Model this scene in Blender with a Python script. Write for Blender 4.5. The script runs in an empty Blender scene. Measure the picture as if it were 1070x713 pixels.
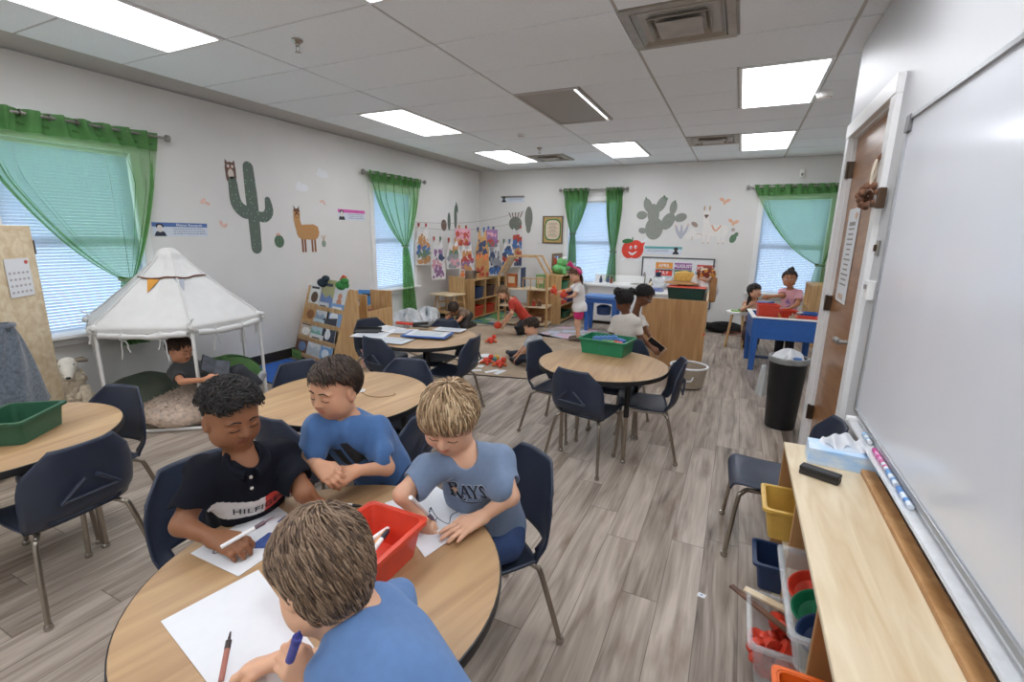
import bpy, bmesh, math, random
import numpy as np
from mathutils import Vector, Matrix, Euler
from mathutils.bvhtree import BVHTree
C = bpy.context.scene.collection
PI = math.pi
R = math.radians
random.seed(7)
rng = np.random.default_rng(7)

# ---------------------------------------------------------------- camera
F_PX, YAW, PITCH, ROLL, CAM_H = 492.17, R(25.205), R(12.597), R(0.966), 1.487
CEIL = 2.71
WX, BY, RX = -4.8075, 8.564, 0.573          # left wall, back wall, right (whiteboard) wall
def cam_axes():
    f = np.array([-math.sin(YAW)*math.cos(PITCH), math.cos(YAW)*math.cos(PITCH), -math.sin(PITCH)])
    r = np.array([math.cos(YAW), math.sin(YAW), 0.]); u = np.cross(r, f)
    c, s = math.cos(ROLL), math.sin(ROLL)
    return c*r+s*u, -s*r+c*u, f
CR, CU, CF = cam_axes()
def ray(u, v): return CR*(u-535) - CU*(v-356.5) + CF*F_PX
O0 = np.array([0, 0, CAM_H])
def atz(u, v, z): d = ray(u, v); return O0 + d*((z-CAM_H)/d[2])
def aty(u, v, y): d = ray(u, v); return O0 + d*(y/d[1])
def atx(u, v, x): d = ray(u, v); return O0 + d*(x/d[0])
def atd(u, v, dep): d = ray(u, v); return O0 + d*(dep/F_PX)

# ---------------------------------------------------------------- materials
def lin(h):
    h = h.lstrip('#'); c = [int(h[i:i+2], 16)/255 for i in (0, 2, 4)]
    return [x/12.92 if x <= .04045 else ((x+.055)/1.055)**2.4 for x in c]
_M = {}
def mat(name, col, rough=.5, metal=0., var=.06, scale=30., bump=0., spec=.5, alpha=1., emit=None, es=0., trans=0., sss=0., sheen=0., stretch=None, contrast=None):
    if name in _M: return _M[name]
    m = bpy.data.materials.new(name); m.use_nodes = True; _M[name] = m
    nt = m.node_tree; b = nt.nodes['Principled BSDF']; L = nt.links.new
    c = lin(col) if isinstance(col, str) else col
    tc = nt.nodes.new('ShaderNodeTexCoord'); nz = nt.nodes.new('ShaderNodeTexNoise')
    nz.inputs['Scale'].default_value = scale; nz.inputs['Detail'].default_value = 4
    if stretch:
        mp = nt.nodes.new('ShaderNodeMapping'); mp.inputs['Scale'].default_value = stretch
        L(tc.outputs['Object'], mp.inputs['Vector']); L(mp.outputs[0], nz.inputs['Vector'])
    else: L(tc.outputs['Object'], nz.inputs['Vector'])
    rp = nt.nodes.new('ShaderNodeValToRGB'); e = rp.color_ramp.elements
    e[0].position, e[1].position = .3, .7
    e[0].color = [x*(1-var) for x in c]+[1]
    e[1].color = [min(1, x*(1+var)) for x in c]+[1]
    if contrast:
        c2 = lin(contrast); e[0].color = c2+[1]
    L(nz.outputs['Fac'], rp.inputs['Fac']); L(rp.outputs['Color'], b.inputs['Base Color'])
    b.inputs['Roughness'].default_value = rough; b.inputs['Metallic'].default_value = metal
    b.inputs['Specular IOR Level'].default_value = spec; b.inputs['Alpha'].default_value = alpha
    b.inputs['Transmission Weight'].default_value = trans
    if sss:
        b.inputs['Subsurface Weight'].default_value = sss; b.inputs['Subsurface Radius'].default_value = (.012, .005, .003); b.inputs['Subsurface Scale'].default_value = .6
    if sheen: b.inputs['Sheen Weight'].default_value = sheen
    if emit: b.inputs['Emission Color'].default_value = lin(emit)+[1]; b.inputs['Emission Strength'].default_value = es
    if bump:
        bp = nt.nodes.new('ShaderNodeBump'); bp.inputs['Strength'].default_value = bump; bp.inputs['Distance'].default_value = .01
        L(nz.outputs['Fac'], bp.inputs['Height']); L(bp.outputs[0], b.inputs['Normal'])
    return m
def sheer(name, col, transp=.3, transl=.45):
    m = bpy.data.materials.new(name); m.use_nodes = True; nt = m.node_tree; L = nt.links.new
    nt.nodes.remove(nt.nodes['Principled BSDF']); out = nt.nodes['Material Output']
    d = nt.nodes.new('ShaderNodeBsdfDiffuse'); t = nt.nodes.new('ShaderNodeBsdfTranslucent'); p = nt.nodes.new('ShaderNodeBsdfTransparent')
    tc = nt.nodes.new('ShaderNodeTexCoord'); nz = nt.nodes.new('ShaderNodeTexNoise'); nz.inputs['Scale'].default_value = 60
    L(tc.outputs['Object'], nz.inputs['Vector'])
    mx = nt.nodes.new('ShaderNodeMixRGB'); c = lin(col); mx.inputs[1].default_value = [x*.9 for x in c]+[1]; mx.inputs[2].default_value = [min(1, x*1.1) for x in c]+[1]
    L(nz.outputs['Fac'], mx.inputs[0])
    for n in (d, t): L(mx.outputs[0], n.inputs['Color'])
    p.inputs['Color'].default_value = [min(1, x**.16) for x in c]+[1]
    a = nt.nodes.new('ShaderNodeMixShader'); b = nt.nodes.new('ShaderNodeMixShader')
    a.inputs[0].default_value = transl; b.inputs[0].default_value = transp
    L(d.outputs[0], a.inputs[1]); L(t.outputs[0], a.inputs[2]); L(a.outputs[0], b.inputs[1]); L(p.outputs[0], b.inputs[2]); L(b.outputs[0], out.inputs['Surface'])
    _M[name] = m; return m
def clear(name, col='ffffff', amount=.8, rough=.08):
    m = bpy.data.materials.new(name); m.use_nodes = True; nt = m.node_tree; L = nt.links.new
    b = nt.nodes['Principled BSDF']; out = nt.nodes['Material Output']
    tc = nt.nodes.new('ShaderNodeTexCoord'); nz = nt.nodes.new('ShaderNodeTexNoise'); nz.inputs['Scale'].default_value = 12
    mr = nt.nodes.new('ShaderNodeMapRange'); mr.inputs[3].default_value = rough; mr.inputs[4].default_value = rough+.08
    L(tc.outputs['Object'], nz.inputs['Vector']); L(nz.outputs['Fac'], mr.inputs[0]); L(mr.outputs[0], b.inputs['Roughness'])
    b.inputs['Base Color'].default_value = lin(col)+[1]
    p = nt.nodes.new('ShaderNodeBsdfTransparent'); s = nt.nodes.new('ShaderNodeMixShader'); s.inputs[0].default_value = amount
    p.inputs['Color'].default_value = lin(col)+[1]
    L(b.outputs[0], s.inputs[1]); L(p.outputs[0], s.inputs[2]); L(s.outputs[0], out.inputs['Surface'])
    _M[name] = m; return m
def wood(name, c1, c2, axis=0, rough=.45, scale=1.):
    m = bpy.data.materials.new(name); m.use_nodes = True; nt = m.node_tree; L = nt.links.new; b = nt.nodes['Principled BSDF']
    tc = nt.nodes.new('ShaderNodeTexCoord'); mp = nt.nodes.new('ShaderNodeMapping')
    s = [14*scale]*3; s[axis] = 1.3*scale; mp.inputs['Scale'].default_value = s
    nz = nt.nodes.new('ShaderNodeTexNoise'); nz.inputs['Scale'].default_value = 1.6; nz.inputs['Detail'].default_value = 7; nz.inputs['Distortion'].default_value = 1.1
    rp = nt.nodes.new('ShaderNodeValToRGB'); e = rp.color_ramp.elements; e[0].position, e[1].position = .32, .68
    e[0].color = lin(c1)+[1]; e[1].color = lin(c2)+[1]
    L(tc.outputs['Object'], mp.inputs['Vector']); L(mp.outputs[0], nz.inputs['Vector']); L(nz.outputs['Fac'], rp.inputs['Fac']); L(rp.outputs['Color'], b.inputs['Base Color'])
    b.inputs['Roughness'].default_value = rough
    _M[name] = m; return m

# ---------------------------------------------------------------- mesh builder
def frame(d, up=(0, 0, 1)):
    d = np.asarray(d, float); d = d/np.linalg.norm(d); up = np.asarray(up, float)
    if abs(d@up)/np.linalg.norm(up) > .98: up = np.array([1., 0, 0]) if abs(d[0]) < .9 else np.array([0, 1., 0])
    x = np.cross(up, d); x /= np.linalg.norm(x); return x, np.cross(d, x), d
class MB:
    def __init__(s): s.v = []; s.f = []; s.m = []; s.n = 0
    def add(s, V, Fs, mi=0, M=None):
        V = np.asarray(V, float)
        if M is not None:
            M = np.asarray(M, float); V = V@M[:3, :3].T+M[:3, 3]
        s.v.append(V); n = s.n
        for f in Fs: s.f.append([i+n for i in f]); s.m.append(mi)
        s.n += len(V); return s
    def box(s, c, size, mi=0, M=None, rz=0, taper=1.):
        a, b, h = np.array(size)/2.
        V = np.array([[x*(taper if z < 0 else 1), y*(taper if z < 0 else 1), z] for z in (-h, h) for x, y in ((-a, -b), (a, -b), (a, b), (-a, b))])
        if rz:
            cs, sn = math.cos(rz), math.sin(rz); V[:, :2] = V[:, :2]@np.array([[cs, sn], [-sn, cs]])
        return s.add(V+np.array(c), [(3, 2, 1, 0), (4, 5, 6, 7), (0, 1, 5, 4), (1, 2, 6, 5), (2, 3, 7, 6), (3, 0, 4, 7)], mi, M)
    def tube(s, P, r, n=8, mi=0, M=None, closed=False, cap=True):
        P = np.asarray(P, float); k = len(P); r = np.broadcast_to(np.asarray(r, float), (k,))
        T = np.zeros_like(P)
        for i in range(k):
            a = P[(i-1) % k] if (i or closed) else P[i]; b = P[(i+1) % k] if (i < k-1 or closed) else P[i]; T[i] = b-a
        x, y, _ = frame(T[0]); V = []
        for i in range(k):
            t = T[i]/(np.linalg.norm(T[i])+1e-12)
            x = x-t*(x@t); x /= np.linalg.norm(x)+1e-12; y = np.cross(t, x)
            for j in range(n):
                a = 2*PI*j/n; V.append(P[i]+r[i]*(math.cos(a)*x+math.sin(a)*y))
        Fs = []
        for i in range(k if closed else k-1):
            for j in range(n):
                a, b = i*n+j, i*n+(j+1) % n; c, d = ((i+1) % k)*n+(j+1) % n, ((i+1) % k)*n+j
                Fs.append((a, b, c, d))
        if cap and not closed: Fs.append(tuple(range(n-1, -1, -1))); Fs.append(tuple(range((k-1)*n, k*n)))
        return s.add(V, Fs, mi, M)
    def cyl(s, a, b, r, r2=None, n=20, mi=0): return s.tube([a, b], [r, r if r2 is None else r2], n, mi)
    def lathe(s, prof, n=28, c=(0, 0, 0), mi=0, M=None, cap=True):
        V = [(p[0]*math.cos(2*PI*j/n)+c[0], p[0]*math.sin(2*PI*j/n)+c[1], p[1]+c[2]) for p in prof for j in range(n)]
        Fs = [(i*n+j, i*n+(j+1) % n, (i+1)*n+(j+1) % n, (i+1)*n+j) for i in range(len(prof)-1) for j in range(n)]
        if cap:
            if prof[0][0] > 1e-6: Fs.append(tuple(range(n-1, -1, -1)))
            if prof[-1][0] > 1e-6: Fs.append(tuple(range((len(prof)-1)*n, len(prof)*n)))
        return s.add(V, Fs, mi, M)
    def ball(s, c, r, n=12, mi=0, M=None):
        r = np.broadcast_to(np.asarray(r, float), (3,)); V = []; Fs = []; k = n//2
        for i in range(k+1):
            t = PI*i/k
            for j in range(n): V.append((c[0]+r[0]*math.sin(t)*math.cos(2*PI*j/n), c[1]+r[1]*math.sin(t)*math.sin(2*PI*j/n), c[2]-r[2]*math.cos(t)))
        for i in range(k):
            for j in range(n): Fs.append((i*n+j, i*n+(j+1) % n, (i+1)*n+(j+1) % n, (i+1)*n+j))
        return s.add(V, Fs, mi, M)
    def prism(s, poly, t, M=None, mi=0):            # polygon in local xy, thickness t along +z
        k = len(poly); V = [(x, y, 0) for x, y in poly]+[(x, y, t) for x, y in poly]
        ar = sum(poly[i][0]*poly[(i+1) % k][1]-poly[(i+1) % k][0]*poly[i][1] for i in range(k))
        if ar < 0: V = [(x, y, 0) for x, y in poly[::-1]]+[(x, y, t) for x, y in poly[::-1]]
        Fs = [tuple(range(k-1, -1, -1)), tuple(range(k, 2*k))]+[(i, (i+1) % k, k+(i+1) % k, k+i) for i in range(k)]
        return s.add(V, Fs, mi, M)
    def grid(s, fn, nu, nv, mi=0, M=None, skip=None, closed=False):
        V = [fn(i/nu, j/nv) for j in range(nv+1) for i in range(nu+1)]
        Fs = [(j*(nu+1)+i, j*(nu+1)+i+1, (j+1)*(nu+1)+i+1, (j+1)*(nu+1)+i) for j in range(nv) for i in range(nu) if not (skip and skip((i+.5)/nu, (j+.5)/nv))]
        return s.add(V, Fs, mi, M)
    def build(s, name, mats, parent=None, smooth=False, bevel=0, solid=0, angle=40, sub=0, origin=None, weld=False, seg=2):
        V = np.concatenate(s.v)
        if origin is not None: V = V-np.asarray(origin)
        me = bpy.data.meshes.new(name); me.from_pydata(V.tolist(), [], s.f)
        if not isinstance(mats, (list, tuple)): mats = [mats]
        for m in mats: me.materials.append(m)
        if len(mats) > 1: me.polygons.foreach_set('material_index', s.m)
        if smooth:
            me.polygons.foreach_set('use_smooth', [True]*len(me.polygons))
            try: me.set_sharp_from_angle(angle=R(angle))
            except Exception: pass
        me.validate()
        if weld or s_clean(me):
            bm = bmesh.new(); bm.from_mesh(me)
            if weld: bmesh.ops.remove_doubles(bm, verts=bm.verts, dist=1e-5)
            loose = [v for v in bm.verts if not v.link_faces]
            if loose: bmesh.ops.delete(bm, geom=loose, context='VERTS')
            bm.to_mesh(me); bm.free()
        me.update()
        o = bpy.data.objects.new(name, me); C.objects.link(o)
        if parent is not None: o.parent = parent
        if solid: md = o.modifiers.new('solid', 'SOLIDIFY'); md.thickness = solid; md.offset = 0
        if sub: md = o.modifiers.new('sub', 'SUBSURF'); md.levels = md.render_levels = sub
        if bevel: md = o.modifiers.new('bevel', 'BEVEL'); md.width = bevel; md.segments = seg; md.limit_method = 'ANGLE'; md.angle_limit = R(35)
        return o
def s_clean(me):
    used = set()
    for p in me.polygons: used.update(p.vertices)
    return len(used) < len(me.vertices)
def tag(o, label, cat, group=None, kind=None):
    if label: o['label'] = label
    if cat: o['category'] = cat
    if group: o['group'] = group
    if kind: o['kind'] = kind
    return o
def thing(name, label, cat, loc=(0, 0, 0), rz=0, group=None, rot=None):
    o = bpy.data.objects.new(name, None); C.objects.link(o); o.empty_display_size = .05
    o.location = [float(x) for x in loc]; o.rotation_euler = rot if rot else (0, 0, rz)
    return tag(o, label, cat, group)
def struct(o): o['kind'] = 'structure'; return o
def dup(root, loc, rz=0, label=None, group=None, swap=None, rot=None):
    r = root.copy(); C.objects.link(r); r.location = [float(x) for x in loc]; r.rotation_euler = rot if rot else (0, 0, rz)
    if label: r['label'] = label
    if group: r['group'] = group
    for ch in list(root.children):
        c = ch.copy(); C.objects.link(c); c.parent = r
        for g in list(ch.children): d = g.copy(); C.objects.link(d); d.parent = c
    return r
def recolor(root, table):
    for o in [root]+list(root.children_recursive):
        if o.type == 'MESH':
            o.data = o.data.copy()
            for i, m in enumerate(o.data.materials):
                if m in table: o.data.materials[i] = table[m]
def mtx(o, x, y, z):                                 # matrix with origin o and axis columns
    M = np.eye(4); M[:3, 0], M[:3, 1], M[:3, 2], M[:3, 3] = x, y, z, o; return M
LEFT = lambda y, z, off=0.: mtx((WX+off, y, z), (0, 1, 0), (0, 0, 1), (1, 0, 0))   # plane of the left wall: local x runs into the room's depth, z out of wall
BACK = lambda x, z, off=0.: mtx((x, BY-off, z), (1, 0, 0), (0, 0, 1), (0, -1, 0))
RIGHT = lambda y, z, off=0.: mtx((RX-off, y, z), (0, -1, 0), (0, 0, 1), (-1, 0, 0))
def text_geo(s, size, align='LEFT', bold=0., shear=0., spacing=1.):
    cu = bpy.data.curves.new('t', 'FONT'); cu.body = s; cu.size = size; cu.align_x = align; cu.offset = bold; cu.shear = shear; cu.space_character = spacing; cu.resolution_u = 3
    o = bpy.data.objects.new('t', cu); C.objects.link(o)
    dg = bpy.context.evaluated_depsgraph_get(); me = bpy.data.meshes.new_from_object(o.evaluated_get(dg))
    V = [tuple(v.co) for v in me.vertices]; Fs = [tuple(p.vertices) for p in me.polygons]
    bpy.data.objects.remove(o); bpy.data.curves.remove(cu); bpy.data.meshes.remove(me)
    return V, Fs
def text(name, s, size, m, M, parent, align='LEFT', bold=0., **k):
    V, Fs = text_geo(s, size, align, bold, **k); return MB().add(V, Fs, 0, M).build(name, m, parent)
def blob(cx, cy, rx, ry, n=20, rot=0.):
    c, s = math.cos(rot), math.sin(rot); P = [(rx*math.cos(2*PI*i/n), ry*math.sin(2*PI*i/n)) for i in range(n)]
    return [(cx+c*x-s*y, cy+s*x+c*y) for x, y in P]
def poly_tube(P, w, n=10):                          # outline of a rounded 2-D stroke along P with half-widths w
    P = np.array(P, float); w = np.broadcast_to(np.array(w, float), (len(P),)); Lf, Rt = [], []
    for i in range(len(P)):
        t = P[min(i+1, len(P)-1)]-P[max(i-1, 0)]; t /= np.linalg.norm(t); nrm = np.array([-t[1], t[0]])
        Lf.append(P[i]+nrm*w[i]); Rt.append(P[i]-nrm*w[i])
    def cap(c, t, w): a0 = math.atan2(t[1], t[0]); return [c+w*np.array([math.cos(a0+PI/2-PI*k/n), math.sin(a0+PI/2-PI*k/n)]) for k in range(1, n)]
    e = P[-1]-P[-2]; b = P[0]-P[1]
    return [tuple(p) for p in Lf+cap(P[-1], e, w[-1])+Rt[::-1]+cap(P[0], b, w[0])]
def smooth_path(P, n=8):
    P = np.array(P, float); out = []
    for i in range(len(P)-1):
        p0, p1, p2, p3 = P[max(i-1, 0)], P[i], P[i+1], P[min(i+2, len(P)-1)]
        for k in range(n):
            t = k/n; out.append(.5*((2*p1)+(-p0+p2)*t+(2*p0-5*p1+4*p2-p3)*t*t+(-p0+3*p1-3*p2+p3)*t**3))
    out.append(P[-1]); return np.array(out)
# ================================================================ materials for the setting
def mat_floor():
    m = bpy.data.materials.new('grey_wood_planks'); m.use_nodes = True; nt = m.node_tree; L = nt.links.new; N = nt.nodes.new; b = nt.nodes['Principled BSDF']
    tc = N('ShaderNodeTexCoord'); sp = N('ShaderNodeSeparateXYZ'); L(tc.outputs['Object'], sp.inputs[0])
    def mth(op, a, bb=None, c=None):
        n = N('ShaderNodeMath'); n.operation = op
        for i, x in enumerate((a, bb, c)):
            if x is None: continue
            if isinstance(x, (int, float)): n.inputs[i].default_value = x
            else: L(x, n.inputs[i])
        return n.outputs[0]
    px = mth('DIVIDE', sp.outputs[0], .152); ix = mth('FLOOR', px); fx = mth('FRACT', px)
    wn = N('ShaderNodeTexWhiteNoise'); wn.noise_dimensions = '1D'; L(ix, wn.inputs['W'])
    py = mth('ADD', mth('DIVIDE', sp.outputs[1], 1.22), mth('MULTIPLY', wn.outputs['Value'], 7.)); iy = mth('FLOOR', py); fy = mth('FRACT', py)
    w2 = N('ShaderNodeTexWhiteNoise'); w2.noise_dimensions = '2D'; cb = N('ShaderNodeCombineXYZ'); L(ix, cb.inputs[0]); L(iy, cb.inputs[1]); L(cb.outputs[0], w2.inputs['Vector'])
    c3 = N('ShaderNodeCombineXYZ'); L(mth('MULTIPLY', sp.outputs[0], 17.), c3.inputs[0]); L(mth('MULTIPLY', sp.outputs[1], 1.6), c3.inputs[1]); L(mth('MULTIPLY', w2.outputs['Value'], 40.), c3.inputs[2])
    nz = N('ShaderNodeTexNoise'); nz.inputs['Scale'].default_value = 1.; nz.inputs['Detail'].default_value = 6; nz.inputs['Distortion'].default_value = .8; L(c3.outputs[0], nz.inputs['Vector'])
    c4 = N('ShaderNodeCombineXYZ'); L(mth('MULTIPLY', sp.outputs[0], 70.), c4.inputs[0]); L(mth('MULTIPLY', sp.outputs[1], 2.5), c4.inputs[1]); L(mth('MULTIPLY', w2.outputs['Value'], 17.), c4.inputs[2])
    n2 = N('ShaderNodeTexNoise'); n2.inputs['Scale'].default_value = 1.; n2.inputs['Detail'].default_value = 3; L(c4.outputs[0], n2.inputs['Vector'])
    f = mth('ADD', mth('ADD', mth('MULTIPLY', nz.outputs['Fac'], .95), mth('MULTIPLY', n2.outputs['Fac'], .35)), mth('MULTIPLY', w2.outputs['Value'], .22))
    rp = N('ShaderNodeValToRGB'); e = rp.color_ramp.elements; e[0].position = .44; e[0].color = lin('55483e')+[1]; e[1].position = 1.0; e[1].color = lin('c2b5a8')+[1]
    k = e.new(.62); k.color = lin('8c7f73')+[1]; k = e.new(.78); k.color = lin('a89b8e')+[1]
    L(f, rp.inputs['Fac'])
    ex = mth('LESS_THAN', mth('MINIMUM', fx, mth('SUBTRACT', 1., fx)), .012); ey = mth('LESS_THAN', mth('MINIMUM', fy, mth('SUBTRACT', 1., fy)), .0018)
    seam = mth('MULTIPLY', mth('MAXIMUM', ex, ey), .55)
    mx = N('ShaderNodeMixRGB'); L(seam, mx.inputs[0]); L(rp.outputs[0], mx.inputs[1]); mx.inputs[2].default_value = lin('3a322c')+[1]
    n3 = N('ShaderNodeTexNoise'); n3.inputs['Scale'].default_value = 1.; n3.inputs['Detail'].default_value = 4; c5 = N('ShaderNodeCombineXYZ'); L(mth('MULTIPLY', sp.outputs[0], 9.), c5.inputs[0]); L(mth('MULTIPLY', sp.outputs[1], 2.2), c5.inputs[1]); L(mth('MULTIPLY', w2.outputs['Value'], 31.), c5.inputs[2]); L(c5.outputs[0], n3.inputs['Vector'])
    r3 = N('ShaderNodeValToRGB'); q = r3.color_ramp.elements; q[0].position = .58; q[0].color = (0, 0, 0, 1); q[1].position = .78; q[1].color = (.75, .75, .75, 1); L(n3.outputs['Fac'], r3.inputs['Fac'])
    m3 = N('ShaderNodeMixRGB'); L(r3.outputs[0], m3.inputs[0]); L(mx.outputs[0], m3.inputs[1]); m3.inputs[2].default_value = lin('6f5846')+[1]; mx = m3
    L(mx.outputs[0], b.inputs['Base Color']); b.inputs['Roughness'].default_value = .42; b.inputs['Specular IOR Level'].default_value = .35
    return m
M_floor = mat_floor()
M_wall = mat('wall_paint', 'dbdad7', .75, var=.02, scale=3)
M_wallR = mat('wall_paint_gloss', 'c9cacc', .45, var=.015, scale=3)
M_tile = mat('ceiling_tile', 'f3f7fb', .9, var=.05, scale=130)
M_tee = mat('ceiling_tee', 'bdb9b4', .6, var=.03)
M_trim = mat('white_trim', 'e9e9e8', .4, var=.015)
M_base = mat('dark_base', '2c2826', .5)
M_glass = clear('window_glass', 'f4faff', .93, .03)
M_blind = sheer('blind_slat', 'd3dde8', .02, .35)
M_chrome = mat('chrome', 'b9b4ae', .22, 1., var=.04)
M_steel = mat('brushed_steel', 'a8a49e', .35, .95)
M_grey = mat('grey_plastic', '8f8c88', .5)
M_white = mat('white_plastic', 'eeeeec', .45, var=.02)
M_black = mat('black_plastic', '17181a', .45)
M_green_c = sheer('green_curtain', '84b878', .66, .50)
M_light = mat('light_diffuser', 'ffffff', .5, emit='f6f9ff', es=9.5)
M_paper = mat('paper', 'e0e2e5', .8, var=.015)
M_ink = mat('ink', '3b3d44', .7)

# ================================================================ shell
X0, Y0T = -1.9814, 2.9137          # origin of the ceiling grid
def wall_holes(name, M, L0, L1, H, holes, th, m, depth_first=False):
    """slab in a wall frame (local x along, y up, z into the room); thickness goes to -z"""
    mb = MB(); xs = sorted({L0, L1, *[h[0] for h in holes], *[h[1] for h in holes]})
    for a, b in zip(xs[:-1], xs[1:]):
        c = (a+b)/2; hs = sorted([(h[2], h[3]) for h in holes if h[0] < c < h[1]]); z = 0
        for lo, hi in hs+[(H, H)]:
            if lo > z: mb.box(((a+b)/2, (z+lo)/2, -th/2), (b-a, lo-z, th), M=M)
            z = hi
    return struct(mb.build(name, m))
fl = struct(MB().box((-1.3, 3.5, -.05), (7.4, 10.4, .1)).build('floor', M_floor))
W1, W2, W3, W4 = (1.56, 2.46), (5.45, 6.36), (-2.92, -2.0), (.25, 1.16)
SILL, HEAD, MID = .64, 2.13, 1.385
wall_holes('wall_left', LEFT(0, 0), -1.7, BY+.15, CEIL, [(*W1, SILL, HEAD), (*W2, SILL, HEAD)], .15, M_wall)
wall_holes('wall_back', BACK(0, 0), WX, 2.35, CEIL, [(*W3, SILL, HEAD), (*W4, SILL, HEAD)], .15, M_wall)
DY0, DY1, DH = 2.84, 3.80, 2.14
wall_holes('wall_right', RIGHT(0, 0), -3.975, 1.7, CEIL, [(-DY1, -DY0, 0, DH)], .14, M_wallR)
struct(MB().box((1.45, 3.905, CEIL/2), (1.46, .14, CEIL)).build('wall_alcove', M_wall))
struct(MB().box((2.27, 6.3, CEIL/2), (.14, 4.6, CEIL)).build('wall_far_right', M_wall))
struct(MB().box((-2.1, -1.77, CEIL/2), (5.6, .14, CEIL)).build('wall_front', M_wall))
# ceiling: tiles stand slightly proud of a grid of tees
LIGHTS = [(-1.5, -7), (0, -7), (1.5, -7), (-1.5, 2), (-1.5, -3), (-1.5, 6), (0, -3), (0, 6), (1.5, 2), (1.5, 6), (1.5, -3), (0, 2)]  # row behind the camera: unseen panels added to brighten the near end
VENTS = [(1., 0), (1., 6), (-1., 7)]
occupied = {(round(2*a), j+k) for a, j in LIGHTS for k in (0, 1)} | {(round(2*a), j) for a, j in VENTS}
mb = MB(); mb.box((-1.3, 3.5, CEIL+.08), (7.4, 10.4, .1), 0)
for i in range(-6, 9):                                # half bays (0.61 m)
    for j in range(-8, 10):
        a = X0+i*.61; c = Y0T+j*.61
        if a > 2.3 or a+.61 < WX or c > BY or c+.61 < -1.7: continue
        if (i, j) in occupied: continue
        left_main = i % 2 == 0
        if left_main and (i+1, j) not in occupied:    # whole 1.22 m tile
            mb.box((a+.61, c+.305, CEIL+.022), (1.22-.022, .61-.016, .03), 0)
        elif left_main or (i-1, j) in occupied:
            mb.box((a+.305, c+.305, CEIL+.022), (.61-.022, .61-.016, .03), 0)
mb.box((-1.3, 3.5, CEIL+.024), (7.4, 10.4, .02), 1)
struct(mb.build('ceiling', [M_tile, M_tee]))
mb = MB()
for a, b, x in ((-1.7, 3.2, 0), ):
    pass
for (nm, V) in (('baseboard_left', [((WX+.008, (-1.7+BY)/2, .055), (.016, BY+1.7, .11))]), ('baseboard_back', [((-1.2, BY-.008, .055), (7.0, .016, .11))]),
                ('baseboard_right', [((RX-.008, 1.0, .055), (.016, 3.5, .11))])):
    mb = MB()
    for c, s in V: mb.box(c, s)
    struct(mb.build(nm, M_base, bevel=.003))

# ================================================================ windows
def window(n, W, a, b):
    w = b-a; h = HEAD-SILL; M = W((a+b)/2, SILL)
    mb = MB(); d = .07
    for s in (-1, 1): mb.box((s*(w/2+d/2-.01), h/2-.0, .012), (d, h+2*d-.02, .028), M=M)
    mb.box((0, h+d/2-.01, .014), (w+2*d, d, .032), M=M); mb.box((0, -d/2, .012), (w+2*d-.03, d, .026), M=M)
    o = struct(mb.build('window_%d' % n, M_trim, bevel=.003))
    sl = MB().box((0, .005, .03), (w+.2, .028, .11), M=M).build('window_sill', M_trim, o, bevel=.005)
    sash = MB()
    for (lo, hi, z) in ((0, MID-SILL+.02, -.075), (MID-SILL-.02, h, -.1)):
        for s in (-1, 1): sash.box((s*(w/2-.025), (lo+hi)/2, z), (.05, hi-lo, .03), M=M)
        for y in (lo+.025, hi-.025): sash.box((0, y, z), (w-.1, .05, .03), M=M)
    sash.build('sash', M_trim, o)
    MB().box((0, (MID-SILL)/2, -.075), (w-.1, MID-SILL-.06, .005), M=M).build('pane', M_glass, o)
    MB().box((0, (MID-SILL+h)/2, -.1), (w-.1, h-MID+SILL-.06, .005), M=M).build('pane', M_glass, o)
    return M, w, h
def blind(M, w, h, label, loc):
    t = thing('window_blind', label, 'blind', loc, 0, 'white slatted window blinds')
    o = np.array(loc, float); mb = MB(); k = int((h-.06)/.0245)
    for i in range(k):
        y = h-.05-i*.0245; r = MB.box
        A = M@mtx((0, y, -.035), (1, 0, 0), (0, math.cos(.42), math.sin(.42)), (0, -math.sin(.42), math.cos(.42)))
        mb.box((0, 0, 0), (w-.03, .0255, .0012), M=A)
    mb.build('slats', M_blind, t, origin=o)
    MB().box((0, h-.02, -.035), (w-.02, .04, .04), M=M).build('headrail', M_white, t, origin=o, bevel=.003)
    MB().box((0, .012, -.035), (w-.03, .018, .026), M=M).build('bottom_rail', M_white, t, origin=o, bevel=.003)
    mb = MB()
    for s in (-.32, .32): mb.tube([M[:3, :3]@np.array((s*w, y, -.02))+M[:3, 3] for y in (.01, h-.04)], .0012, 4)
    mb.build('ladder_cord', M_white, t, origin=o)
    return t
wn = {}
for n, (W, (a, b), lab) in enumerate(((LEFT, W1, 'white slatted blind in the left wall window behind the white canvas tent'), (LEFT, W2, 'white slatted blind in the left wall window near the hanging paintings'),
        (BACK, W3, 'white slatted blind in the back wall window above the white counter'), (BACK, W4, 'white slatted blind in the back wall window behind the blue sand table')), 1):
    wn[n] = window(n, W, a, b); M, w, h = wn[n]; blind(M, w, h, lab, M[:3, 3])

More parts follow.
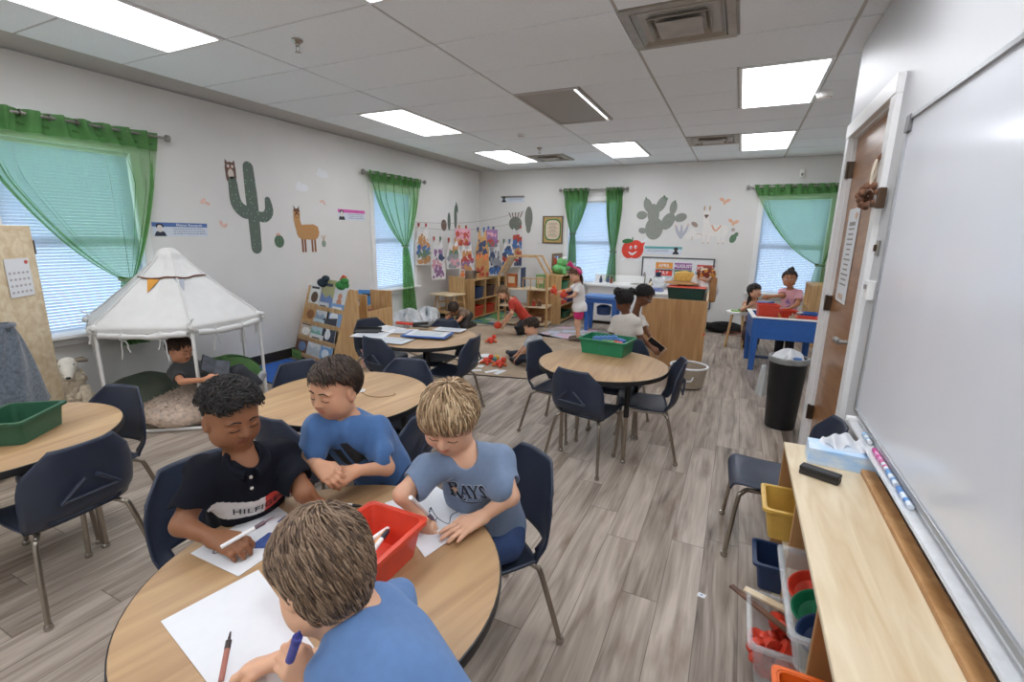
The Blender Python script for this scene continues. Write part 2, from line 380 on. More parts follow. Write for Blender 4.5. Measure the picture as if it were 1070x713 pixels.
# ================================================================ curtain rods and curtains
def rod(M, xa, xb, y, label, t_name='curtain_rod'):
    o = M[:3, 3]+M[:3, :3]@np.array(((xa+xb)/2, y, .06)); t = thing(t_name, label, 'curtain rod', o)
    P = lambda x, yy, z: M[:3, :3]@np.array((x, yy, z))+M[:3, 3]
    MB().tube([P(xa, y, .075), P(xb, y, .075)], .0115, 10).build('pole', M_steel, t, smooth=True, origin=o)
    for x, s in ((xa, -1), (xb, 1)):
        MB().tube([P(x, y, .075), P(x+s*.02, y, .075), P(x+s*.03, y, .075), P(x+s*.055, y, .075), P(x+s*.065, y, .075)], [.0115, .014, .03, .03, .012], 14).build('finial', M_grey, t, smooth=True, origin=o)
        b = MB().tube([P(x-s*.03, y, .075), P(x-s*.03, y, .005)], .007, 8); b.box((x-s*.03, y, .004), (.03, .06, .008), M=M); b.build('bracket', M_steel, t, origin=o)
    return t
M_green_d = sheer('green_curtain_folded', '6fa266', .18, .45)
def curtain(M, top, tie, below, label, sag=.25, folds=7, bunch=.05, dense=False):
    """top=(x0,x1,y) along the rod; tie=(x,y); below=(x0,x1,y) hem"""
    x0, x1, yt = top; tx, ty = tie; bx0, bx1, yb = below; o = M[:3, :3]@np.array((x0, yt, .07))+M[:3, 3]
    t = thing('curtain', label, 'curtain', o, 0)
    def fold(u, v, amp): return amp*math.sin(2*PI*folds*u+.6*math.sin(5*u+2))+amp*.35*math.sin(2*PI*folds*2.3*u+1+3*v)
    def fn(u, v):
        if v < .72:
            s = v/.72; X = x0+(x1-x0)*u; Tx = tx+bunch*(u-.5)*2
            # each thread falls straight at first, then is drawn towards the tie
            ue = u-.13*math.sin(2*PI*u); Xe = x0+(x1-x0)*ue; cxm = Xe+(Tx-Xe)*.45; cym = yt+(ty-yt)*(.62+sag*(abs(X-tx)/abs(x1-x0+1e-9)))
            Xa = X+(Xe-X)*min(1, 3.5*s); x = (1-s)**2*Xa+2*s*(1-s)*cxm+s*s*Tx+.020*min(1, 4*s)*(1-s*.7)*math.cos(PI*u)**2*math.sin(2*PI*2*folds*u); y = (1-s)**2*yt+2*s*(1-s)*cym+s*s*ty
            amp = .022*(1-s)+.034*math.sin(PI*min(1, s*1.02))*.5+.012
            hdr = .006*math.sin(2*PI*folds*u)
            z = .075+fold(u, v, amp*(.7 if s > .04 else 1.))
            if s == 0: y += .03
        else:
            s = (v-.72)/.28; X = bx0+(bx1-bx0)*u; Tx = tx+bunch*(u-.5)*2
            e = s**.7; x = Tx+(X-Tx)*e; y = ty+(yb-ty)*s; z = .07+fold(u, v, .012+.02*e)
        return M[:3, :3]@np.array((x, y, max(.03, z)))+M[:3, 3]
    hd_ = MB().grid(lambda u, v: np.array(fn(u, v*.055))+M[:3, :3]@np.array((0, 0, .004)), 110, 4).build('header_band', M_green_d, t, smooth=True, origin=o, angle=180)
    MB().grid(fn, 220, 60).build('panel', M_green_d if dense else M_green_c, t, smooth=True, origin=o, angle=180)
    g = MB(); k = 8
    for i in range(k):
        x = x0+(x1-x0)*(i+.5)/k
        A = M@mtx((x, yt, .078), (0, 0, 1), (0, 1, 0), (1, 0, 0)); a = [(.024*math.cos(q*PI/8), .024*math.sin(q*PI/8), 0) for q in range(16)]
        g.tube(np.array(a)@A[:3, :3].T+A[:3, 3], .005, 6, closed=True)
    g.build('grommets', M_steel, t, smooth=True, origin=o)
    a = [(tx+(bunch+.012)*math.cos(q*PI/9), ty+.012*math.sin(q*PI/4.5), .07+.045*math.sin(q*PI/9)) for q in range(18)]
    MB().tube(np.array(a)@M[:3, :3].T+M[:3, 3], .011, 8, closed=True).build('tieback', mat('tieback', '6f7f62', .8), t, smooth=True, origin=o)
    return t
ML, MK = LEFT(0, 0), BACK(0, 0)
rod(ML, 1.42, 2.70, 2.285, 'steel curtain rod over the left wall window by the canvas tent')
curtain(ML, (1.36, 2.66, 2.285), (2.27, 1.07), (2.16, 2.36, .5), 'green sheer curtain swept to the right across the window behind the tent', sag=.22, folds=9)
rod(ML, 5.26, 6.58, 2.31, 'steel curtain rod over the left wall window beside the hung paintings')
curtain(ML, (5.30, 6.52, 2.31), (6.08, 1.30), (5.98, 6.32, .25), 'green sheer curtain tied in the middle beside the hanging painted papers', sag=.2, folds=8)
rod(MK, -3.03, -1.90, 2.31, 'steel curtain rod over the back wall window behind the girl with pink bow')
curtain(MK, (-3.0, -2.52, 2.31), (-2.80, 1.55), (-2.9, -2.68, .4), 'left green curtain of the pair at the back wall window', sag=.1, folds=5, bunch=.04, dense=True)
curtain(MK, (-2.22, -1.92, 2.31), (-2.04, 1.24), (-2.16, -1.94, .45), 'right green curtain of the pair at the back wall window', sag=.05, folds=5, bunch=.04, dense=True)
rod(MK, .06, 1.42, 2.285, 'steel curtain rod over the back wall window above the sand table')
curtain(MK, (.10, 1.36, 2.285), (1.12, 1.13), (1.0, 1.3, .55), 'green sheer curtain swept to the right above the blue sand table', sag=.2, folds=9)

# ================================================================ ceiling fittings
LL = {(-1.5, -7): 'added lit ceiling panel, unseen behind the camera on the left', (0, -7): 'added lit ceiling panel, unseen behind the camera in the middle', (1.5, -7): 'added lit ceiling panel, unseen behind the camera on the right', (-1.5, 2): 'lit ceiling panel light over the middle of the left side', (-1.5, -3): 'lit ceiling panel light nearest the camera at top left', (-1.5, 6): 'farthest lit ceiling panel light on the left, by the back wall',
      (0, -3): 'lit ceiling panel light just cut by the top edge of the photo', (0, 6): 'lit ceiling panel light in the middle by the back wall', (1.5, 2): 'large lit ceiling panel light at right beside the white smoke detector',
      (1.5, 6): 'smaller lit ceiling panel light at right by the back wall', (1.5, -3): 'lit ceiling panel light above the whiteboard behind the camera', (0, 2): 'unlit ceiling panel with a bright slit along one side'}
M_off = mat('dim_panel', 'aaa59e', .6, var=.02)
M_slit = mat('bright_slit', 'ffffff', .5, emit='ffffff', es=3.)
for a, j in LIGHTS:
    x, y = X0+a*1.22+.305, Y0T+j*.61+.61
    t = thing('ceiling_light', LL[(a, j)], 'ceiling light', (x, y, CEIL), 0, None if (a, j) == (0, 2) else 'recessed ceiling panel lights')
    fr = MB(); w, l = .30, .605
    for s in (-1, 1): fr.box((s*(w-.012), 0, .012), (.024, 2*l-.01, .03)); fr.box((0, s*(l-.012), .012), (2*w-.048, .024, .03))
    fr.build('frame', M_trim if (a, j) != (0, 2) else M_tee, t)
    if (a, j) != (0, 2): MB().box((0, 0, .016), (2*w-.05, 2*l-.05, .012)).build('diffuser', M_light, t)
    else:
        MB().box((-.02, 0, .014), (2*w-.09, 2*l-.05, .012)).build('diffuser', M_off, t); MB().box((w-.045, 0, .018), (.035, 2*l-.06, .01)).build('lit_gap', M_slit, t)
M_vent = mat('vent_metal', 'a59d92', .4, .5, var=.15, scale=8)
M_vdark = mat('vent_dark', '2e2a27', .7, .3)
for (a, j), lab in zip(VENTS, ('large square air vent nearest the camera in the ceiling', 'small square air vent between two ceiling lights at right', 'square air vent by the far sprinkler in the ceiling')):
    x, y = X0+a*1.22+.305, Y0T+j*.61+.305
    t = thing('ceiling_vent', lab, 'air vent', (x, y, CEIL), 0, 'square ceiling air vents')
    fr = MB()
    for k, q in enumerate(((1, 0), (-1, 0), (0, 1), (0, -1))): fr.box((q[0]*.275, q[1]*.275, .006), (.05 if q[0] else .6, .05 if q[1] else .5, .016))
    fr.build('frame', M_vent, t, bevel=.002)
    MB().box((0, 0, .055), (.54, .54, .01)).build('backing', M_vdark, t)
    def sq(hw, z): return [(-hw, -hw, z), (hw, -hw, z), (hw, hw, z), (-hw, hw, z)]
    for (w0, z0, w1, z1) in ((.245, -.004, .185, .042), (.17, -.012, .12, .035)):
        V = sq(w0, z0)+sq(w1, z1); MB().add(V, [(i, (i+1) % 4, 4+(i+1) % 4, 4+i) for i in range(4)]).build('louver', M_vent, t, solid=.004)
    V = sq(.125, -.016)+sq(.07, .0); MB().add(V, [(0, 1, 2, 3)]+[(i, (i+1) % 4, 4+(i+1) % 4, 4+i) for i in range(4)]).build('center_plate', M_vent, t, solid=.004)
for (x, y), lab in zip(((-2.76, 2.49), (-2.73, 6.61)), ('chrome fire sprinkler nearest the camera on the ceiling', 'small fire sprinkler on the ceiling near the back wall')):
    t = thing('fire_sprinkler', lab, 'sprinkler', (x, y, CEIL), 0, 'ceiling fire sprinklers')
    MB().lathe([(.034, .01), (.036, -.004), (.024, -.014), (.02, -.02)], 16).build('escutcheon', M_chrome, t, smooth=True)
    b = MB().lathe([(.014, -.01), (.014, -.034), (.009, -.036)], 10)
    for s in (-1, 1): b.tube([(s*.012, 0, -.03), (s*.016, 0, -.05), (s*.005, 0, -.066)], .003, 6)
    b.build('nozzle', M_chrome, t, smooth=True); MB().lathe([(.004, -.06), (.02, -.068), (.02, -.071), (0, -.072)], 14).build('deflector', M_chrome, t)
for (x, y), lab, s in zip(((-2.60, 5.69), (.51, 5.05)), ('small grey smoke detector on the ceiling before the back lights', 'white round smoke detector at the corner of the bright ceiling light'), (.75, 1.15)):
    t = thing('smoke_detector', lab, 'smoke detector', (x, y, CEIL+.012))
    MB().lathe([(.062*s, -.0), (.062*s, -.022*s)], 24).build('base', M_white, t, smooth=True)
    MB().lathe([(.055*s, -.02*s), (.05*s, -.04*s), (.034*s, -.052*s), (0, -.055*s)], 24).build('cover', M_white, t, smooth=True)
    MB().tube([(.045*s*math.cos(q*PI/10), .045*s*math.sin(q*PI/10), -.043*s) for q in range(20)], .003, 6, closed=True).build('grille', mat('tan', 'b89f80', .6), t)

# ================================================================ door in the right wall
mb = MB(); M = RIGHT((DY0+DY1)/2, 0); w = DY1-DY0
for s in (-1, 1):
    mb.box((s*(w/2+.035), DH/2+.03, .012), (.085, DH+.06, .028), M=M)
    mb.box((s*(w/2-.012), DH/2, -.07), (.024, DH, .14), M=M)
mb.box((0, DH+.03, .014), (w+.16, .085, .032), M=M); mb.box((0, DH-.012, -.07), (w, .024, .14), M=M)
door = struct(mb.build('door_1', M_trim, bevel=.004))
M_door = wood('door_wood', '8a5a34', 'a87a4e', 1, .3, .8)
leaf = MB().box((0, DH/2-.008, -.045), (w-.05, DH-.03, .044), M=M).build('door_leaf', M_door, door, bevel=.002)
for z in (.3, 1.08, 1.93):
    hg = MB().box((-w/2+.022, z, -.012), (.032, .1, .03), M=M)
    hg.tube([M[:3, :3]@np.array((-w/2+.02, y, .008))+M[:3, 3] for y in (z-.052, z+.052)], .009, 10); hg.build('hinge', mat('hinge', '5a4c40', .4, .8), door)
P = lambda x, y, z: M[:3, :3]@np.array((x, y, z))+M[:3, 3]
hd = MB().tube([P(w/2-.09, .97, -.02), P(w/2-.09, .97, -.005)], .03, 18); hd.tube([P(w/2-.09, .97, -.01), P(w/2-.09, .97, .05)], .012, 12)
hd.tube(smooth_path([P(w/2-.085, .97, .05), P(w/2-.12, .972, .052), P(w/2-.19, .965, .048), P(w/2-.215, .958, .046)], 5), .015, 10); hd.build('door_handle', M_steel, door, smooth=True)
lt = MB().box((w/2-.036, .97, -.02), (.006, .16, .05), M=M); lt.build('strike_plate', M_steel, door)
# things on and beside the door
def sheet(name, M, w, h, mats, parent=None, th=.0015, curl=0., origin=None):
    def fn(u, v): return ((u-.5)*w, (v-.5)*h, .002+curl*(abs(v-.5)*2)**3)
    return MB().grid(fn, 6, 8, M=M).build(name, mats, parent, solid=th, origin=origin)
pc = P(-.17, 1.40, -.022)
t = thing('door_notice', 'tall white printed notice taped on the wooden door', 'notice', pc)
A = mtx(pc, M[:3, 0], M[:3, 1], M[:3, 2])
sheet('sheet', A, .30, .56, M_paper, t, origin=pc)
mb = MB(); rs = random.Random(3)
for i in range(13):
    L_ = rs.uniform(.1, .2); mb.box((0, .19-i*.03, .004), (L_ if i != 0 else .16, .009 if i else .022, .0008), M=A)
mb.build('print', mat('faded_print', '9a9690', .8), t, origin=pc)
mb = MB()
for k in range(3): mb.prism(blob(-.06+k*.05, -.245, .014, .02), .001, M=A@mtx((0, 0, .004), (1, 0, 0), (0, 1, 0), (0, 0, 1)))
mb.prism(blob(.08, .235, .03, .02), .001, M=A@mtx((0, 0, .004), (1, 0, 0), (0, 1, 0), (0, 0, 1)))
mb.build('decorations', mat('peach', 'd9b79a', .8), t, origin=pc)
hc = np.array((RX-.05, 2.83, 1.70))
t = thing('hanging_ornament', 'brown woven ornament hanging on the door frame beside the whiteboard', 'ornament', hc)
mb = MB()
for i in range(46):
    a, b_ = rng.uniform(0, 2*PI), rng.uniform(-1, 1); q = math.sqrt(1-b_*b_)
    mb.ball((.045*q*math.cos(a)*.8, .06*q*math.sin(a), .05*b_), rng.uniform(.010, .018), 8)
mb.build('pods', mat('dry_brown', '7a5540', .8, var=.4, scale=40), t, smooth=True)
MB().tube(smooth_path([(0, -.02, .03), (-.005, -.03, .1), (.01, 0, .16), (.02, .03, .10), (0, .03, .04)], 6), .006, 8).build('ribbon', mat('cream', 'd8cbb8', .8), t, smooth=True)
MB().tube(smooth_path([(.01, 0, .155), (.03, .01, .19), (.035, .0, .21)], 5), .008, 8).build('knot', mat('brown_knot', '6b4630', .7), t, smooth=True)
t = thing('wall_bracket', 'small brown metal bracket on the frame beside the ornament', 'bracket', (RX-.03, 2.70, 1.68)); MB().box((.005, 0, 0), (.03, .035, .09)).build('plate', mat('bronze', '5e4a3a', .4, .7), t, bevel=.004); MB().box((-.02, 0, -.03), (.03, .028, .02)).build('hook', mat('bronze', '5e4a3a'), t, bevel=.003)
t = thing('light_switch', 'grey metal plate switch on the wall below the bracket', 'light switch', (RX-.03, 2.695, 1.46)); MB().box((.024, 0, 0), (.01, .04, .07)).build('plate', M_steel, t, bevel=.003); MB().box((.015, 0, 0), (.012, .012, .03)).build('toggle', mat('bronze', '5e4a3a'), t, bevel=.002)
t = thing('thermostat', 'small white box on the wall above the whiteboard corner', 'control box', (RX-.03, 2.66, 1.27)); MB().box((.015, 0, 0), (.03, .06, .09)).build('case', M_white, t, bevel=.005); MB().box((-.004, 0, .015), (.006, .03, .02)).build('dial', M_grey, t, bevel=.001)  # small white wall thermostat with a dial

# ================================================================ big whiteboard with tray
B0, B1, BZ0, BZ1 = -.02, 2.50, .735, 1.975
M_wb = mat('whiteboard_face', 'e4e7ee', .16, var=.02, scale=2.5)
t = thing('whiteboard', 'large whiteboard covering the right wall above the wooden shelf', 'whiteboard', (RX-.002, (B0+B1)/2, BZ0))
Mb = RIGHT((B0+B1)/2, BZ0, .002); o = np.array((RX-.002, (B0+B1)/2, BZ0)); w, h = B1-B0, BZ1-BZ0
MB().box((0, h/2, .01), (w-.02, h-.02, .012), M=Mb).build('surface', M_wb, t, origin=o)
fr = MB()
for s in (-1, 1): fr.box((s*(w/2-.009), h/2, .013), (.018, h, .024), M=Mb); fr.box((0, h/2+s*(h/2-.009), .013), (w-.036, .018, .024), M=Mb)
fr.build('frame', mat('aluminium', 'b4b6b8', .35, .85), t, origin=o, bevel=.002)
for s in (-1, 1): MB().box((s*(w/2-.025), h-.03, .016), (.054, .066, .026), M=Mb).build('corner_cap', mat('dark_cap', '6b6a6a', .4), t, origin=o, bevel=.004)
tr = MB(); prof = [(.0, -.002), (.048, -.006), (.056, .006), (.053, .012), (.047, .002), (.01, .006), (.004, .024), (0, .024)]
V = [(x, y, z) for x in (-w/2+.06, w/2) for z, y in prof]; k = len(prof)
tr.add(V, [(i, (i+1) % k, k+(i+1) % k, k+i) for i in range(k)]+[tuple(range(k-1, -1, -1)), tuple(range(k, 2*k))], M=Mb@mtx((0, -.03, .002), (1, 0, 0), (0, 1, 0), (0, 0, 1)))
tr.build('marker_tray', mat('tray_white', 'dfe1e3', .3, .2), t, origin=o)
MB().box((-w/2+.06, -.02, .03), (.02, .026, .062), M=Mb).build('tray_end', M_white, t, origin=o, bevel=.005)
# ================================================================ classroom chairs
M_navy = mat('navy_plastic', '2c3445', .42, var=.08, scale=18, bump=.03)
M_tube = mat('chrome_tube', 'a39a8e', .28, .95, var=.06)
M_wtop = wood('table_laminate', 'a07c54', 'bd9a6e', 1, .5, .7); M_wtop.node_tree.nodes['Principled BSDF'].inputs['Specular IOR Level'].default_value = 1.
M_band = mat('black_edge', '1b1b1d', .45)
M_ply = wood('birch_ply', 'cdb58f', 'e4d5b8', 1, .42, .7)
M_ply2 = wood('birch_ply_upright', 'a87a4a', 'c39868', 2, .5, .6)
M_maple = wood('pale_maple', 'b98f5e', 'd6b381', 2, .5, 1.)

def chair_geo():
    # side profile (y, z): the front of the seat is +y
    prof = smooth_path([(.205, .325), (.198, .352), (.17, .366), (.06, .356), (-.06, .350), (-.13, .356), (-.175, .385), (-.198, .43), (-.205, .48), (-.215, .56), (-.236, .685)], 5)
    n = len(prof)-1
    seg = np.r_[0, np.cumsum(np.linalg.norm(np.diff(prof, axis=0), axis=1))]; seg /= seg[-1]
    def P(v): return np.array([np.interp(v, seg, prof[:, 0]), np.interp(v, seg, prof[:, 1])])
    # half width along v
    kv = [0, .08, .3, .47, .56, .63, .72, .80, .88, 1.0]; kw = [.150, .168, .172, .172, .180, .190, .192, .190, .176, .105]
    def W(v): return np.interp(v, kv, kw)
    def fn(u, v):
        a = 2*u-1; p = P(v); q = P(min(1, v+.01))-P(max(0, v-.01)); q /= np.linalg.norm(q); nr = np.array([-q[1], q[0]])
        if nr[1] < 0 and v < .45: nr = -nr
        w = W(v); lift = 0.
        if v < .5: lift = .012*abs(a)**3 - .010*(1-a*a)*math.sin(PI*min(1, v/.5))
        up = nr*(-1 if v < .5 and nr[1] < 0 else 1)
        # flanges: the outer edges of the back wrap forward (+y)
        y, z = p
        if v >= .45:
            k = min(1, (v-.45)/.12)*(1-max(0, (v-.86)/.14)*.6); y += k*(.05*abs(a)**3.5+.012*a*a); z += lift
        else: z += lift
        return (a*w, y, z)
    return fn
_fn = chair_geo()
def make_chair(label, group):
    t = thing('classroom_chair', label, 'chair', (0, 0, 0), 0, group)
    vs = .535                                          # seat ends here, back begins
    hole = lambda u, v: abs(2*u-1) < .74 and .50 < v < .60 and (abs(2*u-1) < .74-(v-.50)*1.2)
    MB().grid(lambda u, v: _fn(u, v*vs), 24, 22, skip=lambda u, v: hole(u, v*vs)).build('seat', M_navy, t, smooth=True, solid=.009, angle=60)
    MB().grid(lambda u, v: _fn(u, vs+v*(1-vs)), 24, 20, skip=lambda u, v: hole(u, vs+v*(1-vs))).build('backrest', M_navy, t, smooth=True, solid=.009, angle=60)
    # raised ribs on the rear of the back
    b = MB()
    for s in (-1, 1): b.tube([(s*.10, -.222, .47), (s*.02, -.236, .545)], [.006, .009], 6)
    b.tube([(-.10, -.222, .47), (.10, -.222, .47)], .006, 6); b.build('rib', M_navy, t, smooth=True)
    for s in (-1, 1):
        MB().tube(smooth_path([(s*.135, .135, .338), (s*.150, .155, .325), (s*.165, .172, .29), (s*.19, .20, .016)], 5), .0105, 10).build('front_leg', M_tube, t, smooth=True)
        MB().tube(smooth_path([(s*.135, -.10, .338), (s*.150, -.122, .325), (s*.165, -.14, .29), (s*.203, -.205, .016)], 5), .0105, 10).build('rear_leg', M_tube, t, smooth=True)
        MB().tube([(s*.135, .137, .338), (s*.13, .02, .336), (s*.135, -.102, .338)], .0105, 10).build('side_rail', M_tube, t, smooth=True)
        for y, lx in ((.2015, .190), (-.2065, .2035)):
            g = MB().lathe([(.0, 0), (.014, .002), (.016, .012), (.012, .024)], 12, (s*lx, y, 0)); g.build('foot_glide', M_chrome, t, smooth=True)
    MB().tube([(-.135, -.08, .336), (.135, -.08, .336)], .0095, 8).build('cross_rail', M_tube, t, smooth=True)
    return t
CH = [ # x, y, rz(deg), label, group-tables
 (-1.49, .905, -95, 'navy chair behind the boy in the dark polo shirt'),
 (-.735, 1.365, 146, 'navy chair under the blond boy in the team shirt'),
 (-2.43, .80, 95, 'large navy chair seen from behind at the left edge of the photo'),
 (-2.80, 1.05, 193, 'navy chair between the left table and the fluffy cushion'),
 (-1.82, 1.54, -4, 'dark navy chair between the polo boy and the boy with clasped hands'),
 (-1.47, 1.69, 97, 'navy chair seen edge-on just left of the blond boy'),
 (-1.84, 2.22, 192, 'navy chair with its back showing above the far rim of the empty table'),
 (-2.26, 1.98, -103, 'navy chair at the left of the empty table beside the tent'),
 (-2.97, 3.40, -106, 'navy chair at the paper-covered table in front of the book rack'),
 (-2.53, 3.04, -8, 'navy chair at the near left of the paper-covered table seen from behind'),
 (-2.47, 3.58, 184, 'navy chair at the far side of the paper-covered table'),
 (-2.08, 3.24, 97, 'navy chair at the right of the paper-covered table seen edge-on'),
 (-.805, 2.915, -13, 'navy chair seen from behind in front of the table with the green block bin'),
 (-.475, 3.255, 101, 'navy chair at the right side of the table with the green block bin'),
 (-1.16, 3.29, -100, 'navy chair at the left side of the table with the green block bin'),
 (-.74, 3.60, 180, 'navy chair at the far side of the table with the green block bin'),
 (.28, 2.44, 93, 'single navy chair standing by the door and the wooden shelf'),
]
chairs = []
for i, (x, y, a, lab) in enumerate(CH):
    if i == 0: c = make_chair(lab, 'navy classroom chairs'); c.location = (x, y, 0); c.rotation_euler = (0, 0, R(a))
    else: c = dup(chairs[0], (x, y, 0), R(a), lab)
    chairs.append(c)

# ================================================================ round tables
TZ, TR = .62, .45
def make_table(label, group, rz):
    t = thing('round_table', label, 'table', (0, 0, 0), rz, group)
    MB().lathe([(0, TZ-.026), (TR-.006, TZ-.026), (TR-.004, TZ-.001), (TR-.007, TZ), (0, TZ)], 72).build('tabletop', M_wtop, t, smooth=True, angle=30)
    MB().lathe([(TR-.008, TZ-.032), (TR-.001, TZ-.030), (TR+.001, TZ-.015), (TR-.001, TZ-.002), (TR-.0045, TZ-.0005)], 72, cap=False).build('edge_band', M_band, t, smooth=True, angle=50)
    ap = MB().lathe([(.0, TZ-.034), (TR-.07, TZ-.034), (TR-.07, TZ-.026), (0, TZ-.026)], 48); ap.build('underframe', M_band, t, smooth=True)
    for k in range(4):
        a = PI/4+k*PI/2; x, y = .31*math.cos(a), .31*math.sin(a)
        lg = MB().tube([(x, y, .012), (x, y, .36)], .0135, 12).build('leg', M_tube, t, smooth=True)
        MB().tube([(x, y, .33), (x, y, TZ-.03)], .0175, 12).build('leg_sleeve', M_black, lg, smooth=True)
        MB().lathe([(0, 0), (.017, .002), (.018, .014), (.013, .022)], 12, (x, y, 0)).build('foot_glide', M_chrome, lg, smooth=True)
    return t
TB = [(-.877, .767, 'round wooden table where four boys draw', -13), (-1.873, 1.84, 'empty round wooden table behind the boy with clasped hands', -5), (-2.384, 3.30, 'round wooden table covered with papers and a blue folder', -7),
      (-.79, 3.186, 'round wooden table carrying the green bin of blocks', 3), (-2.77, .72, 'round wooden table at the left edge with a green tray', 9)]
tabs = []
for i, (x, y, lab, a) in enumerate(TB):
    if i == 0: t = make_table(lab, 'round classroom tables', R(a)); t.location = (x, y, 0)
    else: t = dup(tabs[0], (x, y, 0), R(a), lab)
    tabs.append(t)

# ================================================================ helper: open plastic bin
def bin_(name, label, cat, loc, size, m, rz=0, taper=.86, rim=.012, th=.004, group=None, lugs=False):
    L_, W_, H_ = size; t = thing(name, label, cat, loc, rz, group); k = taper
    def ring(f, z, e=0.): return [(sx*(L_/2*f+e), sy*(W_/2*f+e), z) for sx, sy in ((-1, -1), (1, -1), (1, 1), (-1, 1))]
    def rr(f, z, e=0., r=.018):
        P = []
        for q, (sx, sy) in enumerate(((1, 1), (-1, 1), (-1, -1), (1, -1))):
            cx, cy = sx*(L_/2*f+e-r), sy*(W_/2*f+e-r)
            for j in range(5):
                a = q*PI/2+j*PI/8; P.append((cx+r*math.cos(a), cy+r*math.sin(a), z))
        return P
    rings = [rr(k, 0), rr(1, H_-.004), rr(1, H_, 0), rr(1, H_, -th), rr(k, th, -th)]; n = 20
    V = sum(rings, []); Fs = [(i*n+j, i*n+(j+1) % n, (i+1)*n+(j+1) % n, (i+1)*n+j) for i in range(4) for j in range(n)]+[tuple(range(n-1, -1, -1)), tuple(range(4*n, 5*n))]
    MB().add(V, Fs).build('body', m, t, smooth=True, angle=35)
    P = rr(1, H_-.006, rim*.45); V = []; 
    rg = [rr(1, H_-.012, .001), rr(1, H_-.012, rim), rr(1, H_, rim), rr(1, H_+.001, .001)]
    V = sum(rg, []); MB().add(V, [(i*n+j, i*n+(j+1) % n, ((i+1) % 4)*n+(j+1) % n, ((i+1) % 4)*n+j) for i in range(4) for j in range(n)]).build('rim', m, t, smooth=True, angle=35)
    return t
M_red = mat('red_orange_plastic', 'd6452f', .38, var=.08)
M_grn = mat('green_plastic', '1f7a52', .38)
M_dgrn = mat('dark_green_plastic', '2d5b43', .42)
M_blue = mat('blue_plastic', '2f63b0', .4)
M_dblue = mat('dark_blue_plastic', '2a3f66', .4)
M_yel = mat('yellow_plastic', 'd0a94f', .42)
M_org = mat('orange_plastic', 'e2661f', .4)
M_clear = clear('clear_plastic', 'f3f5f6', .76, .15)
M_lgrn = mat('light_green_plastic', '8db763', .45)
M_lblue = mat('light_blue_plastic', '5b86c4', .4)
M_pink = mat('pink_paint', 'd4327a', .5)

# ================================================================ long low shelf under the whiteboard
SX0, SX1, SY0, SY1, SZ = .268, .562, .70, 2.27, .62
t = thing('storage_shelf', 'low birch plywood shelf unit under the whiteboard', 'shelf', (SX0, SY0, 0))
o = np.array((SX0, SY0, 0)); cxs, cys = (SX0+SX1)/2, (SY0+SY1)/2
MB().box((cxs, cys, SZ-.0095), (SX1-SX0, SY1-SY0, .019)).build('top', M_ply, t, bevel=.004, origin=o)
MB().box((cxs, cys, .06), (SX1-SX0-.01, SY1-SY0-.04, .018)).build('bottom', M_ply, t, bevel=.002, origin=o)
MB().box((SX1-.008, cys, SZ/2), (.012, SY1-SY0-.04, SZ-.04)).build('back_panel', M_ply2, t, origin=o)
MB().box((SX1-.03, cys, SZ+.0102), (.045, SY1-SY0-.01, .02)).build('rear_lip', M_ply2, t, bevel=.003, origin=o)
for y in (SY0+.01, 1.23, 1.76, SY1-.01): MB().box((cxs, y, (SZ-.019)/2), (SX1-SX0-.006, .019, SZ-.0195)).build('side_panel', M_ply2, t, bevel=.002, origin=o)
for a, b in ((SY0+.02, 1.22), (1.24, 1.75), (1.77, SY1-.02)): MB().box((cxs, (a+b)/2, .34), (SX1-SX0-.012, b-a, .018)).build('shelf_board', M_ply, t, origin=o)

# ================================================================ swung plywood cabinet door at the left edge
e = atz(28, 235, 1.5); e = np.array([e[0], e[1]])*(4.27/abs(e[0])); dd = ray(405, 250); d2 = np.array([dd[0], dd[1]])/np.hypot(dd[0], dd[1])
rzp = math.atan2(-d2[1], -d2[0]); loc = (e[0], e[1], 0)
t = thing('wooden_cabinet', 'tall plywood cabinet at the left edge with a calendar page on it', 'cabinet', loc, rzp)
MB().box((.5, 0, .755), (1.0, .03, 1.49)).build('door', M_ply, t, bevel=.004)
sd0 = 1 if (np.array([-math.sin(rzp), math.cos(rzp), 0])@(O0-np.array(loc))) < 0 else -1
MB().box((.52, sd0*.10, 1.46), (.90, .16, .03)).build('top', M_ply2, t, bevel=.004)
MB().box((.52, sd0*.10, .02), (.90, .16, .03)).build('bottom', M_ply2, t, bevel=.004)
MB().box((.96, sd0*.10, .74), (.02, .16, 1.40)).build('side_panel', M_ply2, t, bevel=.004)
hg = MB().box((-.004, 0, 1.36), (.012, .034, .09)); hg.tube([(-.01, -.012, 1.31), (-.01, -.012, 1.41)], .007, 8); hg.build('hinge', mat('hinge', '5a4c40'), t)
# local frame on its face that looks at the camera
cz, sz = math.cos(rzp), math.sin(rzp); fx = np.array([cz, sz, 0]); fy = np.array([-sz, cz, 0])
side = -1 if (fy@(O0-np.array(loc))) < 0 else 1
def FACE(a, z, off=.016): return mtx(np.array(loc)+fx*a+fy*side*off+np.array([0, 0, z]), -fx*side*side, (0, 0, 1), fy*side)
q = np.array(loc)+fx*.19+fy*side*.018+np.array([0, 0, 1.175])
t = thing('calendar_page', 'white printed calendar page taped on the plywood cabinet', 'paper', q)
A = mtx(q, -fx, (0, 0, 1), fy*side); sheet('sheet', A, .21, .24, M_paper, t, origin=q)
mb = MB()
for i in range(5):
    for j in range(4): mb.box((-.08+i*.038, -.09+j*.04, .0045), (.018, .014, .0008), M=A)
mb.build('print', mat('pale_print', 'b7b3b5', .8), t, origin=q)
MB().prism(blob(.075, .095, .016, .012), .001, M=A@mtx((0, 0, .0045), (1, 0, 0), (0, 1, 0), (0, 0, 1))).build('flower_print', mat('red_print', 'c4594f', .8), t, origin=q)
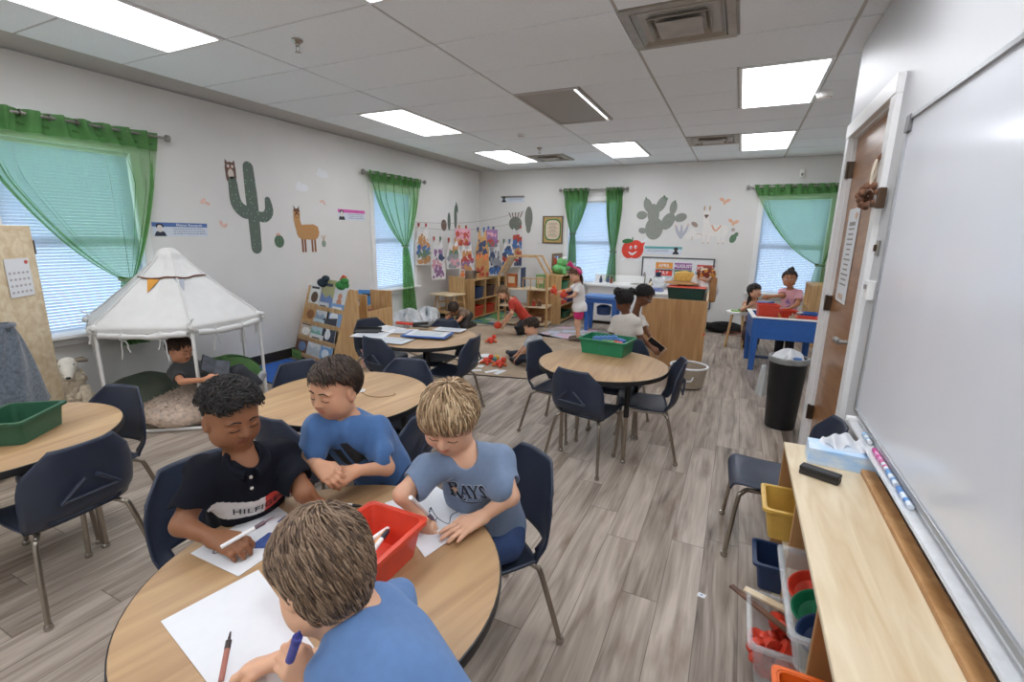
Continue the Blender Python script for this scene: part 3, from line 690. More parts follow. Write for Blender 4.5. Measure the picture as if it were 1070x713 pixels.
# grey fleece jacket hanging on the cabinet
q = np.array(loc)+fx*.50+fy*side*.02; q[2] = .44
t = thing('hanging_jacket', 'grey fleece jacket hanging on the plywood cabinet above the green tray', 'jacket', q)
def jk(u, v):
    a = -PI*.62+u*PI*1.24; w = .055+.17*v**.75+.006*math.sin(9*a+4*v); dpt = .05+.055*v
    return np.array(fx*(-w*math.sin(a))+fy*side*(max(0.004, dpt*math.cos(a)+.045+.008*math.sin(13*u*2+5*v)))+np.array([0, 0, .47-.50*v+.02*math.sin(5*u)]))
M_fleece = mat('grey_fleece', '5d6670', .95, var=.35, scale=55, bump=.4, sheen=.4)
MB().grid(jk, 40, 30).build('body', M_fleece, t, smooth=True, solid=.008, angle=180)
MB().tube([fx*(.06*math.cos(k*PI/8))+fy*side*(.05+.045*math.sin(k*PI/8))+np.array([0, 0, .475]) for k in range(16)], .016, 8, closed=True).build('collar', M_fleece, t, smooth=True)

# ================================================================ canvas play tent
TC = np.array([-4.12, 2.28]); HR = .61; EZ = .80; APX = 1.36
M_canvas = mat('white_canvas', 'd2d2d0', .85, var=.03, scale=14, bump=.05)
M_pipe = mat('white_pipe', 'e6e6e4', .4, var=.02)
t = thing('play_tent', 'white canvas play tent on thin white poles by the left wall', 'tent', (TC[0], TC[1], 0))
VA = [R(-22+60*k) for k in range(6)]; HV = [np.array([HR*math.cos(a), HR*math.sin(a), 0]) for a in VA]
for k in range(6):
    p = HV[k]; MB().tube([(p[0], p[1], .0), (p[0], p[1], EZ+.01)], .0125, 10).build('pole', M_pipe, t, smooth=True)
    MB().ball((p[0], p[1], EZ+.012), .019, 10).build('corner_joint', M_pipe, t, smooth=True)
    qn = HV[(k+1) % 6]
    if k != 0: MB().tube([p+[0, 0, .014], qn+[0, 0, .014]], .0125, 10).build('floor_rail', M_pipe, t, smooth=True)
    MB().tube([p+[0, 0, EZ], qn+[0, 0, EZ]], .011, 10).build('eave_rail', M_pipe, t, smooth=True)
def can(u, v):
    a = R(-22)+2*PI*u; k = (a-R(-22))/(PI/3) % 1; ap = HR*math.cos(PI/6)/math.cos((k-.5)*PI/3)
    r0 = ap+.018
    if v < .12: return (r0*math.cos(a)*1.0, r0*math.sin(a), EZ-.045+.045*v/.12)
    s = (v-.12)/.88; rr = r0*(1-s)**1.0; sag = -.045*math.sin(PI*min(1, s*1.05))*(1-.55*abs(2*k-1)); z = EZ+(APX-EZ)*(s**.94)
    if s > .84: rr = r0*.16*math.cos((s-.84)/.16*PI/2); z = EZ+(APX-EZ)*(.84**.94+.13*math.sin((s-.84)/.16*PI/2))
    ripple = .004*math.sin(2*PI*42*u)*(s > .5)*(1-s)+.003*math.sin(30*u+20*s)
    rr = max(0, rr+sag*.6+ripple)
    return (rr*math.cos(a), rr*math.sin(a), z+sag)
MB().grid(can, 120, 44).build('canopy', M_canvas, t, smooth=True, solid=.003, angle=55)
for k in range(6):                                      # seam tapes down the ridges
    a = VA[k]; MB().tube([np.array(can(((k/6)+1e-6) % 1, v))*1.004+np.array([0, 0, .003]) for v in np.linspace(.13, .88, 14)], .006, 6).build('seam_tape', M_canvas, t, smooth=True)
for k in range(6):                                      # flaps rolled up under the eaves
    p, qn = HV[k]*1.03, HV[(k+1) % 6]*1.03
    rs = random.Random(k); pts = []; dv = (qn-p)/np.linalg.norm(qn-p)
    for f in np.linspace(.06, .94, 12): pts.append(p+(qn-p)*f+np.array([0, 0, EZ-.045-.02*math.sin(PI*f)+rs.uniform(-.004, .004)]))
    rl = MB().tube(pts, [.021+rs.uniform(-.004, .006) for _ in pts], 12).build('rolled_flap', M_canvas, t, smooth=True)
    for f in (.3, .68):
        c = p+(qn-p)*f+np.array([0, 0, EZ-.06]); tb = MB()
        tb.tube([c+dv*0+np.array([.030*math.cos(b)*HV[k][0]/HR, .030*math.cos(b)*HV[k][1]/HR, .03*math.sin(b)]) for b in np.linspace(0, 2*PI, 14)[:-1]], .004, 6, closed=True)
        for s in (-1, 1):
            L_ = rs.uniform(.07, .17); tb.tube(smooth_path([c+[0, 0, -.025], c+dv*s*.018+[0, 0, -.05], c+dv*s*.02+[0, 0, -.03-L_*.6], c+dv*s*.03+[0, 0, -.03-L_]], 5), .0045, 6)
        tb.build('tie_tape', M_canvas, rl, smooth=True)
    # a knot at each corner
    kn = MB(); c = HV[k]*1.05+np.array([0, 0, EZ-.01])
    for j in range(5): kn.ball(c+rng.uniform(-.018, .018, 3), rng.uniform(.014, .022), 8)
    for j in range(2): kn.tube(smooth_path([c, c+np.array([rng.uniform(-.03, .03), rng.uniform(-.03, .03), .03]), c+np.array([rng.uniform(-.04, .04), rng.uniform(-.04, .04), rng.choice([-.09, .07])])], 4), .005, 6)
    kn.build('knot', M_canvas, t, smooth=True)
# bunting pinned round the canopy
tb = thing('bunting', 'small felt pennant string tied round the tent top', 'bunting', (TC[0], TC[1], EZ))
bp = []
for a in np.linspace(R(-128), R(72), 50):
    v = .12+.88*.60+.012*math.sin(6*a); q = np.array(can((((a-R(-22))/(2*PI)) % 1), v))
    bp.append(q*[1.02, 1.02, 1]+[0, 0, .012-EZ])
MB().tube(bp, .006, 6).build('cord', mat('brown_cord', '6b3d26', .85), tb, smooth=True)
for a, col, w_ in ((R(-94), 'b0382a', .055), (R(-62), 'c98f3c', .055), (R(-18), 'a4a9b3', .05)):
    u = ((a-R(-22))/(2*PI)) % 1; du = .05/HR/2.4; tri = []
    A0, A1, B_ = (np.array(can((u-du/1.3) % 1, .648)), np.array(can((u+du/1.3) % 1, .648)), np.array(can(u, .50)))
    tri = [x*[1.035, 1.035, 1]+[0, 0, .006-EZ] for x in (A0, A1, B_)]
    MB().add(tri, [(0, 1, 2)]).build('pennant', mat('felt_'+col, col, .9), tb, solid=.003)
# ================================================================ cushions in the tent
def lump(name, label, cat, c, r, m, sq=1., nz=.05, seed=0, fur=0):
    rs = np.random.default_rng(seed); ph = rs.uniform(0, 6, 12); t = thing(name, label, cat, (c[0], c[1], 0))
    def fn(u, v):
        a = 2*PI*u; b = PI*v; s = math.sin(b)**.75 if 0 < v < 1 else 0; z = -math.cos(b)
        k = 1+nz*(math.sin(2*a+ph[0])+.6*math.sin(3*a+ph[1]+2*z)+.5*math.sin(5*a+3*z+ph[2]))
        zz = z*(1+nz*.8*math.sin(3*a+ph[3]))
        return (r[0]*s*math.cos(a)*k, r[1]*s*math.sin(a)*k, max(.006, r[2]*(.86+zz)*sq if z < 0 else r[2]*(.86+zz*1.1)*sq))
    return t, fn
M_bean = mat('green_fabric', '4f7a3c', .8, var=.12, scale=9, bump=.1)
M_beang = mat('grey_green_fabric', '515a4c', .85, var=.1, scale=9, bump=.1)
t, fn = lump('bean_bag', 'grey green bean bag under the reading boy', 'bean bag', (-4.27, 2.06), (.30, .27, .17), M_beang, seed=2); MB().grid(fn, 48, 26).build('bag', M_beang, t, smooth=True, angle=180)
MB().tube([np.array(fn(u, .50+.22*math.sin(PI*u)))*[1.01, 1.01, 1.01] for u in np.linspace(0, .5, 24)], .008, 6).build('piping', M_bean, t, smooth=True)
t, fn = lump('bean_bag', 'bright green bean bag at the right end of the tent', 'bean bag', (-4.16, 2.62), (.27, .32, .185), M_bean, seed=5); MB().grid(fn, 48, 26).build('bag', M_bean, t, smooth=True, angle=180)
MB().tube([np.array(fn(.2, v))*1.01 for v in np.linspace(.45, .97, 20)], .007, 6).build('piping', mat('dark_green_piping', '2f5129', .8), t, smooth=True)
M_fur = mat('tan_fur', 'cfbcab', .95, var=.28, scale=38, bump=.6, sheen=.3)
t, fn = lump('floor_cushion', 'round shaggy tan cushion on the floor at the front of the tent', 'cushion', (-3.87, 2.18), (.31, .37, .12), M_fur, seed=8, nz=.03)
MB().grid(fn, 60, 26).build('cushion', M_fur, t, smooth=True, angle=180)
fb = MB(); rs = np.random.default_rng(4)
for i in range(2600):
    u, v = rs.uniform(), .30+.68*math.sqrt(rs.uniform()); p = np.array(fn(u, v)); n = p-np.array([0, 0, .04]); n[2] *= 2.2; n = n/np.linalg.norm(n)
    d = n*.5+rs.normal(0, .55, 3); d[2] = abs(d[2])*.5+.1; d /= np.linalg.norm(d); L_ = rs.uniform(.018, .034); sd = np.cross(d, rs.normal(0, 1, 3)); sd = sd/np.linalg.norm(sd)*rs.uniform(.0025, .0045)
    q = p+d*L_+rs.normal(0, .004, 3); V = [p-sd, p+sd, (p+q)/2+sd*.8+n*.003, q, (p+q)/2-sd*.8+n*.003]
    fb.add(V, [(0, 1, 2, 3, 4)])
fb.build('shag', M_fur, t)['kind'] = 'stuff'
# toy sheep sitting between the cabinet and the tent
M_wool = mat('cream_plush', 'cbbda6', .95, var=.18, scale=60, bump=.5, sheen=.4); M_face = mat('white_plush', 'e2dcd0', .9, var=.06, scale=40, bump=.2)
q = np.array([-4.50, 1.67, 0.])
t = thing('toy_sheep', 'cream plush toy sheep sitting between the cabinet and the tent', 'soft toy', q, R(66))
# faces the camera: local -y towards it
b = MB(); b.ball((0, 0, .17), (.115, .10, .165), 18); b.ball((0, -.01, .34), (.085, .08, .12), 16); b.build('body', M_wool, t, smooth=True)
hd = MB(); hd.ball((0, -.03, .475), (.062, .06, .068), 16); hd.tube([(0, -.06, .47), (0, -.105, .435), (0, -.125, .415)], [.05, .04, .026], 14); hd.ball((0, -.128, .412), (.030, .024, .024), 12)
hd = hd.build('head', M_face, t, smooth=True)
for s in (-1, 1):
    MB().tube([(s*.045, -.02, .51), (s*.085, -.03, .515), (s*.12, -.035, .50)], [.016, .022, .008], 10).build('ear', mat('ear_plush', '8f8574', .9), hd, smooth=True)
    MB().ball((s*.034, -.078, .49), .0085, 8).build('eye', M_black, hd, smooth=True)
    MB().tube([(s*.07, -.04, .30), (s*.085, -.10, .22), (s*.075, -.13, .13)], [.038, .034, .03], 12).build('front_leg', M_wool, t, smooth=True)
    MB().tube([(s*.07, -.06, .06), (s*.095, -.16, .045), (s*.10, -.21, .045)], [.05, .042, .036], 12).build('hind_leg', M_wool, t, smooth=True)
MB().ball((0, -.150, .408), (.016, .008, .010), 10).build('nose', M_black, hd, smooth=True)
wl = MB(); rs = np.random.default_rng(11)
for i in range(90):
    a, zz = rs.uniform(0, 2*PI), rs.uniform(.05, .42); r_ = .115*math.sqrt(max(.05, 1-((zz-.17)/.17)**2)) if zz < .28 else .085*math.sqrt(max(.05, 1-((zz-.34)/.12)**2)); wl.ball((r_*math.cos(a), r_*.88*math.sin(a)-.005, zz), rs.uniform(.014, .022), 8)
wl.build('wool_curls', M_wool, t, smooth=True)

# ================================================================ rugs
def rug(name, label, poly, m, th=.008):
    c = np.mean(poly, 0); t = thing(name, label, 'rug', (c[0], c[1], 0)); MB().prism([tuple(np.array(p)-c) for p in poly], th).build('pile', m, t, bevel=.003)
    P = np.array([(*(np.array(p)-c), th) for p in poly]); MB().tube(np.r_[P, P[:1]][:-1], .006, 6, closed=True).build('binding', mat('rug_binding_'+name, '6d655f' if 'tan' in label else '27313a', .9), t, smooth=True)
    return t, c
def mat_rug(name, c1, c2, c3, sc):
    m = bpy.data.materials.new(name); m.use_nodes = True; nt = m.node_tree; L = nt.links.new; b = nt.nodes['Principled BSDF']
    tc = nt.nodes.new('ShaderNodeTexCoord'); v = nt.nodes.new('ShaderNodeTexVoronoi'); v.inputs['Scale'].default_value = sc; v.distance = 'CHEBYCHEV'; L(tc.outputs['Object'], v.inputs['Vector'])
    sp = nt.nodes.new('ShaderNodeSeparateColor'); L(v.outputs['Color'], sp.inputs[0]); rp = nt.nodes.new('ShaderNodeValToRGB'); rp.color_ramp.interpolation = 'CONSTANT'
    e = rp.color_ramp.elements; e[0].color = lin(c1)+[1]; e[1].position = .5; e[1].color = lin(c2)+[1]; k = e.new(.78); k.color = lin(c3)+[1]
    L(sp.outputs[0], rp.inputs['Fac']); L(rp.outputs[0], b.inputs['Base Color']); b.inputs['Roughness'].default_value = .95; return m
rug('area_rug', 'large tan rug where the children play with orange toys', [(-4.35, 6.6), (-3.3, 6.95), (-1.75, 6.3), (-1.86, 4.42), (-2.55, 4.25), (-4.3, 5.0)], mat('tan_rug', 'a8957f', .95, var=.16, scale=5, bump=.2))
rug('road_rug', 'green and blue road map rug in front of the cubby shelf', [(-4.72, 7.0), (-3.66, 7.0), (-3.66, 8.3), (-4.6, 8.3)], mat_rug('road_rug', '5a8a52', '3f5f86', 'a9a79a', 5))
rug('number_rug', 'grey patterned rug behind the standing girl with pastel tiles', [(-2.68, 6.5), (-1.2, 6.5), (-1.2, 7.45), (-2.68, 7.45)], mat_rug('number_rug', '9a9490', 'a9b3c4', 'c3a5b4', 6))
rug('blue_rug', 'bright blue rug beside the tent and book rack', [(-4.75, 3.15), (-3.5, 2.95), (-3.35, 3.45), (-3.95, 3.72), (-4.75, 3.80)], mat('blue_rug', '2f62b5', .95, var=.1, scale=20, bump=.2))

# ================================================================ book rack by the left wall
q = np.array([-4.27, 3.95, 0.]); 
t = thing('book_rack', 'wooden book display rack full of picture books by the left wall', 'book rack', q, R(-14))
RW, RH, RD = .86, .86, .34
for s in (-1, 1): MB().prism([(-.02, 0), (RD, 0), (RD, .10), (.10, RH), (-.02, RH)], .02, M=mtx((s*RW/2-.01, RD/2, 0), (0, -1, 0), (0, 0, 1), (-1, 0, 0)) if s > 0 else mtx((-RW/2+.01, RD/2, 0), (0, -1, 0), (0, 0, 1), (-1, 0, 0))).build('side_panel', M_maple, t, bevel=.003)
MB().box((0, RD/2-.0, RH/2), (RW-.05, .015, RH)).build('back_panel', M_maple, t)
tiers = [(-RD/2+.02, .07), (-.085, .26), (-.02, .44), (.045, .62)]
for (y, z) in tiers:
    MB().box((0, y, z-.012), (RW-.05, .10, .016)).build('ledge', M_maple, t, bevel=.002)
    MB().box((0, y-.045, z+.012), (RW-.05, .012, .04)).build('lip', M_maple, t, bevel=.002)
cs, sn = math.cos(R(-14)), math.sin(R(-14)); Mr = np.eye(4); Mr[:2, :2] = [[cs, -sn], [sn, cs]]; Mr[:3, 3] = q
def book(label, w, h, c1, c2, M, group=None, style=0, th=.012, kind='picture_book'):
    o = M[:3, 3]; t = thing(kind, label, 'book', o, 0, group); seed = rng.integers(1e6); rs = random.Random(int(seed))
    MB().box((0, h/2, 0), (w, h, th), M=M).build('cover', mat('cover_'+c1, c1, .4, var=.05, scale=12), t, origin=o, bevel=.001)
    MB().box((0, h/2, -.0002), (w-.004, h-.004, th*.6), M=M@mtx((.003, 0, -.0), (1, 0, 0), (0, 1, 0), (0, 0, 1))).build('pages', M_paper, t, origin=o)
    A = M@mtx((0, 0, th/2+.0004), (1, 0, 0), (0, 1, 0), (0, 0, 1)); mc = mat('art_'+c2, c2, .5, var=.15, scale=25)
    if style == 0:
        MB().prism(blob(rs.uniform(-.03, .03)*w*4, h*.42, w*.32, h*.24), .0008, M=A).build('picture', mc, t, origin=o)
        MB().box((0, h*.83, .0004), (w*.72, h*.09, .0008), M=A).build('title', M_paper if c1 < '9' else M_ink, t, origin=o)
    elif style == 1:
        MB().prism([(-w*.5, 0), (w*.5, 0), (w*.5, h*.35), (w*.2, h*.5), (-w*.1, h*.38), (-w*.5, h*.55)], .0008, M=A).build('picture', mc, t, origin=o)
        MB().box((-.0, h*.82, .0004), (w*.6, h*.1, .0008), M=A).build('title', mat('title_dark', '40485a', .6), t, origin=o)
    else:
        b = MB(); b.prism(blob(0, h*.35, w*.2, h*.2), .0008, M=A); b.prism(blob(0, h*.62, w*.16, h*.13), .0008, M=A); b.build('picture', mc, t, origin=o)
    return t
def onrack(x, tier, z=0., lean=.30, dy=0., roll=0.):
    y, zz = tiers[tier]; c = Mr@np.array((x, y-.024+dy, zz+z+.0, 1.)); nx = Mr[:3, :3]@np.array((math.cos(roll), 0, math.sin(roll))); up = Mr[:3, :3]@np.array((-math.sin(roll), math.sin(lean), math.cos(lean)*math.cos(roll))); up = up/np.linalg.norm(up)
    return mtx(c[:3], nx, up, np.cross(nx, up))
BK = [ (-.30, 3, .20, .24, 'dfe3e2', '5b4636', 0, 'white picture book with a brown animal, top left of the rack'), (-.02, 3, .22, .30, 'a8a878', '6c86b8', 1, 'olive picture book standing tallest on the top tier'), (.25, 3, .22, .24, 'd9dde0', 'c98c6e', 2, 'white book with orange stripes at the top right of the rack'),
  (-.30, 2, .22, .20, 'c0935a', '8a5a2f', 0, 'tan picture book on the second tier at left'), (-.05, 2, .19, .23, 'cfd4d8', '8fa5b8', 1, 'pale grey picture book in the middle of the rack'), (.25, 2, .22, .24, '7fa6d6', 'e2e8ee', 0, 'sky blue picture book on the second tier at right'),
  (-.30, 1, .24, .17, 'c9b8a6', 'f0efe9', 0, 'light brown picture book with a white dog'), (-.06, 1, .20, .22, 'b9d0d8', '7fb6a8', 1, 'pale teal picture book on the third tier'), (.20, 1, .26, .25, '2b3240', 'e9ecef', 2, 'black picture book with a white owl shape leaning on the rack'),
  (-.31, 0, .22, .20, '6d4a35', '6b86ad', 0, 'dark brown picture book on the lowest tier at left'), (-.03, 0, .23, .24, 'dadcdc', 'b9c2c6', 1, 'plain white picture book in the lowest tier'), (.24, 0, .20, .18, '7ba6cd', 'dfe8ee', 0, 'light blue picture book in the lowest tier at right') ]
for x, ti, w_, h_, c1, c2, stl, lab in BK: book(lab, w_*1.2, h_*1.15, c1, c2, onrack(x, ti, roll=(.12 if c1 == '2b3240' else 0)), 'picture books on the rack', stl)
def boxsign():
    A = onrack(-.33, 0, -.05, .05, -.035); o = A[:3, 3]; t = thing('shelf_label', 'green paper label on the front ledge of the book rack', 'label', o)
    MB().box((0, .05, 0), (.22, .10, .003), M=A).build('card', mat('green_card', '6f9a50', .7), t, origin=o)
    text('lettering', 'Books', .055, M_ink, A@mtx((-.075, .027, .002), (1, 0, 0), (0, 1, 0), (0, 0, 1)), None).parent = t
    for c in t.children:
        if c.name.startswith('lettering'): c.location = tuple(-o)
boxsign()
for k, (x, c, lab) in enumerate(((-.30, '2d3a44', 'dark soft toy on top of the book rack'), (.1, '3f8a46', 'green soft toy with a red crest on top of the rack'))):
    p = (Mr@np.array((x+.15, .10, RH, 1)))[:3]; t = thing('soft_toy', lab, 'soft toy', p); m = mat('plush_'+c, c, .9, var=.2, scale=40, bump=.3)
    b = MB(); b.ball((0, 0, .05), (.09, .06, .055), 14); b.ball((.05, -.01, .10), (.05, .045, .04), 12); b.build('body', m, t, smooth=True)
    MB().ball((.085, -.02, .10), (.03, .025, .02), 10).build('snout', m, t, smooth=True)
    if k: MB().tube([(-.02, 0, .11), (.03, 0, .15), (.07, 0, .14)], [.012, .02, .01], 8).build('crest', M_red, t, smooth=True)
# crate-like wooden holder with a hand hole beside the rack
q = np.array([-4.2, 4.62, 0]); t = thing('wooden_stand', 'wooden bin with a hand hole in its end beside the book rack', 'wooden bin', q, R(4))
pl = MB(); w2, h2 = .165, .76
for (x0, x1, z0, z1) in ((-w2, w2, 0, .62), (-w2, -.06, .62, .70), (.06, w2, .62, .70), (-w2, w2, .70, h2)): pl.box(((x0+x1)/2, -.25, (z0+z1)/2), (x1-x0, .02, z1-z0))
pl.build('end_panel', M_maple, t)
MB().box((0, .25, h2/2), (2*w2, .02, h2)).build('end_panel', M_maple, t, bevel=.003)
for s in (-1, 1): MB().box((s*(w2-.01), 0, .3), (.018, .48, .5)).build('side_board', M_maple, t)
MB().box((0, 0, .30), (2*w2-.04, .48, .016)).build('shelf_board', M_maple, t)
bk = MB().box((-.02, -.05, .42), (.2, .3, .2)).build('book_block', mat('dark_red_books', '7a2e26', .6, var=.3, scale=30), None); tag(bk, 'dark red books stacked inside the wooden bin', 'books'); bk.name = 'book_stack'; bk.location = q
# plastic wrapped pages and a blue book on the floor by the window
A = mtx(np.array([-4.58, 5.02, .36]), (.96, .28, 0), (0, .05, 1), (.28, -.96, 0)); book('blue picture book propped below the window with green curtain', .30, .36, '4f8fd0', 'dfe9f0', A, None, 1)
MB()
for i, (x, y, z, rz_, lab) in enumerate(((-4.46, 5.22, .18, .3, 'crumpled clear plastic bag nearest the wooden bin'), (-4.42, 5.70, .20, 1.1, 'crumpled clear plastic bag in the middle of the pile below the curtain'), (-4.44, 6.19, .18, 2.0, 'white crumpled paper roll at the far end of the pile below the curtain'))):
    rs = np.random.default_rng(i); ph = rs.uniform(0, 6, 8); t = thing('crumpled_bag', lab, 'bag', (x, y, 0), rz_, 'crumpled bags below the window')
    def fn(u, v):
        a = 2*PI*u; b = PI*v; k = 1+.22*math.sin(3*a+ph[0]+4*v)+.16*math.sin(7*a+ph[1]+9*v)+.1*math.sin(13*a+ph[2]); return (.20*math.sin(b)*math.cos(a)*k, .19*math.sin(b)*math.sin(a)*k, .02+z*(1-math.cos(b))*(.75+.2*math.sin(5*a+ph[3])))
    MB().grid(fn, 44, 22).build('film', mat('bag_white', 'cfd3d6', .3, var=.25, scale=9, bump=.8), t, smooth=True, angle=25)
    MB().box((0, .02, z*1.55), (.16, .12, .004), rz=.4).build('label_card', mat('blue_print', '7a97b5', .6, var=.4, scale=50), t)
# ================================================================ wall decals and posters on the left wall
def decal(name, label, cat, M, polys, cols, group=None, o=None):
    """polys: list of (part name, [polygons], material)"""
    o = M[:3, 3]; t = thing(name.replace('_decal', '_art'), label, cat, o, 0, group)
    for k, (pn, pl, m) in enumerate(polys):
        mb = MB()
        for qi, p in enumerate(pl): mb.prism(p, .0012, M=M@mtx((0, 0, .001+.0009*k+.00012*qi), (1, 0, 0), (0, 1, 0), (0, 0, 1)))
        mb.build(pn, m, t, origin=o)
    return t
def stroke(P, w, k=6): return poly_tube(smooth_path(P, k), np.interp(np.linspace(0, 1, (len(P)-1)*k+1), np.linspace(0, 1, len(np.atleast_1d(w))), np.atleast_1d(w)))
def dots(name, c1, c2, sc):
    m = bpy.data.materials.new(name); m.use_nodes = True; nt = m.node_tree; L = nt.links.new; b = nt.nodes['Principled BSDF']; tc = nt.nodes.new('ShaderNodeTexCoord'); v = nt.nodes.new('ShaderNodeTexVoronoi'); v.inputs['Scale'].default_value = sc; v.inputs['Randomness'].default_value = .55
    L(tc.outputs['Object'], v.inputs['Vector']); rp = nt.nodes.new('ShaderNodeValToRGB'); rp.color_ramp.interpolation = 'CONSTANT'; e = rp.color_ramp.elements; e[0].color = lin(c2)+[1]; e[1].position = .17; e[1].color = lin(c1)+[1]
    L(v.outputs['Distance'], rp.inputs['Fac']); L(rp.outputs[0], b.inputs['Base Color']); b.inputs['Roughness'].default_value = .7; return m
M_cac = dots('cactus_vinyl', '5f6b62', '7fb28a', 26)
decal('cactus_decal', 'tall green saguaro cactus decal on the left wall', 'wall decal', LEFT(3.57, 1.31), [('stem', [stroke([(.0, .0), (.0, .4), (-.01, .84)], [.062, .066, .07, .06])], M_cac), ('arms', [stroke([(-.2, .68), (-.185, .47), (-.10, .38), (.0, .38)], [.046, .062, .07, .06]), stroke([(.19, .52), (.195, .40), (.13, .335), (.0, .35)], [.036, .055, .058, .05])], M_cac)], None)
M_owl = mat('owl_brown', '6d5548', .7, var=.3, scale=60); M_owb = mat('owl_pale', 'cfc6bd', .7)
decal('owl_decal', 'small brown owl decal perched on the cactus arm', 'wall decal', LEFT(3.36, 2.0), [('body', [stroke([(0, .02), (0, .12)], [.055, .058]), [(-.055, .15), (-.05, .20), (-.02, .165)], [(.055, .15), (.05, .20), (.02, .165)]], M_owl), ('belly', [blob(0, .06, .032, .05), blob(-.022, .135, .014, .016), blob(.022, .135, .014, .016)], M_owb), ('beak', [[(-.008, .125), (.008, .125), (0, .105)]], M_org)], None)
decal('ball_cactus_decal', 'round green ball cactus decal beside the tall cactus', 'wall decal', LEFT(3.865, 1.31), [('ball', [blob(0, .07, .065, .072)], mat('decal_green', '5f7d62', .7, var=.2, scale=30)), ('ribs', [stroke([(x*1.1, .01), (x*1.7, .07), (x*1.1, .13)], .004) for x in (-.025, 0, .025)], mat('decal_dark', '3e4f45', .7)), ('flower', [blob(-.01, .15, .03, .014)], mat('decal_pink', 'e0a99a', .7))], None)
M_llama = mat('llama_tan', 'b98a58', .7, var=.06); M_lb = mat('llama_brown', '6b4630', .7)
decal('llama_decal', 'standing tan llama decal on the left wall', 'wall decal', LEFT(4.26, 1.25), [('legs', [stroke([(x, .17), (x, .01)], .014) for x in (-.07, -.03, .075, .12)], mat('llama_leg', '8a5a3a', .7)), ('body', [stroke([(-.06, .24), (.10, .24)], [.085, .095]), stroke([(-.09, .25), (-.125, .36), (-.125, .46)], [.055, .045, .048]), blob(.165, .29, .02, .022)], M_llama), ('face', [blob(-.125, .435, .028, .034), [(-.16, .47), (-.165, .55), (-.135, .50)], [(-.09, .47), (-.085, .55), (-.115, .50)], blob(-.125, .49, .045, .022)], M_lb), ('muzzle', [blob(-.125, .425, .02, .018)], M_llama)], None)
decal('small_cactus_decal', 'tiny potted cactus decal at the right of the tan llama', 'wall decal', LEFT(4.52, 1.30), [('plant', [blob(0, .05, .035, .045)], mat('decal_grey_green', '8b9a8c', .7)), ('spikes', [stroke([(0, .08), (x, .15)], .005) for x in (-.03, 0, .03)], mat('decal_tan', 'c2ab92', .7))], None)
for (y, z), lab in zip(((4.57, 2.19), (4.24, 2.0)), ('white cloud decal nearer the ceiling on the left wall', 'white cloud decal above the tan llama')):
    decal('cloud_decal', lab, 'wall decal', LEFT(y, z), [('cloud', [blob(0, 0, .10, .035), blob(-.03, .03, .045, .04), blob(.04, .02, .04, .035)], M_paper)], None)
for y, z, lab, r_ in ((3.06, 1.76, 'pale pink leaf decal at the left of the tall cactus', .9), (4.55, 1.86, 'tiny orange butterfly decal below the clouds', .3), (3.22, 1.55, 'faint pink leaf decal below the owl', 2.)):
    decal('leaf_decal', lab, 'wall decal', LEFT(y, z), [('leaf', [blob(-.02, .01, .035, .016, rot=r_), blob(.02, -.01, .03, .014, rot=r_-1.2)], mat('decal_blush', 'dfb9ac', .75))], None)
def strip_poster(name, label, M, w, h, band, face, title, lines, tc='ffffff', flip=False):
    o = M[:3, 3]; t = thing(name, label, 'poster', o); A = lambda k: M@mtx((0, 0, .0016+k*.0007), (1, 0, 0), (0, 1, 0), (0, 0, 1))
    MB().box((0, h/2, .0008), (w, h, .0012), M=M).build('sheet', mat('poster_sheet', 'cfd6e0', .6), t, origin=o)
    MB().box((0, h*.84, .0002), (w, h*.3, .0006), M=A(0)).build('header', mat('hd_'+band, band, .6, var=.08), t, origin=o)
    fx_ = (w*.34 if flip else -w*.37)
    MB().prism([(fx_-h*.42, .002), (fx_+h*.42, .002), (fx_+h*.3, h*.3), (fx_+h*.12, h*.4), (fx_-h*.12, h*.4), (fx_-h*.3, h*.3)], .0006, M=A(1)).build('portrait_shoulders', mat('pt_'+face[1], face[1], .6), t, origin=o)
    MB().prism(blob(fx_, h*.55, h*.2, h*.26), .0006, M=A(2)).build('portrait_face', mat('pt_'+face[0], face[0], .6), t, origin=o)
    MB().prism(blob(fx_, h*.72, h*.27, h*.2, 14), .0006, M=A(1.5)).build('portrait_hair', mat('pt_hair', '24242a', .6), t, origin=o)
    x0 = -w*.18 if not flip else -w*.46
    if title: text('title', title, h*.26, mat('tt_'+tc, tc, .6), A(1)@mtx((x0+w*.1, h*.75, .0002), (1, 0, 0), (0, 1, 0), (0, 0, 1)), t).data.transform(Matrix.Translation(-Vector(o)))
    mb = MB(); rs = random.Random(len(label))
    for i in range(lines):
        x = x0+w*.04
        while x < x0+w*.6:
            l = rs.uniform(.02, .06)*w*.8; mb.box((x+l/2, h*(.55-.17*i), 0), (l, h*.055, .0005), M=A(1)); x += l+.008
    mb.build('print', mat('poster_print', '6f7f9c', .7), t, origin=o)
    return t
strip_poster('wall_poster', 'blue strip poster with a portrait beside the tent on the left wall', LEFT(2.80, 1.43), .50, .125, '4f6fa8', ('d9d4d0', '33384a'), 'Eleanor Roosevelt', 3)
strip_poster('wall_poster', 'white strip poster with a pink header between the llama and the window', LEFT(5.04, 1.655), .50, .14, 'd05aa8', ('d6cfcb', '2b2b30'), '', 3)
strip_poster('wall_poster', 'grey strip poster with a dark portrait near the back left corner', BACK(-4.07, 2.12), .50, .12, '7d7d78', ('4a4542', '2b2b2b'), '', 2)
strip_poster('wall_poster', 'strip poster with a teal header above the month cards board', BACK(-1.19, 1.22), .62, .13, '5fa6a6', ('3a3230', '2a2c33'), '', 2, flip=True)
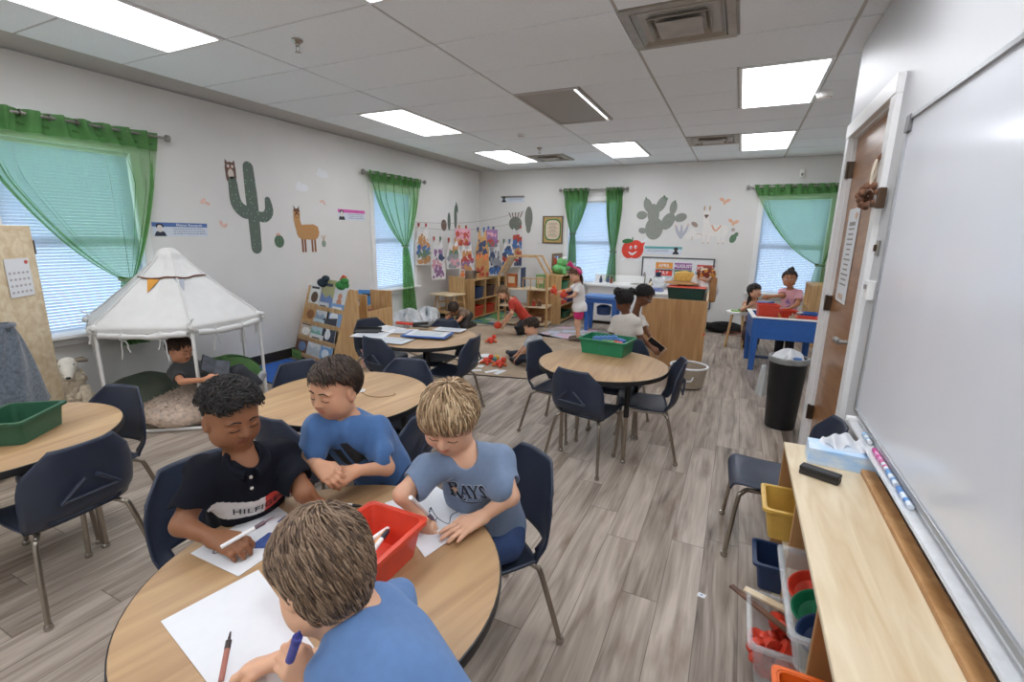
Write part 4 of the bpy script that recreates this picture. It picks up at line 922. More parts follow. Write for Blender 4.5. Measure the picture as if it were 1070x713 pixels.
# framed text on the back wall
M = BACK(-3.22, 1.36); o = M[:3, 3]; t = thing('framed_text', 'framed parchment text with a green border on the back wall', 'picture', o)
fr = MB(); w_, h_ = .40, .50
for s in (-1, 1): fr.box((s*(w_/2-.008), h_/2, .010), (.016, h_, .02), M=M); fr.box((0, h_/2+s*(h_/2-.008), .010), (w_-.032, .016, .02), M=M)
fr.build('frame', mat('dark_frame', '4f4236', .5), t, origin=o)
MB().box((0, h_/2, .004), (w_-.03, h_-.03, .006), M=M).build('mat_board', mat('frame_tan', 'b89a62', .7, var=.2, scale=40), t, origin=o)
MB().prism([(x, y+h_/2) for x, y in [(.165*math.copysign(abs(math.cos(a))**.6, math.cos(a)), .20*math.copysign(abs(math.sin(a))**.6, math.sin(a))) for a in np.linspace(0, 2*PI, 36)[:-1]]], .002, M=M@mtx((0, 0, .0075), (1, 0, 0), (0, 1, 0), (0, 0, 1))).build('green_border', mat('border_green', '4c7a45', .7), t, origin=o)
MB().prism([(x, y+h_/2) for x, y in [(.14*math.copysign(abs(math.cos(a))**.6, math.cos(a)), .175*math.copysign(abs(math.sin(a))**.6, math.sin(a))) for a in np.linspace(0, 2*PI, 36)[:-1]]], .002, M=M@mtx((0, 0, .009), (1, 0, 0), (0, 1, 0), (0, 0, 1))).build('parchment', mat('parchment', 'd8c8b0', .7), t, origin=o)
mb = MB()
for i in range(11): mb.box((0, h_/2+.12-i*.024, .0118), (.16+.05*math.sin(i*2.1), .008, .0008), M=M)
mb.build('writing', mat('parchment_ink', '9c8872', .7), t, origin=o)
# back wall decals
M_pp = mat('prickly_grey', '8d9189', .75, var=.08, scale=25)
decal('prickly_pear_decal', 'grey green prickly pear cactus decal on the back wall', 'wall decal', BACK(-1.37, 1.47), [('pads', [blob(.0, .18, .15, .19), blob(-.03, .42, .10, .17, rot=.1), blob(-.13, .56, .07, .12, rot=.35), blob(.09, .58, .075, .14, rot=-.45), blob(-.22, .40, .09, .07), blob(-.19, .14, .07, .05, rot=-.2), blob(.22, .30, .10, .15, rot=-.5), blob(.29, .52, .06, .11, rot=-.1), blob(.42, .36, .10, .07, rot=.3)], M_pp), ('buds', [blob(.13, .70, .014, .03, rot=.3), blob(.17, .66, .014, .03, rot=-.8), blob(-.17, .68, .012, .025), blob(.31, .62, .012, .025)], mat('decal_green', '5f7d62'))], None)
decal('small_plant_decal', 'small lilac plant decal at the right of the prickly pear', 'wall decal', BACK(-.92, 1.50), [('leaves', [stroke([(0, 0), (x, .10), (x*1.6, .2)], [.02, .025, .012]) for x in (-.06, 0, .06)], mat('decal_lilac', 'b3b5bf', .75)), ('blooms', [blob(-.1, .2, .014, .014), blob(.1, .22, .02, .012)], mat('decal_blush', 'dfb9ac'))], None)
M_wl = mat('decal_white', 'e3e0db', .75)
decal('white_llama_decal', 'standing white llama decal with a peach saddle on the back wall', 'wall decal', BACK(-.42, 1.42), [('body', [stroke([(-.10, .20), (.13, .20)], [.08, .095]), stroke([(-.10, .22), (-.13, .36), (-.13, .46)], [.06, .045, .055])]+[stroke([(x, .15), (x, .01)], .02) for x in (-.14, -.07, .09, .16)], M_wl), ('ears', [blob(-.17, .56, .016, .04), blob(-.09, .56, .016, .04)], mat('decal_tan', 'c2ab92')), ('face', [blob(-.13, .44, .035, .02), blob(-.13, .415, .014, .016)], mat('decal_brown', '6e5a50', .7)), ('saddle', [stroke([(-.03, .28), (.03, .20), (.10, .28)], .012)], mat('decal_peach', 'd9a183', .75)), ('hooves', [blob(x, .005, .014, .010) for x in (-.14, -.07, .09, .16)], mat('decal_tan', 'c2ab92'))], None)
decal('resting_llama_decal', 'white resting llama decal between the cacti on the back wall', 'wall decal', BACK(-.74, 1.47), [('body', [blob(0, .07, .17, .06), blob(.0, .13, .05, .05)], M_wl), ('face', [stroke([(0, .05), (0, .0)], .006), stroke([(.06, .09), (.11, .10), (.15, .07)], .005)], mat('decal_tan', 'c2ab92'))], None)
decal('round_cactus_decal', 'small dark green cactus decal by the white llama', 'wall decal', BACK(-.12, 1.44), [('cactus', [blob(0, .06, .05, .07, rot=-.3), blob(.04, .12, .03, .045, rot=-.5)], mat('decal_green', '5f7d62')), ('pot', [blob(-.01, .2, .03, .03)], mat('decal_mauve', 'b8a9a6', .75))], None)
decal('pine_cone_decal', 'small brown oval decal at the left of the white llama', 'wall decal', BACK(-.72, 1.72), [('oval', [blob(0, 0, .06, .035, rot=-.6)], mat('decal_brown2', 'a18d84', .75))], None)
for x, z, lab in ((-.30, 2.09, 'orange butterfly decal on the back wall'), (-.14, 1.76, 'faint peach flower decal at the right of the white llama')):
    decal('butterfly_decal', lab, 'wall decal', BACK(x, z), [('wings', [blob(-.04, .02, .045, .025, rot=-.6), blob(.04, .0, .045, .025, rot=.5), blob(0, -.03, .02, .03)], mat('decal_apricot', 'e2b195' if 'orange' in lab else 'dfcab9', .75))], None)
for k, (M, lab, c) in enumerate(((LEFT(7.45, 1.60), 'brown and green potted plant decals behind the painted aprons', '5f6b62'), (BACK(-4.0, 1.62), 'grey cactus decal on the back wall beside the painted aprons', '777a72'))):
    decal('corner_decal', lab, 'wall decal', M, [('plants', [blob(.0, .12, .05, .16), blob(.22, .2, .05, .22), blob(.27, .38, .03, .1, rot=.3)] if not k else [blob(0, .1, .14, .13), blob(.28, .2, .08, .22), blob(.28, .02, .05, .1)], mat('dk_'+c, c, .7)), ('pot', [blob(-.17, .05, .09, .1)] if not k else [stroke([(.05*i-.1, .22), (.07*i-.14, .3)], .01) for i in range(5)], mat('decal_brown', '6e5a50'))], None)
# smiling apple cut-out
M = BACK(-1.72, 1.12); o = M[:3, 3]
M_app = mat('apple_red', 'd8402f', .6, var=.1, scale=10)
decal('apple_cutout', 'red smiling apple paper cut-out on the back wall', 'paper cut-out', M, [('arms', [stroke([(.14, .22), (.22, .33), (.25, .36)], [.03, .02]), stroke([(-.12, .02), (-.16, -.02)], [.02, .025]), stroke([(.06, .0), (.12, -.02), (.2, .02)], [.02, .02])], M_paper), ('apple', [blob(-.05, .16, .13, .15), blob(.06, .17, .14, .16), [(.1, .26), (.22, .30), (.18, .17)]], M_app), ('leaf', [blob(-.09, .31, .09, .04, rot=.1), stroke([(0, .30), (.0, .37)], .01)], mat('leaf_green', '2f6b3a', .6)), ('eyes', [blob(-.02, .2, .022, .03), blob(.06, .21, .022, .03)], M_paper), ('smile', [stroke([(-.05, .12), (.01, .085), (.08, .13)], [.008, .02, .008])], M_paper), ('pupils', [blob(-.015, .195, .009, .012), blob(.062, .205, .009, .012)], M_black)], None)
# motion sensor high on the back wall
t = thing('motion_detector', 'small white motion sensor high on the back wall above the curtain', 'sensor', (.72, BY-.03, 2.47)); MB().box((0, 0, 0), (.06, .05, .11)).build('case', M_white, t, bevel=.012); MB().ball((0, -.02, -.02), (.022, .014, .025), 10).build('lens', M_grey, t, smooth=True)

# ================================================================ painted paper aprons on a clothesline across the corner
LA, LB = np.array([-4.74, 6.45, 1.60]), np.array([-3.98, 8.32, 1.75])
def on_line(u, v):
    """point in the vertical plane through the clothesline seen at (u, v)"""
    d = ray(u, v); e = LB-LA; n = np.array([e[1], -e[0], 0]); return O0+d*((n@(LA-O0))/(n@d))
ed = (LB-LA)*[1, 1, 0]; ed /= np.linalg.norm(ed); en = np.array([ed[1], -ed[0], 0])
PC = dict(w='d6d4d3', n='3d4866', o='bd8a5c', r='b0483c', p='8f6a92', g='66806a', k='cf9aa6', b='4a6ea6', t='c0945f', s='8d8f94', c='d97f4c')
AP = [(441, 237, 277, 17, 'w', 'tobgo', 'first painted white apron on the line, with blue and brown paint'), (456, 251, 292, 15, 'w', 'pnkpp', 'white apron with purple splashes hanging second from the left'),
      (471, 252, 281, 15, 'w', 'ogsks', 'grey white apron with an orange top hanging third from the left'), (483, 239, 257, 16, 'k', 'rrkor', 'pink and red painted sheet clipped above another apron'),
      (486, 256, 290, 16, 'w', 'orpoc', 'white apron with an orange panel in the middle of the line'), (501, 241, 290, 14, 't', 'nncor', 'orange apron with a navy bib and red patch'),
      (516, 254, 288, 16, 'w', 'snsnb', 'white apron with grey and navy swirls right of the orange apron'), (512, 240, 258, 12, 'p', 'kprg', 'pink and purple painted sheet clipped near the right end'),
      (528, 253, 279, 13, 'w', 'nbnrb', 'white apron with navy paint blots second from the right'), (540, 239, 279, 16, 'w', 'rborn', 'white apron with red and orange dots at the right end of the line')]
for k, (u, v0, v1, wpx, base, cs, lab) in enumerate(AP):
    a, b = on_line(u, v0), on_line(u, v1); w_ = np.linalg.norm(on_line(u+wpx/2, v0)-on_line(u-wpx/2, v0))*.5; h_ = a[2]-b[2]; off = en*(.03*(k % 3)+.02)
    o = a+off; M = mtx(o, ed, (0, 0, 1), en); t = thing('painted_apron', lab, 'apron', o, 0, 'painted aprons on the line')
    P = [(-w_*.55, 0), (-w_*.35, .0), (-w_*.18, -h_*.13), (w_*.18, -h_*.13), (w_*.35, 0), (w_*.55, 0), (w_*.7, -h_*.25), (w_, -h_*.42), (w_*1.02, -h_*.96), (w_*.9, -h_), (-w_*.9, -h_), (-w_*1.02, -h_*.96), (-w_, -h_*.42), (-w_*.7, -h_*.25)] if h_ > .4 else [(-w_, 0), (w_, 0), (w_, -h_), (-w_, -h_)]
    MB().prism(P, .004, M=M).build('sheet', mat('apron_'+base, PC[base], .85, var=.1, scale=14), t, origin=o)
    rs = random.Random(k*7+1)
    for q, c in enumerate(cs):
        mb = MB()
        for j in range(10 if h_ > .4 else 8):
            x, y = rs.uniform(-.75, .75)*w_, -h_*(.2+.75*((q+rs.random()*1.3)/len(cs)))
            y = max(min(y, -h_*.17), -h_*.93); r_ = rs.uniform(.10, .32)*w_; P_ = [(x+r_*rs.uniform(.6, 1.2)*math.cos(z), max(-h_*.97, min(-h_*.15, y+r_*1.3*rs.uniform(.6, 1.2)*math.sin(z)))) for z in np.linspace(0, 2*PI, 12)[:-1]]; P_ = [(max(-w_*.95, min(w_*.95, x)) if y < -h_*.42 or h_ < .4 else max(-w_*.6, min(w_*.6, x)), y) for x, y in P_]
            mb.prism(P_, .0007, M=M@mtx((0, 0, .004+.0007*q+.0001*j), (1, 0, 0), (0, 1, 0), (0, 0, 1)))
        mb.build('paint', mat('paint_'+c, PC[c], .6, var=.15, scale=18), t, origin=o)
    for s in (-1, 1):
        q = a+ed*s*w_*.45+off*.5; c = rs.choice(['b', 'r', 'g', 'o', 'n']); nm = {'b': 'blue', 'r': 'red', 'g': 'green', 'o': 'orange', 'n': 'navy'}[c]
        p = thing('clothespin', 'small %s clothespin on the clothesline holding a painted apron' % nm, 'clothespin', q+[0, 0, .015], 0, '%s clothespins on the clothesline' % nm)
        pm = mat('pin_'+c, PC[c], .5); A = mtx((0, 0, 0), ed, (0, 0, 1), en)
        for z in (-1, 1): MB().box((0, .0, z*.009), (.02, .085, .009), M=A@mtx((0, 0, 0), (1, 0, 0), (0, math.cos(z*.12), math.sin(z*.12)), (0, -math.sin(z*.12), math.cos(z*.12)))).build('jaw', pm, p)
for A_, B_, lab in ((np.array([WX+.004, 6.43, 1.68]), np.array([-3.84, BY-.004, 1.95]), 'upper thin string stretched across the back left corner'), (np.array([WX+.004, 6.40, 1.60]), np.array([-3.9, BY-.004, 1.76]), 'lower thin string that carries the painted aprons')):
    t = thing('clothesline', lab, 'clothesline', A_); L_ = B_-A_; MB().tube([L_*s+np.array([0, 0, -.10*math.sin(PI*s)]) for s in np.linspace(0, 1, 16)], .0035, 6).build('cord', mat('cord_grey', '8d877f', .9), t, smooth=True)
    for s in (0, 1): MB().ball(L_*s+(np.array([.008, 0, 0]) if s == 0 else np.array([0, -.008, 0])), .014, 8).build('hook', M_steel, t, smooth=True)

# ================================================================ cubby shelf in the corner
t = thing('cubby_shelf', 'low wooden cubby shelf in the back left corner under the painted aprons', 'shelf', (-4.32, 7.85, 0), R(90)); w_, h_, d_ = 1.3, .72, .36
# open side faces local -y -> +x
for x in (-w_/2+.01, -w_/6, w_/6, w_/2-.01): MB().box((x, 0, h_/2), (.02, d_, h_-.002)).build('side_panel', M_maple, t)
for z in (.04, .36, h_-.01): MB().box((0, 0, z), (w_-.04, d_-.004, .02)).build('shelf_board', M_maple, t)
MB().box((0, d_/2-.006, h_/2), (w_-.04, .01, h_-.06)).build('back_panel', M_ply2, t)
for (x, y, z), lab, m, s in (((-4.27, 7.42, .375), 'dark blue bin in the upper left cubby of the corner shelf', M_dblue, .2), ((-4.27, 7.42, .055), 'red bin in the lower left cubby of the corner shelf', M_red, .18), ((-4.27, 7.85, .375), 'dark brown bin in the upper middle cubby', mat('brown_bin', '4a2e26', .5), .2), ((-4.27, 7.85, .055), 'red bin in the lower middle cubby', M_red, .16), ((-4.27, 8.28, .375), 'black round bin in the upper right cubby', M_black, .22), ((-4.27, 8.28, .055), 'black bin in the lower right cubby', M_black, .2)):
    bin_('storage_bin', lab, 'bin', (x, y, z), (.26, .30, s), m, group='bins in the corner cubby shelf')
t = thing('metal_pot', 'grey metal pot on the left end of the corner cubby shelf', 'pot', (-4.30, 7.35, .72)); MB().lathe([(0, 0), (.10, 0), (.11, .02), (.11, .15), (.116, .155), (.105, .155), (.10, .03), (0, .02)], 24).build('body', M_steel, t, smooth=True); MB().tube([(.1, 0, .12), (.18, 0, .13), (.2, 0, .13)], .012, 8).build('handle', M_black, t, smooth=True)
# wooden doll high chair in front of it
q = atz(472, 333, 0); q = np.array([-4.40, 6.82, 0])
t = thing('doll_high_chair', 'wooden doll high chair in front of the corner cubby shelf', 'high chair', q, R(-8))
for sx in (-1, 1):
    for sy in (-1, 1): MB().tube([(sx*.25, sy*.17, 0), (sx*.19, sy*.12, .50)], [.018, .018], 4).build('leg', M_maple, t)
    MB().box((sx*.225, 0, .22), (.024, .27, .045)).build('side_rail', M_maple, t)
MB().box((0, -.15, .2), (.43, .02, .05)).build('foot_rail', M_maple, t); MB().box((0, -.06, .50), (.46, .40, .025)).build('tray', M_ply, t, bevel=.006); MB().box((.04, .13, .64), (.34, .02, .30)).build('backrest', M_maple, t, bevel=.006)
MB().box((0, .05, .36), (.36, .26, .02)).build('seat', M_maple, t)
for sx in (-1, 1): MB().tube([(sx*.19, -.1, .49), (sx*.1, -.14, .24)], .014, 6).build('brace', M_maple, t)
# ================================================================ open dollhouse
q = np.array([-3.22, 7.35, 0]); t = thing('dollhouse', 'open wooden dollhouse frame with three floors and a gabled roof', 'dollhouse', q, R(9))
w_, d_, e_, r_ = .86, .42, .86, 1.16
for sx in (-1, 1):
    for sy in (-1, 1): MB().box((sx*(w_/2-.015), sy*(d_/2-.015), e_/2), (.03, .03, e_)).build('post', M_maple, t)
for z in (.04, .33, .62): MB().box((0, 0, z), (w_-.0, d_, .02)).build('floor_board', M_ply, t, bevel=.003)
for sx in (-1, 1):
    rf = MB()
    for sy in (-1, 1): rf.tube([(sx*(w_/2-.015), sy*(d_/2-.015), e_-.005), (sx*(w_/2-.2), sy*(d_/2-.015), r_)], .018, 4)
    rf.build('rafter', M_maple, t)
for sy in (-1, 1): MB().box((0, sy*(d_/2-.015), r_), (w_-.38, .03, .026)).build('ridge_beam', M_maple, t)
MB().add([(-w_/2+.02, d_/2-.02, e_), (-w_/2+.02, -d_/2+.02, e_), (-w_/2+.2, -d_/2+.02, r_), (-w_/2+.2, d_/2-.02, r_)], [(0, 1, 2, 3)]).build('roof_panel', M_ply, t, solid=.01)
MB().box((.03, 0, .185), (.016, d_-.02, .27)).build('partition', M_maple, t); MB().box((.1, 0, .475), (.016, d_-.02, .27)).build('partition', M_maple, t); MB().box((.2, d_/2-.02, .335), (.44, .012, .56)).build('back_panel', M_ply2, t)
rl = MB()
for x in (.0, .13, .26, .38): rl.box((x, -d_/2+.03, .72), (.016, .016, .18))
rl.box((.19, -d_/2+.03, .805), (.40, .016, .02)); rl.build('railing', M_maple, t)
MB().box((-.06, .05, .80), (.035, .2, .33)).build('blue_door', M_dblue, t)
def dh(x, y, z): a = R(9); return (q[0]+x*math.cos(a)-y*math.sin(a), q[1]+x*math.sin(a)+y*math.cos(a), z)
for k, (p, c, lab) in enumerate((((-.22, -.05, .632), 'b5622e', 'small orange and brown toy cupboard on the dollhouse top floor'), ((.25, .05, .632), '7a9a62', 'green toy wardrobe on the dollhouse top floor'), ((-.25, .0, .342), 'c9b8a0', 'cream toy bed on the dollhouse middle floor'), ((.26, -.05, .052), '7a4a34', 'brown toy dresser on the dollhouse ground floor'))):
    t = thing('toy_furniture', lab, 'toy furniture', dh(*p), R(9)); m = mat('toy_'+c, c, .6, var=.15); hh = .22 if k < 2 else .12
    MB().box((0, 0, hh/2+.01), (.15, .12, hh)).build('body', m, t, bevel=.004); MB().box((0, -.061, hh*.6), (.11, .004, hh*.5)).build('front', mat('toyf_'+c, 'd8c4a4', .6), t)
    for s in (-1, 1): MB().box((s*.06, 0, .006), (.02, .1, .012)).build('foot', m, t)
for k, (p, c, lab) in enumerate((((.18, -.12, .342), 'b8372c', 'tiny doll in red on the dollhouse middle floor'), ((.27, -.1, .342), '6f4a3a', 'tiny brown doll beside the doll in red'))):
    t = thing('small_doll', lab, 'doll', dh(*p)); MB().lathe([(0, 0), (.035, 0), (.025, .06), (.012, .085), (0, .086)], 12).build('dress', mat('doll_'+c, c, .7), t, smooth=True); MB().ball((0, 0, .10), .022, 10).build('head', mat('doll_skin', 'c99a78', .6), t, smooth=True); MB().ball((0, .006, .108), (.023, .02, .02), 10).build('hair', mat('doll_hair', '3a2419', .8), t, smooth=True)
# ================================================================ toy shelf right of the dollhouse
t = thing('toy_shelf', 'wooden toy shelf behind the girl with the pink bow', 'shelf', (-2.86, 8.085, 0), R(90)); w_, h_, d_ = .92, .84, .36
for x in (-w_/2+.01, w_/2-.01): MB().box((x, 0, h_/2), (.02, d_, h_-.002)).build('side_panel', M_maple, t)
for z in (.05, .32, .58, h_-.01): MB().box((0, 0, z), (w_-.04, d_-.004, .02)).build('shelf_board', M_maple, t)
MB().box((0, d_/2-.006, h_/2), (w_-.04, .01, h_-.06)).build('back_panel', M_ply2, t)
for (x, y, z), lab, m, s in (((-2.8, 7.85, .595), 'green bin on the toy shelf', M_grn, .13), ((-2.8, 8.24, .595), 'tan bin on the toy shelf', mat('tan_bin', 'c9a46a', .5), .15), ((-2.8, 7.84, .335), 'red bin on the middle board of the toy shelf', M_red, .16), ((-2.8, 8.24, .335), 'dark bin on the middle board of the toy shelf', M_dblue, .15), ((-2.8, 8.05, .065), 'green tray on the lowest board of the toy shelf', M_dgrn, .12)):
    bin_('storage_bin', lab, 'bin', (x, y, z), (.26, .32, s), m)
t = thing('plush_frog', 'green plush toy lying on top of the toy shelf', 'soft toy', (-2.85, 7.95, .84)); m = mat('frog_green', '6bb06a', .9, var=.12, scale=30, bump=.2)
b = MB(); b.ball((0, 0, .09), (.12, .12, .09), 16); b.ball((.05, .03, .20), (.10, .10, .085), 16); b.build('body', m, t, smooth=True)
for s in (-1, 1): MB().tube(smooth_path([(.05, s*.1, .08), (.14, s*.16, .10), (.18, s*.2, .02)], 4), [.035]*8+[.03], 10).build('leg', m, t, smooth=True); MB().ball((.10, s*.05, .28), .028, 10).build('eye', M_white, t, smooth=True)
bin_('clear_box', 'clear box with white lids on top of the toy shelf', 'box', (-2.84, 8.3, .84), (.3, .28, .17), M_clear)
t = thing('toy_board', 'colourful picture board standing behind the plush toy on the shelf', 'board', (-2.98, 8.2, .84), R(90)); MB().box((0, 0, .18), (.5, .02, .34)).build('panel', mat('board_brown', '8a6a4a', .6), t); MB().box((-.08, -.012, .2), (.26, .004, .22)).build('picture', mat_rug('pict', 'c9563c', '4f86c0', 'dfe6e4', 14), t)

# ================================================================ counter with sink by the back window
t = thing('sink_counter', 'white low counter with basin below the back window', 'counter', (-1.72, 8.27, 0)); w_ = 1.24
MB().box((0, .03, .03), (w_-.08, .42, .06)).build('toe_kick', M_base, t); MB().box((0, 0, .36), (w_-.04, .5, .60)).build('cabinet', M_white, t, bevel=.004); MB().box((0, -.02, .685), (w_, .58, .05)).build('countertop', M_white, t, bevel=.01); MB().box((0, .25, .77), (w_, .03, .12)).build('backsplash', M_white, t, bevel=.005)
for s in (-1, 1): d_ = MB().box((s*.29, -.256, .33), (.54, .012, .50)).build('door', M_trim, t, bevel=.003); MB().box((s*.06, -.268, .5), (.014, .014, .09)).build('handle', M_steel, d_, bevel=.003)
sk = MB().lathe([(.19, .0), (.205, .006), (.17, .004), (.14, -.05), (0, -.055)], 24, (.28, -.03, .712)).build('basin', M_steel, t, smooth=True)
fa = MB().tube(smooth_path([(.28, .19, .71), (.28, .19, .86), (.28, .12, .90), (.28, .05, .85)], 5), .012, 8).build('faucet', M_chrome, t, smooth=True)
for (x, y), c, lab in (((-2.15, 8.2), '3b4a6a', 'small navy bottle on the white counter nearest the girl'), ((-2.05, 8.3), '51607f', 'small blue bottle on the white counter'), ((-1.96, 8.18), '8a4a38', 'small brown bottle on the white counter'), ((-1.3, 8.22), '2f3033', 'small black soap bottle at the right of the white counter')):
    t = thing('small_bottle', lab, 'bottle', (x, y, .71)); MB().lathe([(0, 0), (.026, 0), (.028, .06), (.014, .085), (.012, .09), (0, .09)], 14).build('body', mat('bt_'+c, c, .35), t, smooth=True); MB().lathe([(.014, .088), (.014, .115), (0, .116)], 12).build('cap', M_black, t, smooth=True)
# blue play table
t = thing('step_table', 'small blue plastic table in front of the white counter', 'table', (-1.90, 7.45, 0)); MB().box((0, 0, .555), (.54, .36, .05)).build('tabletop', M_lblue, t, bevel=.012); MB().box((0, 0, .50), (.48, .30, .07)).build('apron', M_blue, t, bevel=.006)
for sx in (-1, 1):
    for sy in (-1, 1): MB().box((sx*.22, sy*.13, .25), (.07, .06, .50), taper=.8).build('leg', M_blue, t, bevel=.008)
MB().lathe([(0, 0), (.11, .02), (.12, .14), (.07, .17), (0, .18)], 16, (.02, .02, .25)).build('tub', M_dblue, t, smooth=True)
# ================================================================ month board on the back wall
t = thing('month_board', 'white board with coloured month cards on the back wall', 'board', (-.935, BY-.02, .33)); M = BACK(-.935, .33, .004); o = np.array((-.935, BY-.02, .33)); w_, h_ = 1.18, .84
MB().box((0, h_/2, .008), (w_-.02, h_-.02, .014), M=M).build('surface', mat('board_white', 'dfe1e3', .3), t, origin=o); fr = MB()
for s in (-1, 1): fr.box((s*(w_/2-.012), h_/2, .012), (.024, h_, .024), M=M); fr.box((0, h_/2+s*(h_/2-.01), .012), (w_-.048, .02, .024), M=M)
fr.build('frame', mat('board_frame', '55575a', .4), t, origin=o)
for x, z, tx, c in ((-.21, .70, 'APRIL', 'e0953c'), (.10, .70, 'AUGUST', '9b5a9a'), (-.21, .58, 'JULY', 'd8402f'), (.10, .58, 'MARCH', '6fae7c'), (.46, .68, 'OCTOBER', 'c94a3a'), (.44, .56, '', '8fb0c4')):
    q = M[:3, :3]@np.array((x, z, .02))+M[:3, 3]; t = thing('month_card', ('%s month card on the white board' % {'APRIL': 'orange upper left', 'AUGUST': 'purple', 'JULY': 'red lower left', 'MARCH': 'green', 'OCTOBER': 'red upper right', '': 'pale blue'}[tx]), 'card', q)
    A = mtx((0, 0, 0), (1, 0, 0), (0, 0, 1), (0, -1, 0)); MB().box((0, 0, 0), (.28, .105, .003), M=A).build('card', mat('card_'+c, c, .6), t); MB().box((0, -.072, 0), (.28, .03, .003), M=A).build('lower_strip', mat('card_strip', 'bcd0d4', .6), t)
    if tx: text('lettering', tx, .075, M_paper, A@mtx((0, -.025, .0022), (1, 0, 0), (0, 1, 0), (0, 0, 1)), t, 'CENTER', .002)
# ================================================================ play cabinet seen from behind, with things on it
t = thing('play_cabinet', 'wooden play cabinet turned with its plain back to the room', 'cabinet', (-.63, 6.02, 0), R(2)); w_, d_, h_ = .72, .62, .74
MB().box((0, -d_/2+.01, h_/2+.03), (w_, .02, h_+.06)).build('back_panel', M_ply2, t, bevel=.003)
for s in (-1, 1): MB().prism([(-d_/2+.02, 0), (d_/2, 0), (d_/2, h_+.2), (d_/2-.2, h_+.16), (-d_/2+.02, h_+.07)], .02, M=mtx((s*(w_/2-.01)-.01, 0, 0), (0, 1, 0), (0, 0, 1), (1, 0, 0))).build('side_panel', M_ply, t)
for z in (.06, .38, h_-.02): MB().box((0, .01, z), (w_-.04, d_-.03, .02)).build('shelf_board', M_ply, t)
cs2 = thing('screw_cap', 'small red cap on the edge of the plain cabinet', 'cap', (-.265, 5.715, .42)); MB().lathe([(0, -.006), (.012, -.006), (.012, 0), (0, .002)], 10, M=mtx((0, 0, 0), (1, 0, 0), (0, 0, 1), (0, -1, 0))).build('cap', M_red, cs2)
bx = bin_('storage_tub', 'dark green tub with a red lid rim on top of the plain cabinet', 'tub', (-.52, 6.0, .735), (.42, .30, .19), mat('deep_green', '1f3f38', .4)); MB().box((0, 0, .185), (.435, .315, .014)).build('red_band', M_red, bx, bevel=.004)
t = thing('folded_cloth', 'stack of folded brown cloths under the straw hat', 'cloth', (-.585, 6.24, .735)); fc = MB()
for k in range(5): fc.box((.004*(k % 2), .003*(k % 3), .022+.044*k), (.18-.01*k, .14, .042), rz=.05*(k % 3))
fc.build('folds', mat('brown_cloth', '8a6a4c', .9, var=.25, scale=20), t, bevel=.014, seg=3); MB().box((.0, -.05, .11), (.05, .06, .21)).build('tie_strap', mat('strap', 'a5794f', .8), t, bevel=.01)
t = thing('straw_hat', 'straw hat with brown brim on the stack beside the tub', 'hat', (-.585, 6.24, .955)); MB().lathe([(.0, .14), (.08, .13), (.12, .09), (.125, .03), (.13, .02), (.23, .0), (.235, -.006), (.13, .008), (.0, .01)], 26).build('brim', mat('straw_brown', 'a97a48', .8, var=.2, scale=60), t, smooth=True); MB().lathe([(.127, .03), (.124, .085), (.10, .125), (.0, .145)], 26).build('crown', mat('straw_yellow', 'd9ad58', .8, var=.2, scale=60), t, smooth=True)
t = thing('white_cloths', 'pile of white dress-up cloths hanging behind the straw hat', 'cloth', (-.37, 6.20, .735)); rs = np.random.default_rng(5)
def cl(u, v): a = 2*PI*u; k = 1+.14*math.sin(5*a+4*v)+.08*math.sin(11*a); r_ = .15*math.sin(PI*min(.98, v*.9+.1))**.6*k; return (r_*math.cos(a)*1.1, r_*math.sin(a)*.7, .36*v)
MB().grid(cl, 40, 20).build('cloth', mat('cloth_white', 'd5d2ce', .9, var=.1, scale=10, bump=.2), t, smooth=True, angle=180); MB().ball((.04, -.06, .34), (.11, .08, .10), 12).build('pattern_scarf', mat_rug('scarf', '7a3a2a', 'd9c9b5', 'c98a3c', 26), t, smooth=True); MB().box((.13, -.08, .16), (.08, .05, .3)).build('brown_strap', mat('strap', 'a5794f', .8), t, bevel=.02)
t = thing('toy_table', 'white play table with clear jars behind the play cabinet', 'table', (-.95, 7.55, 0)); MB().box((0, 0, .67), (.62, .5, .035)).build('tabletop', M_white, t, bevel=.008)
MB().box((0, -.0, .56), (.54, .42, .18)).build('apron', M_white, t, bevel=.005)
for sx in (-1, 1):
    for sy in (-1, 1): MB().box((sx*.25, sy*.19, .235), (.05, .05, .47)).build('leg', M_white, t, bevel=.005)
for (x, y), c, lab in (((-1.08, 7.5), '3f62b0', 'clear jar with a blue base on the white play table'), ((-.80, 7.48), 'd8703a', 'clear jar with orange pieces on the white play table')):
    t = thing('clear_jar', lab, 'jar', (x, y, .688)); MB().lathe([(.0, .0), (.095, .0), (.105, .02), (.105, .17), (.07, .21), (.07, .23), (.0, .231)], 20).build('glass', M_clear, t, smooth=True); MB().lathe([(0, .006), (.09, .006), (.09, .05 if c[0] == '3' else .12), (0, .06 if c[0] == '3' else .14)], 16).build('contents', mat('jar_'+c, c, .5, var=.3, scale=30), t, smooth=True); MB().lathe([(.04, .225), (.045, .29), (0, .30)], 14).build('lid', mat('jar_lid', '3a3f58', .4), t, smooth=True)
t = thing('black_bag', 'black cloth bag lying on the floor by the back wall', 'bag', (-.12, 8.30, 0)); 
def bg_(u, v): a = 2*PI*u; k = 1+.1*math.sin(3*a+1)+.07*math.sin(7*a+5*v); return (.30*math.sin(PI*v)**.7*math.cos(a)*k, .13*math.sin(PI*v)**.7*math.sin(a)*k, .004+.075*(1-math.cos(PI*v))*(1+.2*math.sin(2*a)))
MB().grid(bg_, 40, 18).build('cloth', mat('black_cloth', '131315', .9, var=.2), t, smooth=True, angle=180); MB().tube(smooth_path([(-.2, -.05, .1), (-.05, -.12, .16), (.15, -.08, .11)], 6), .012, 8).build('strap', mat('black_cloth', '131315'), t, smooth=True)
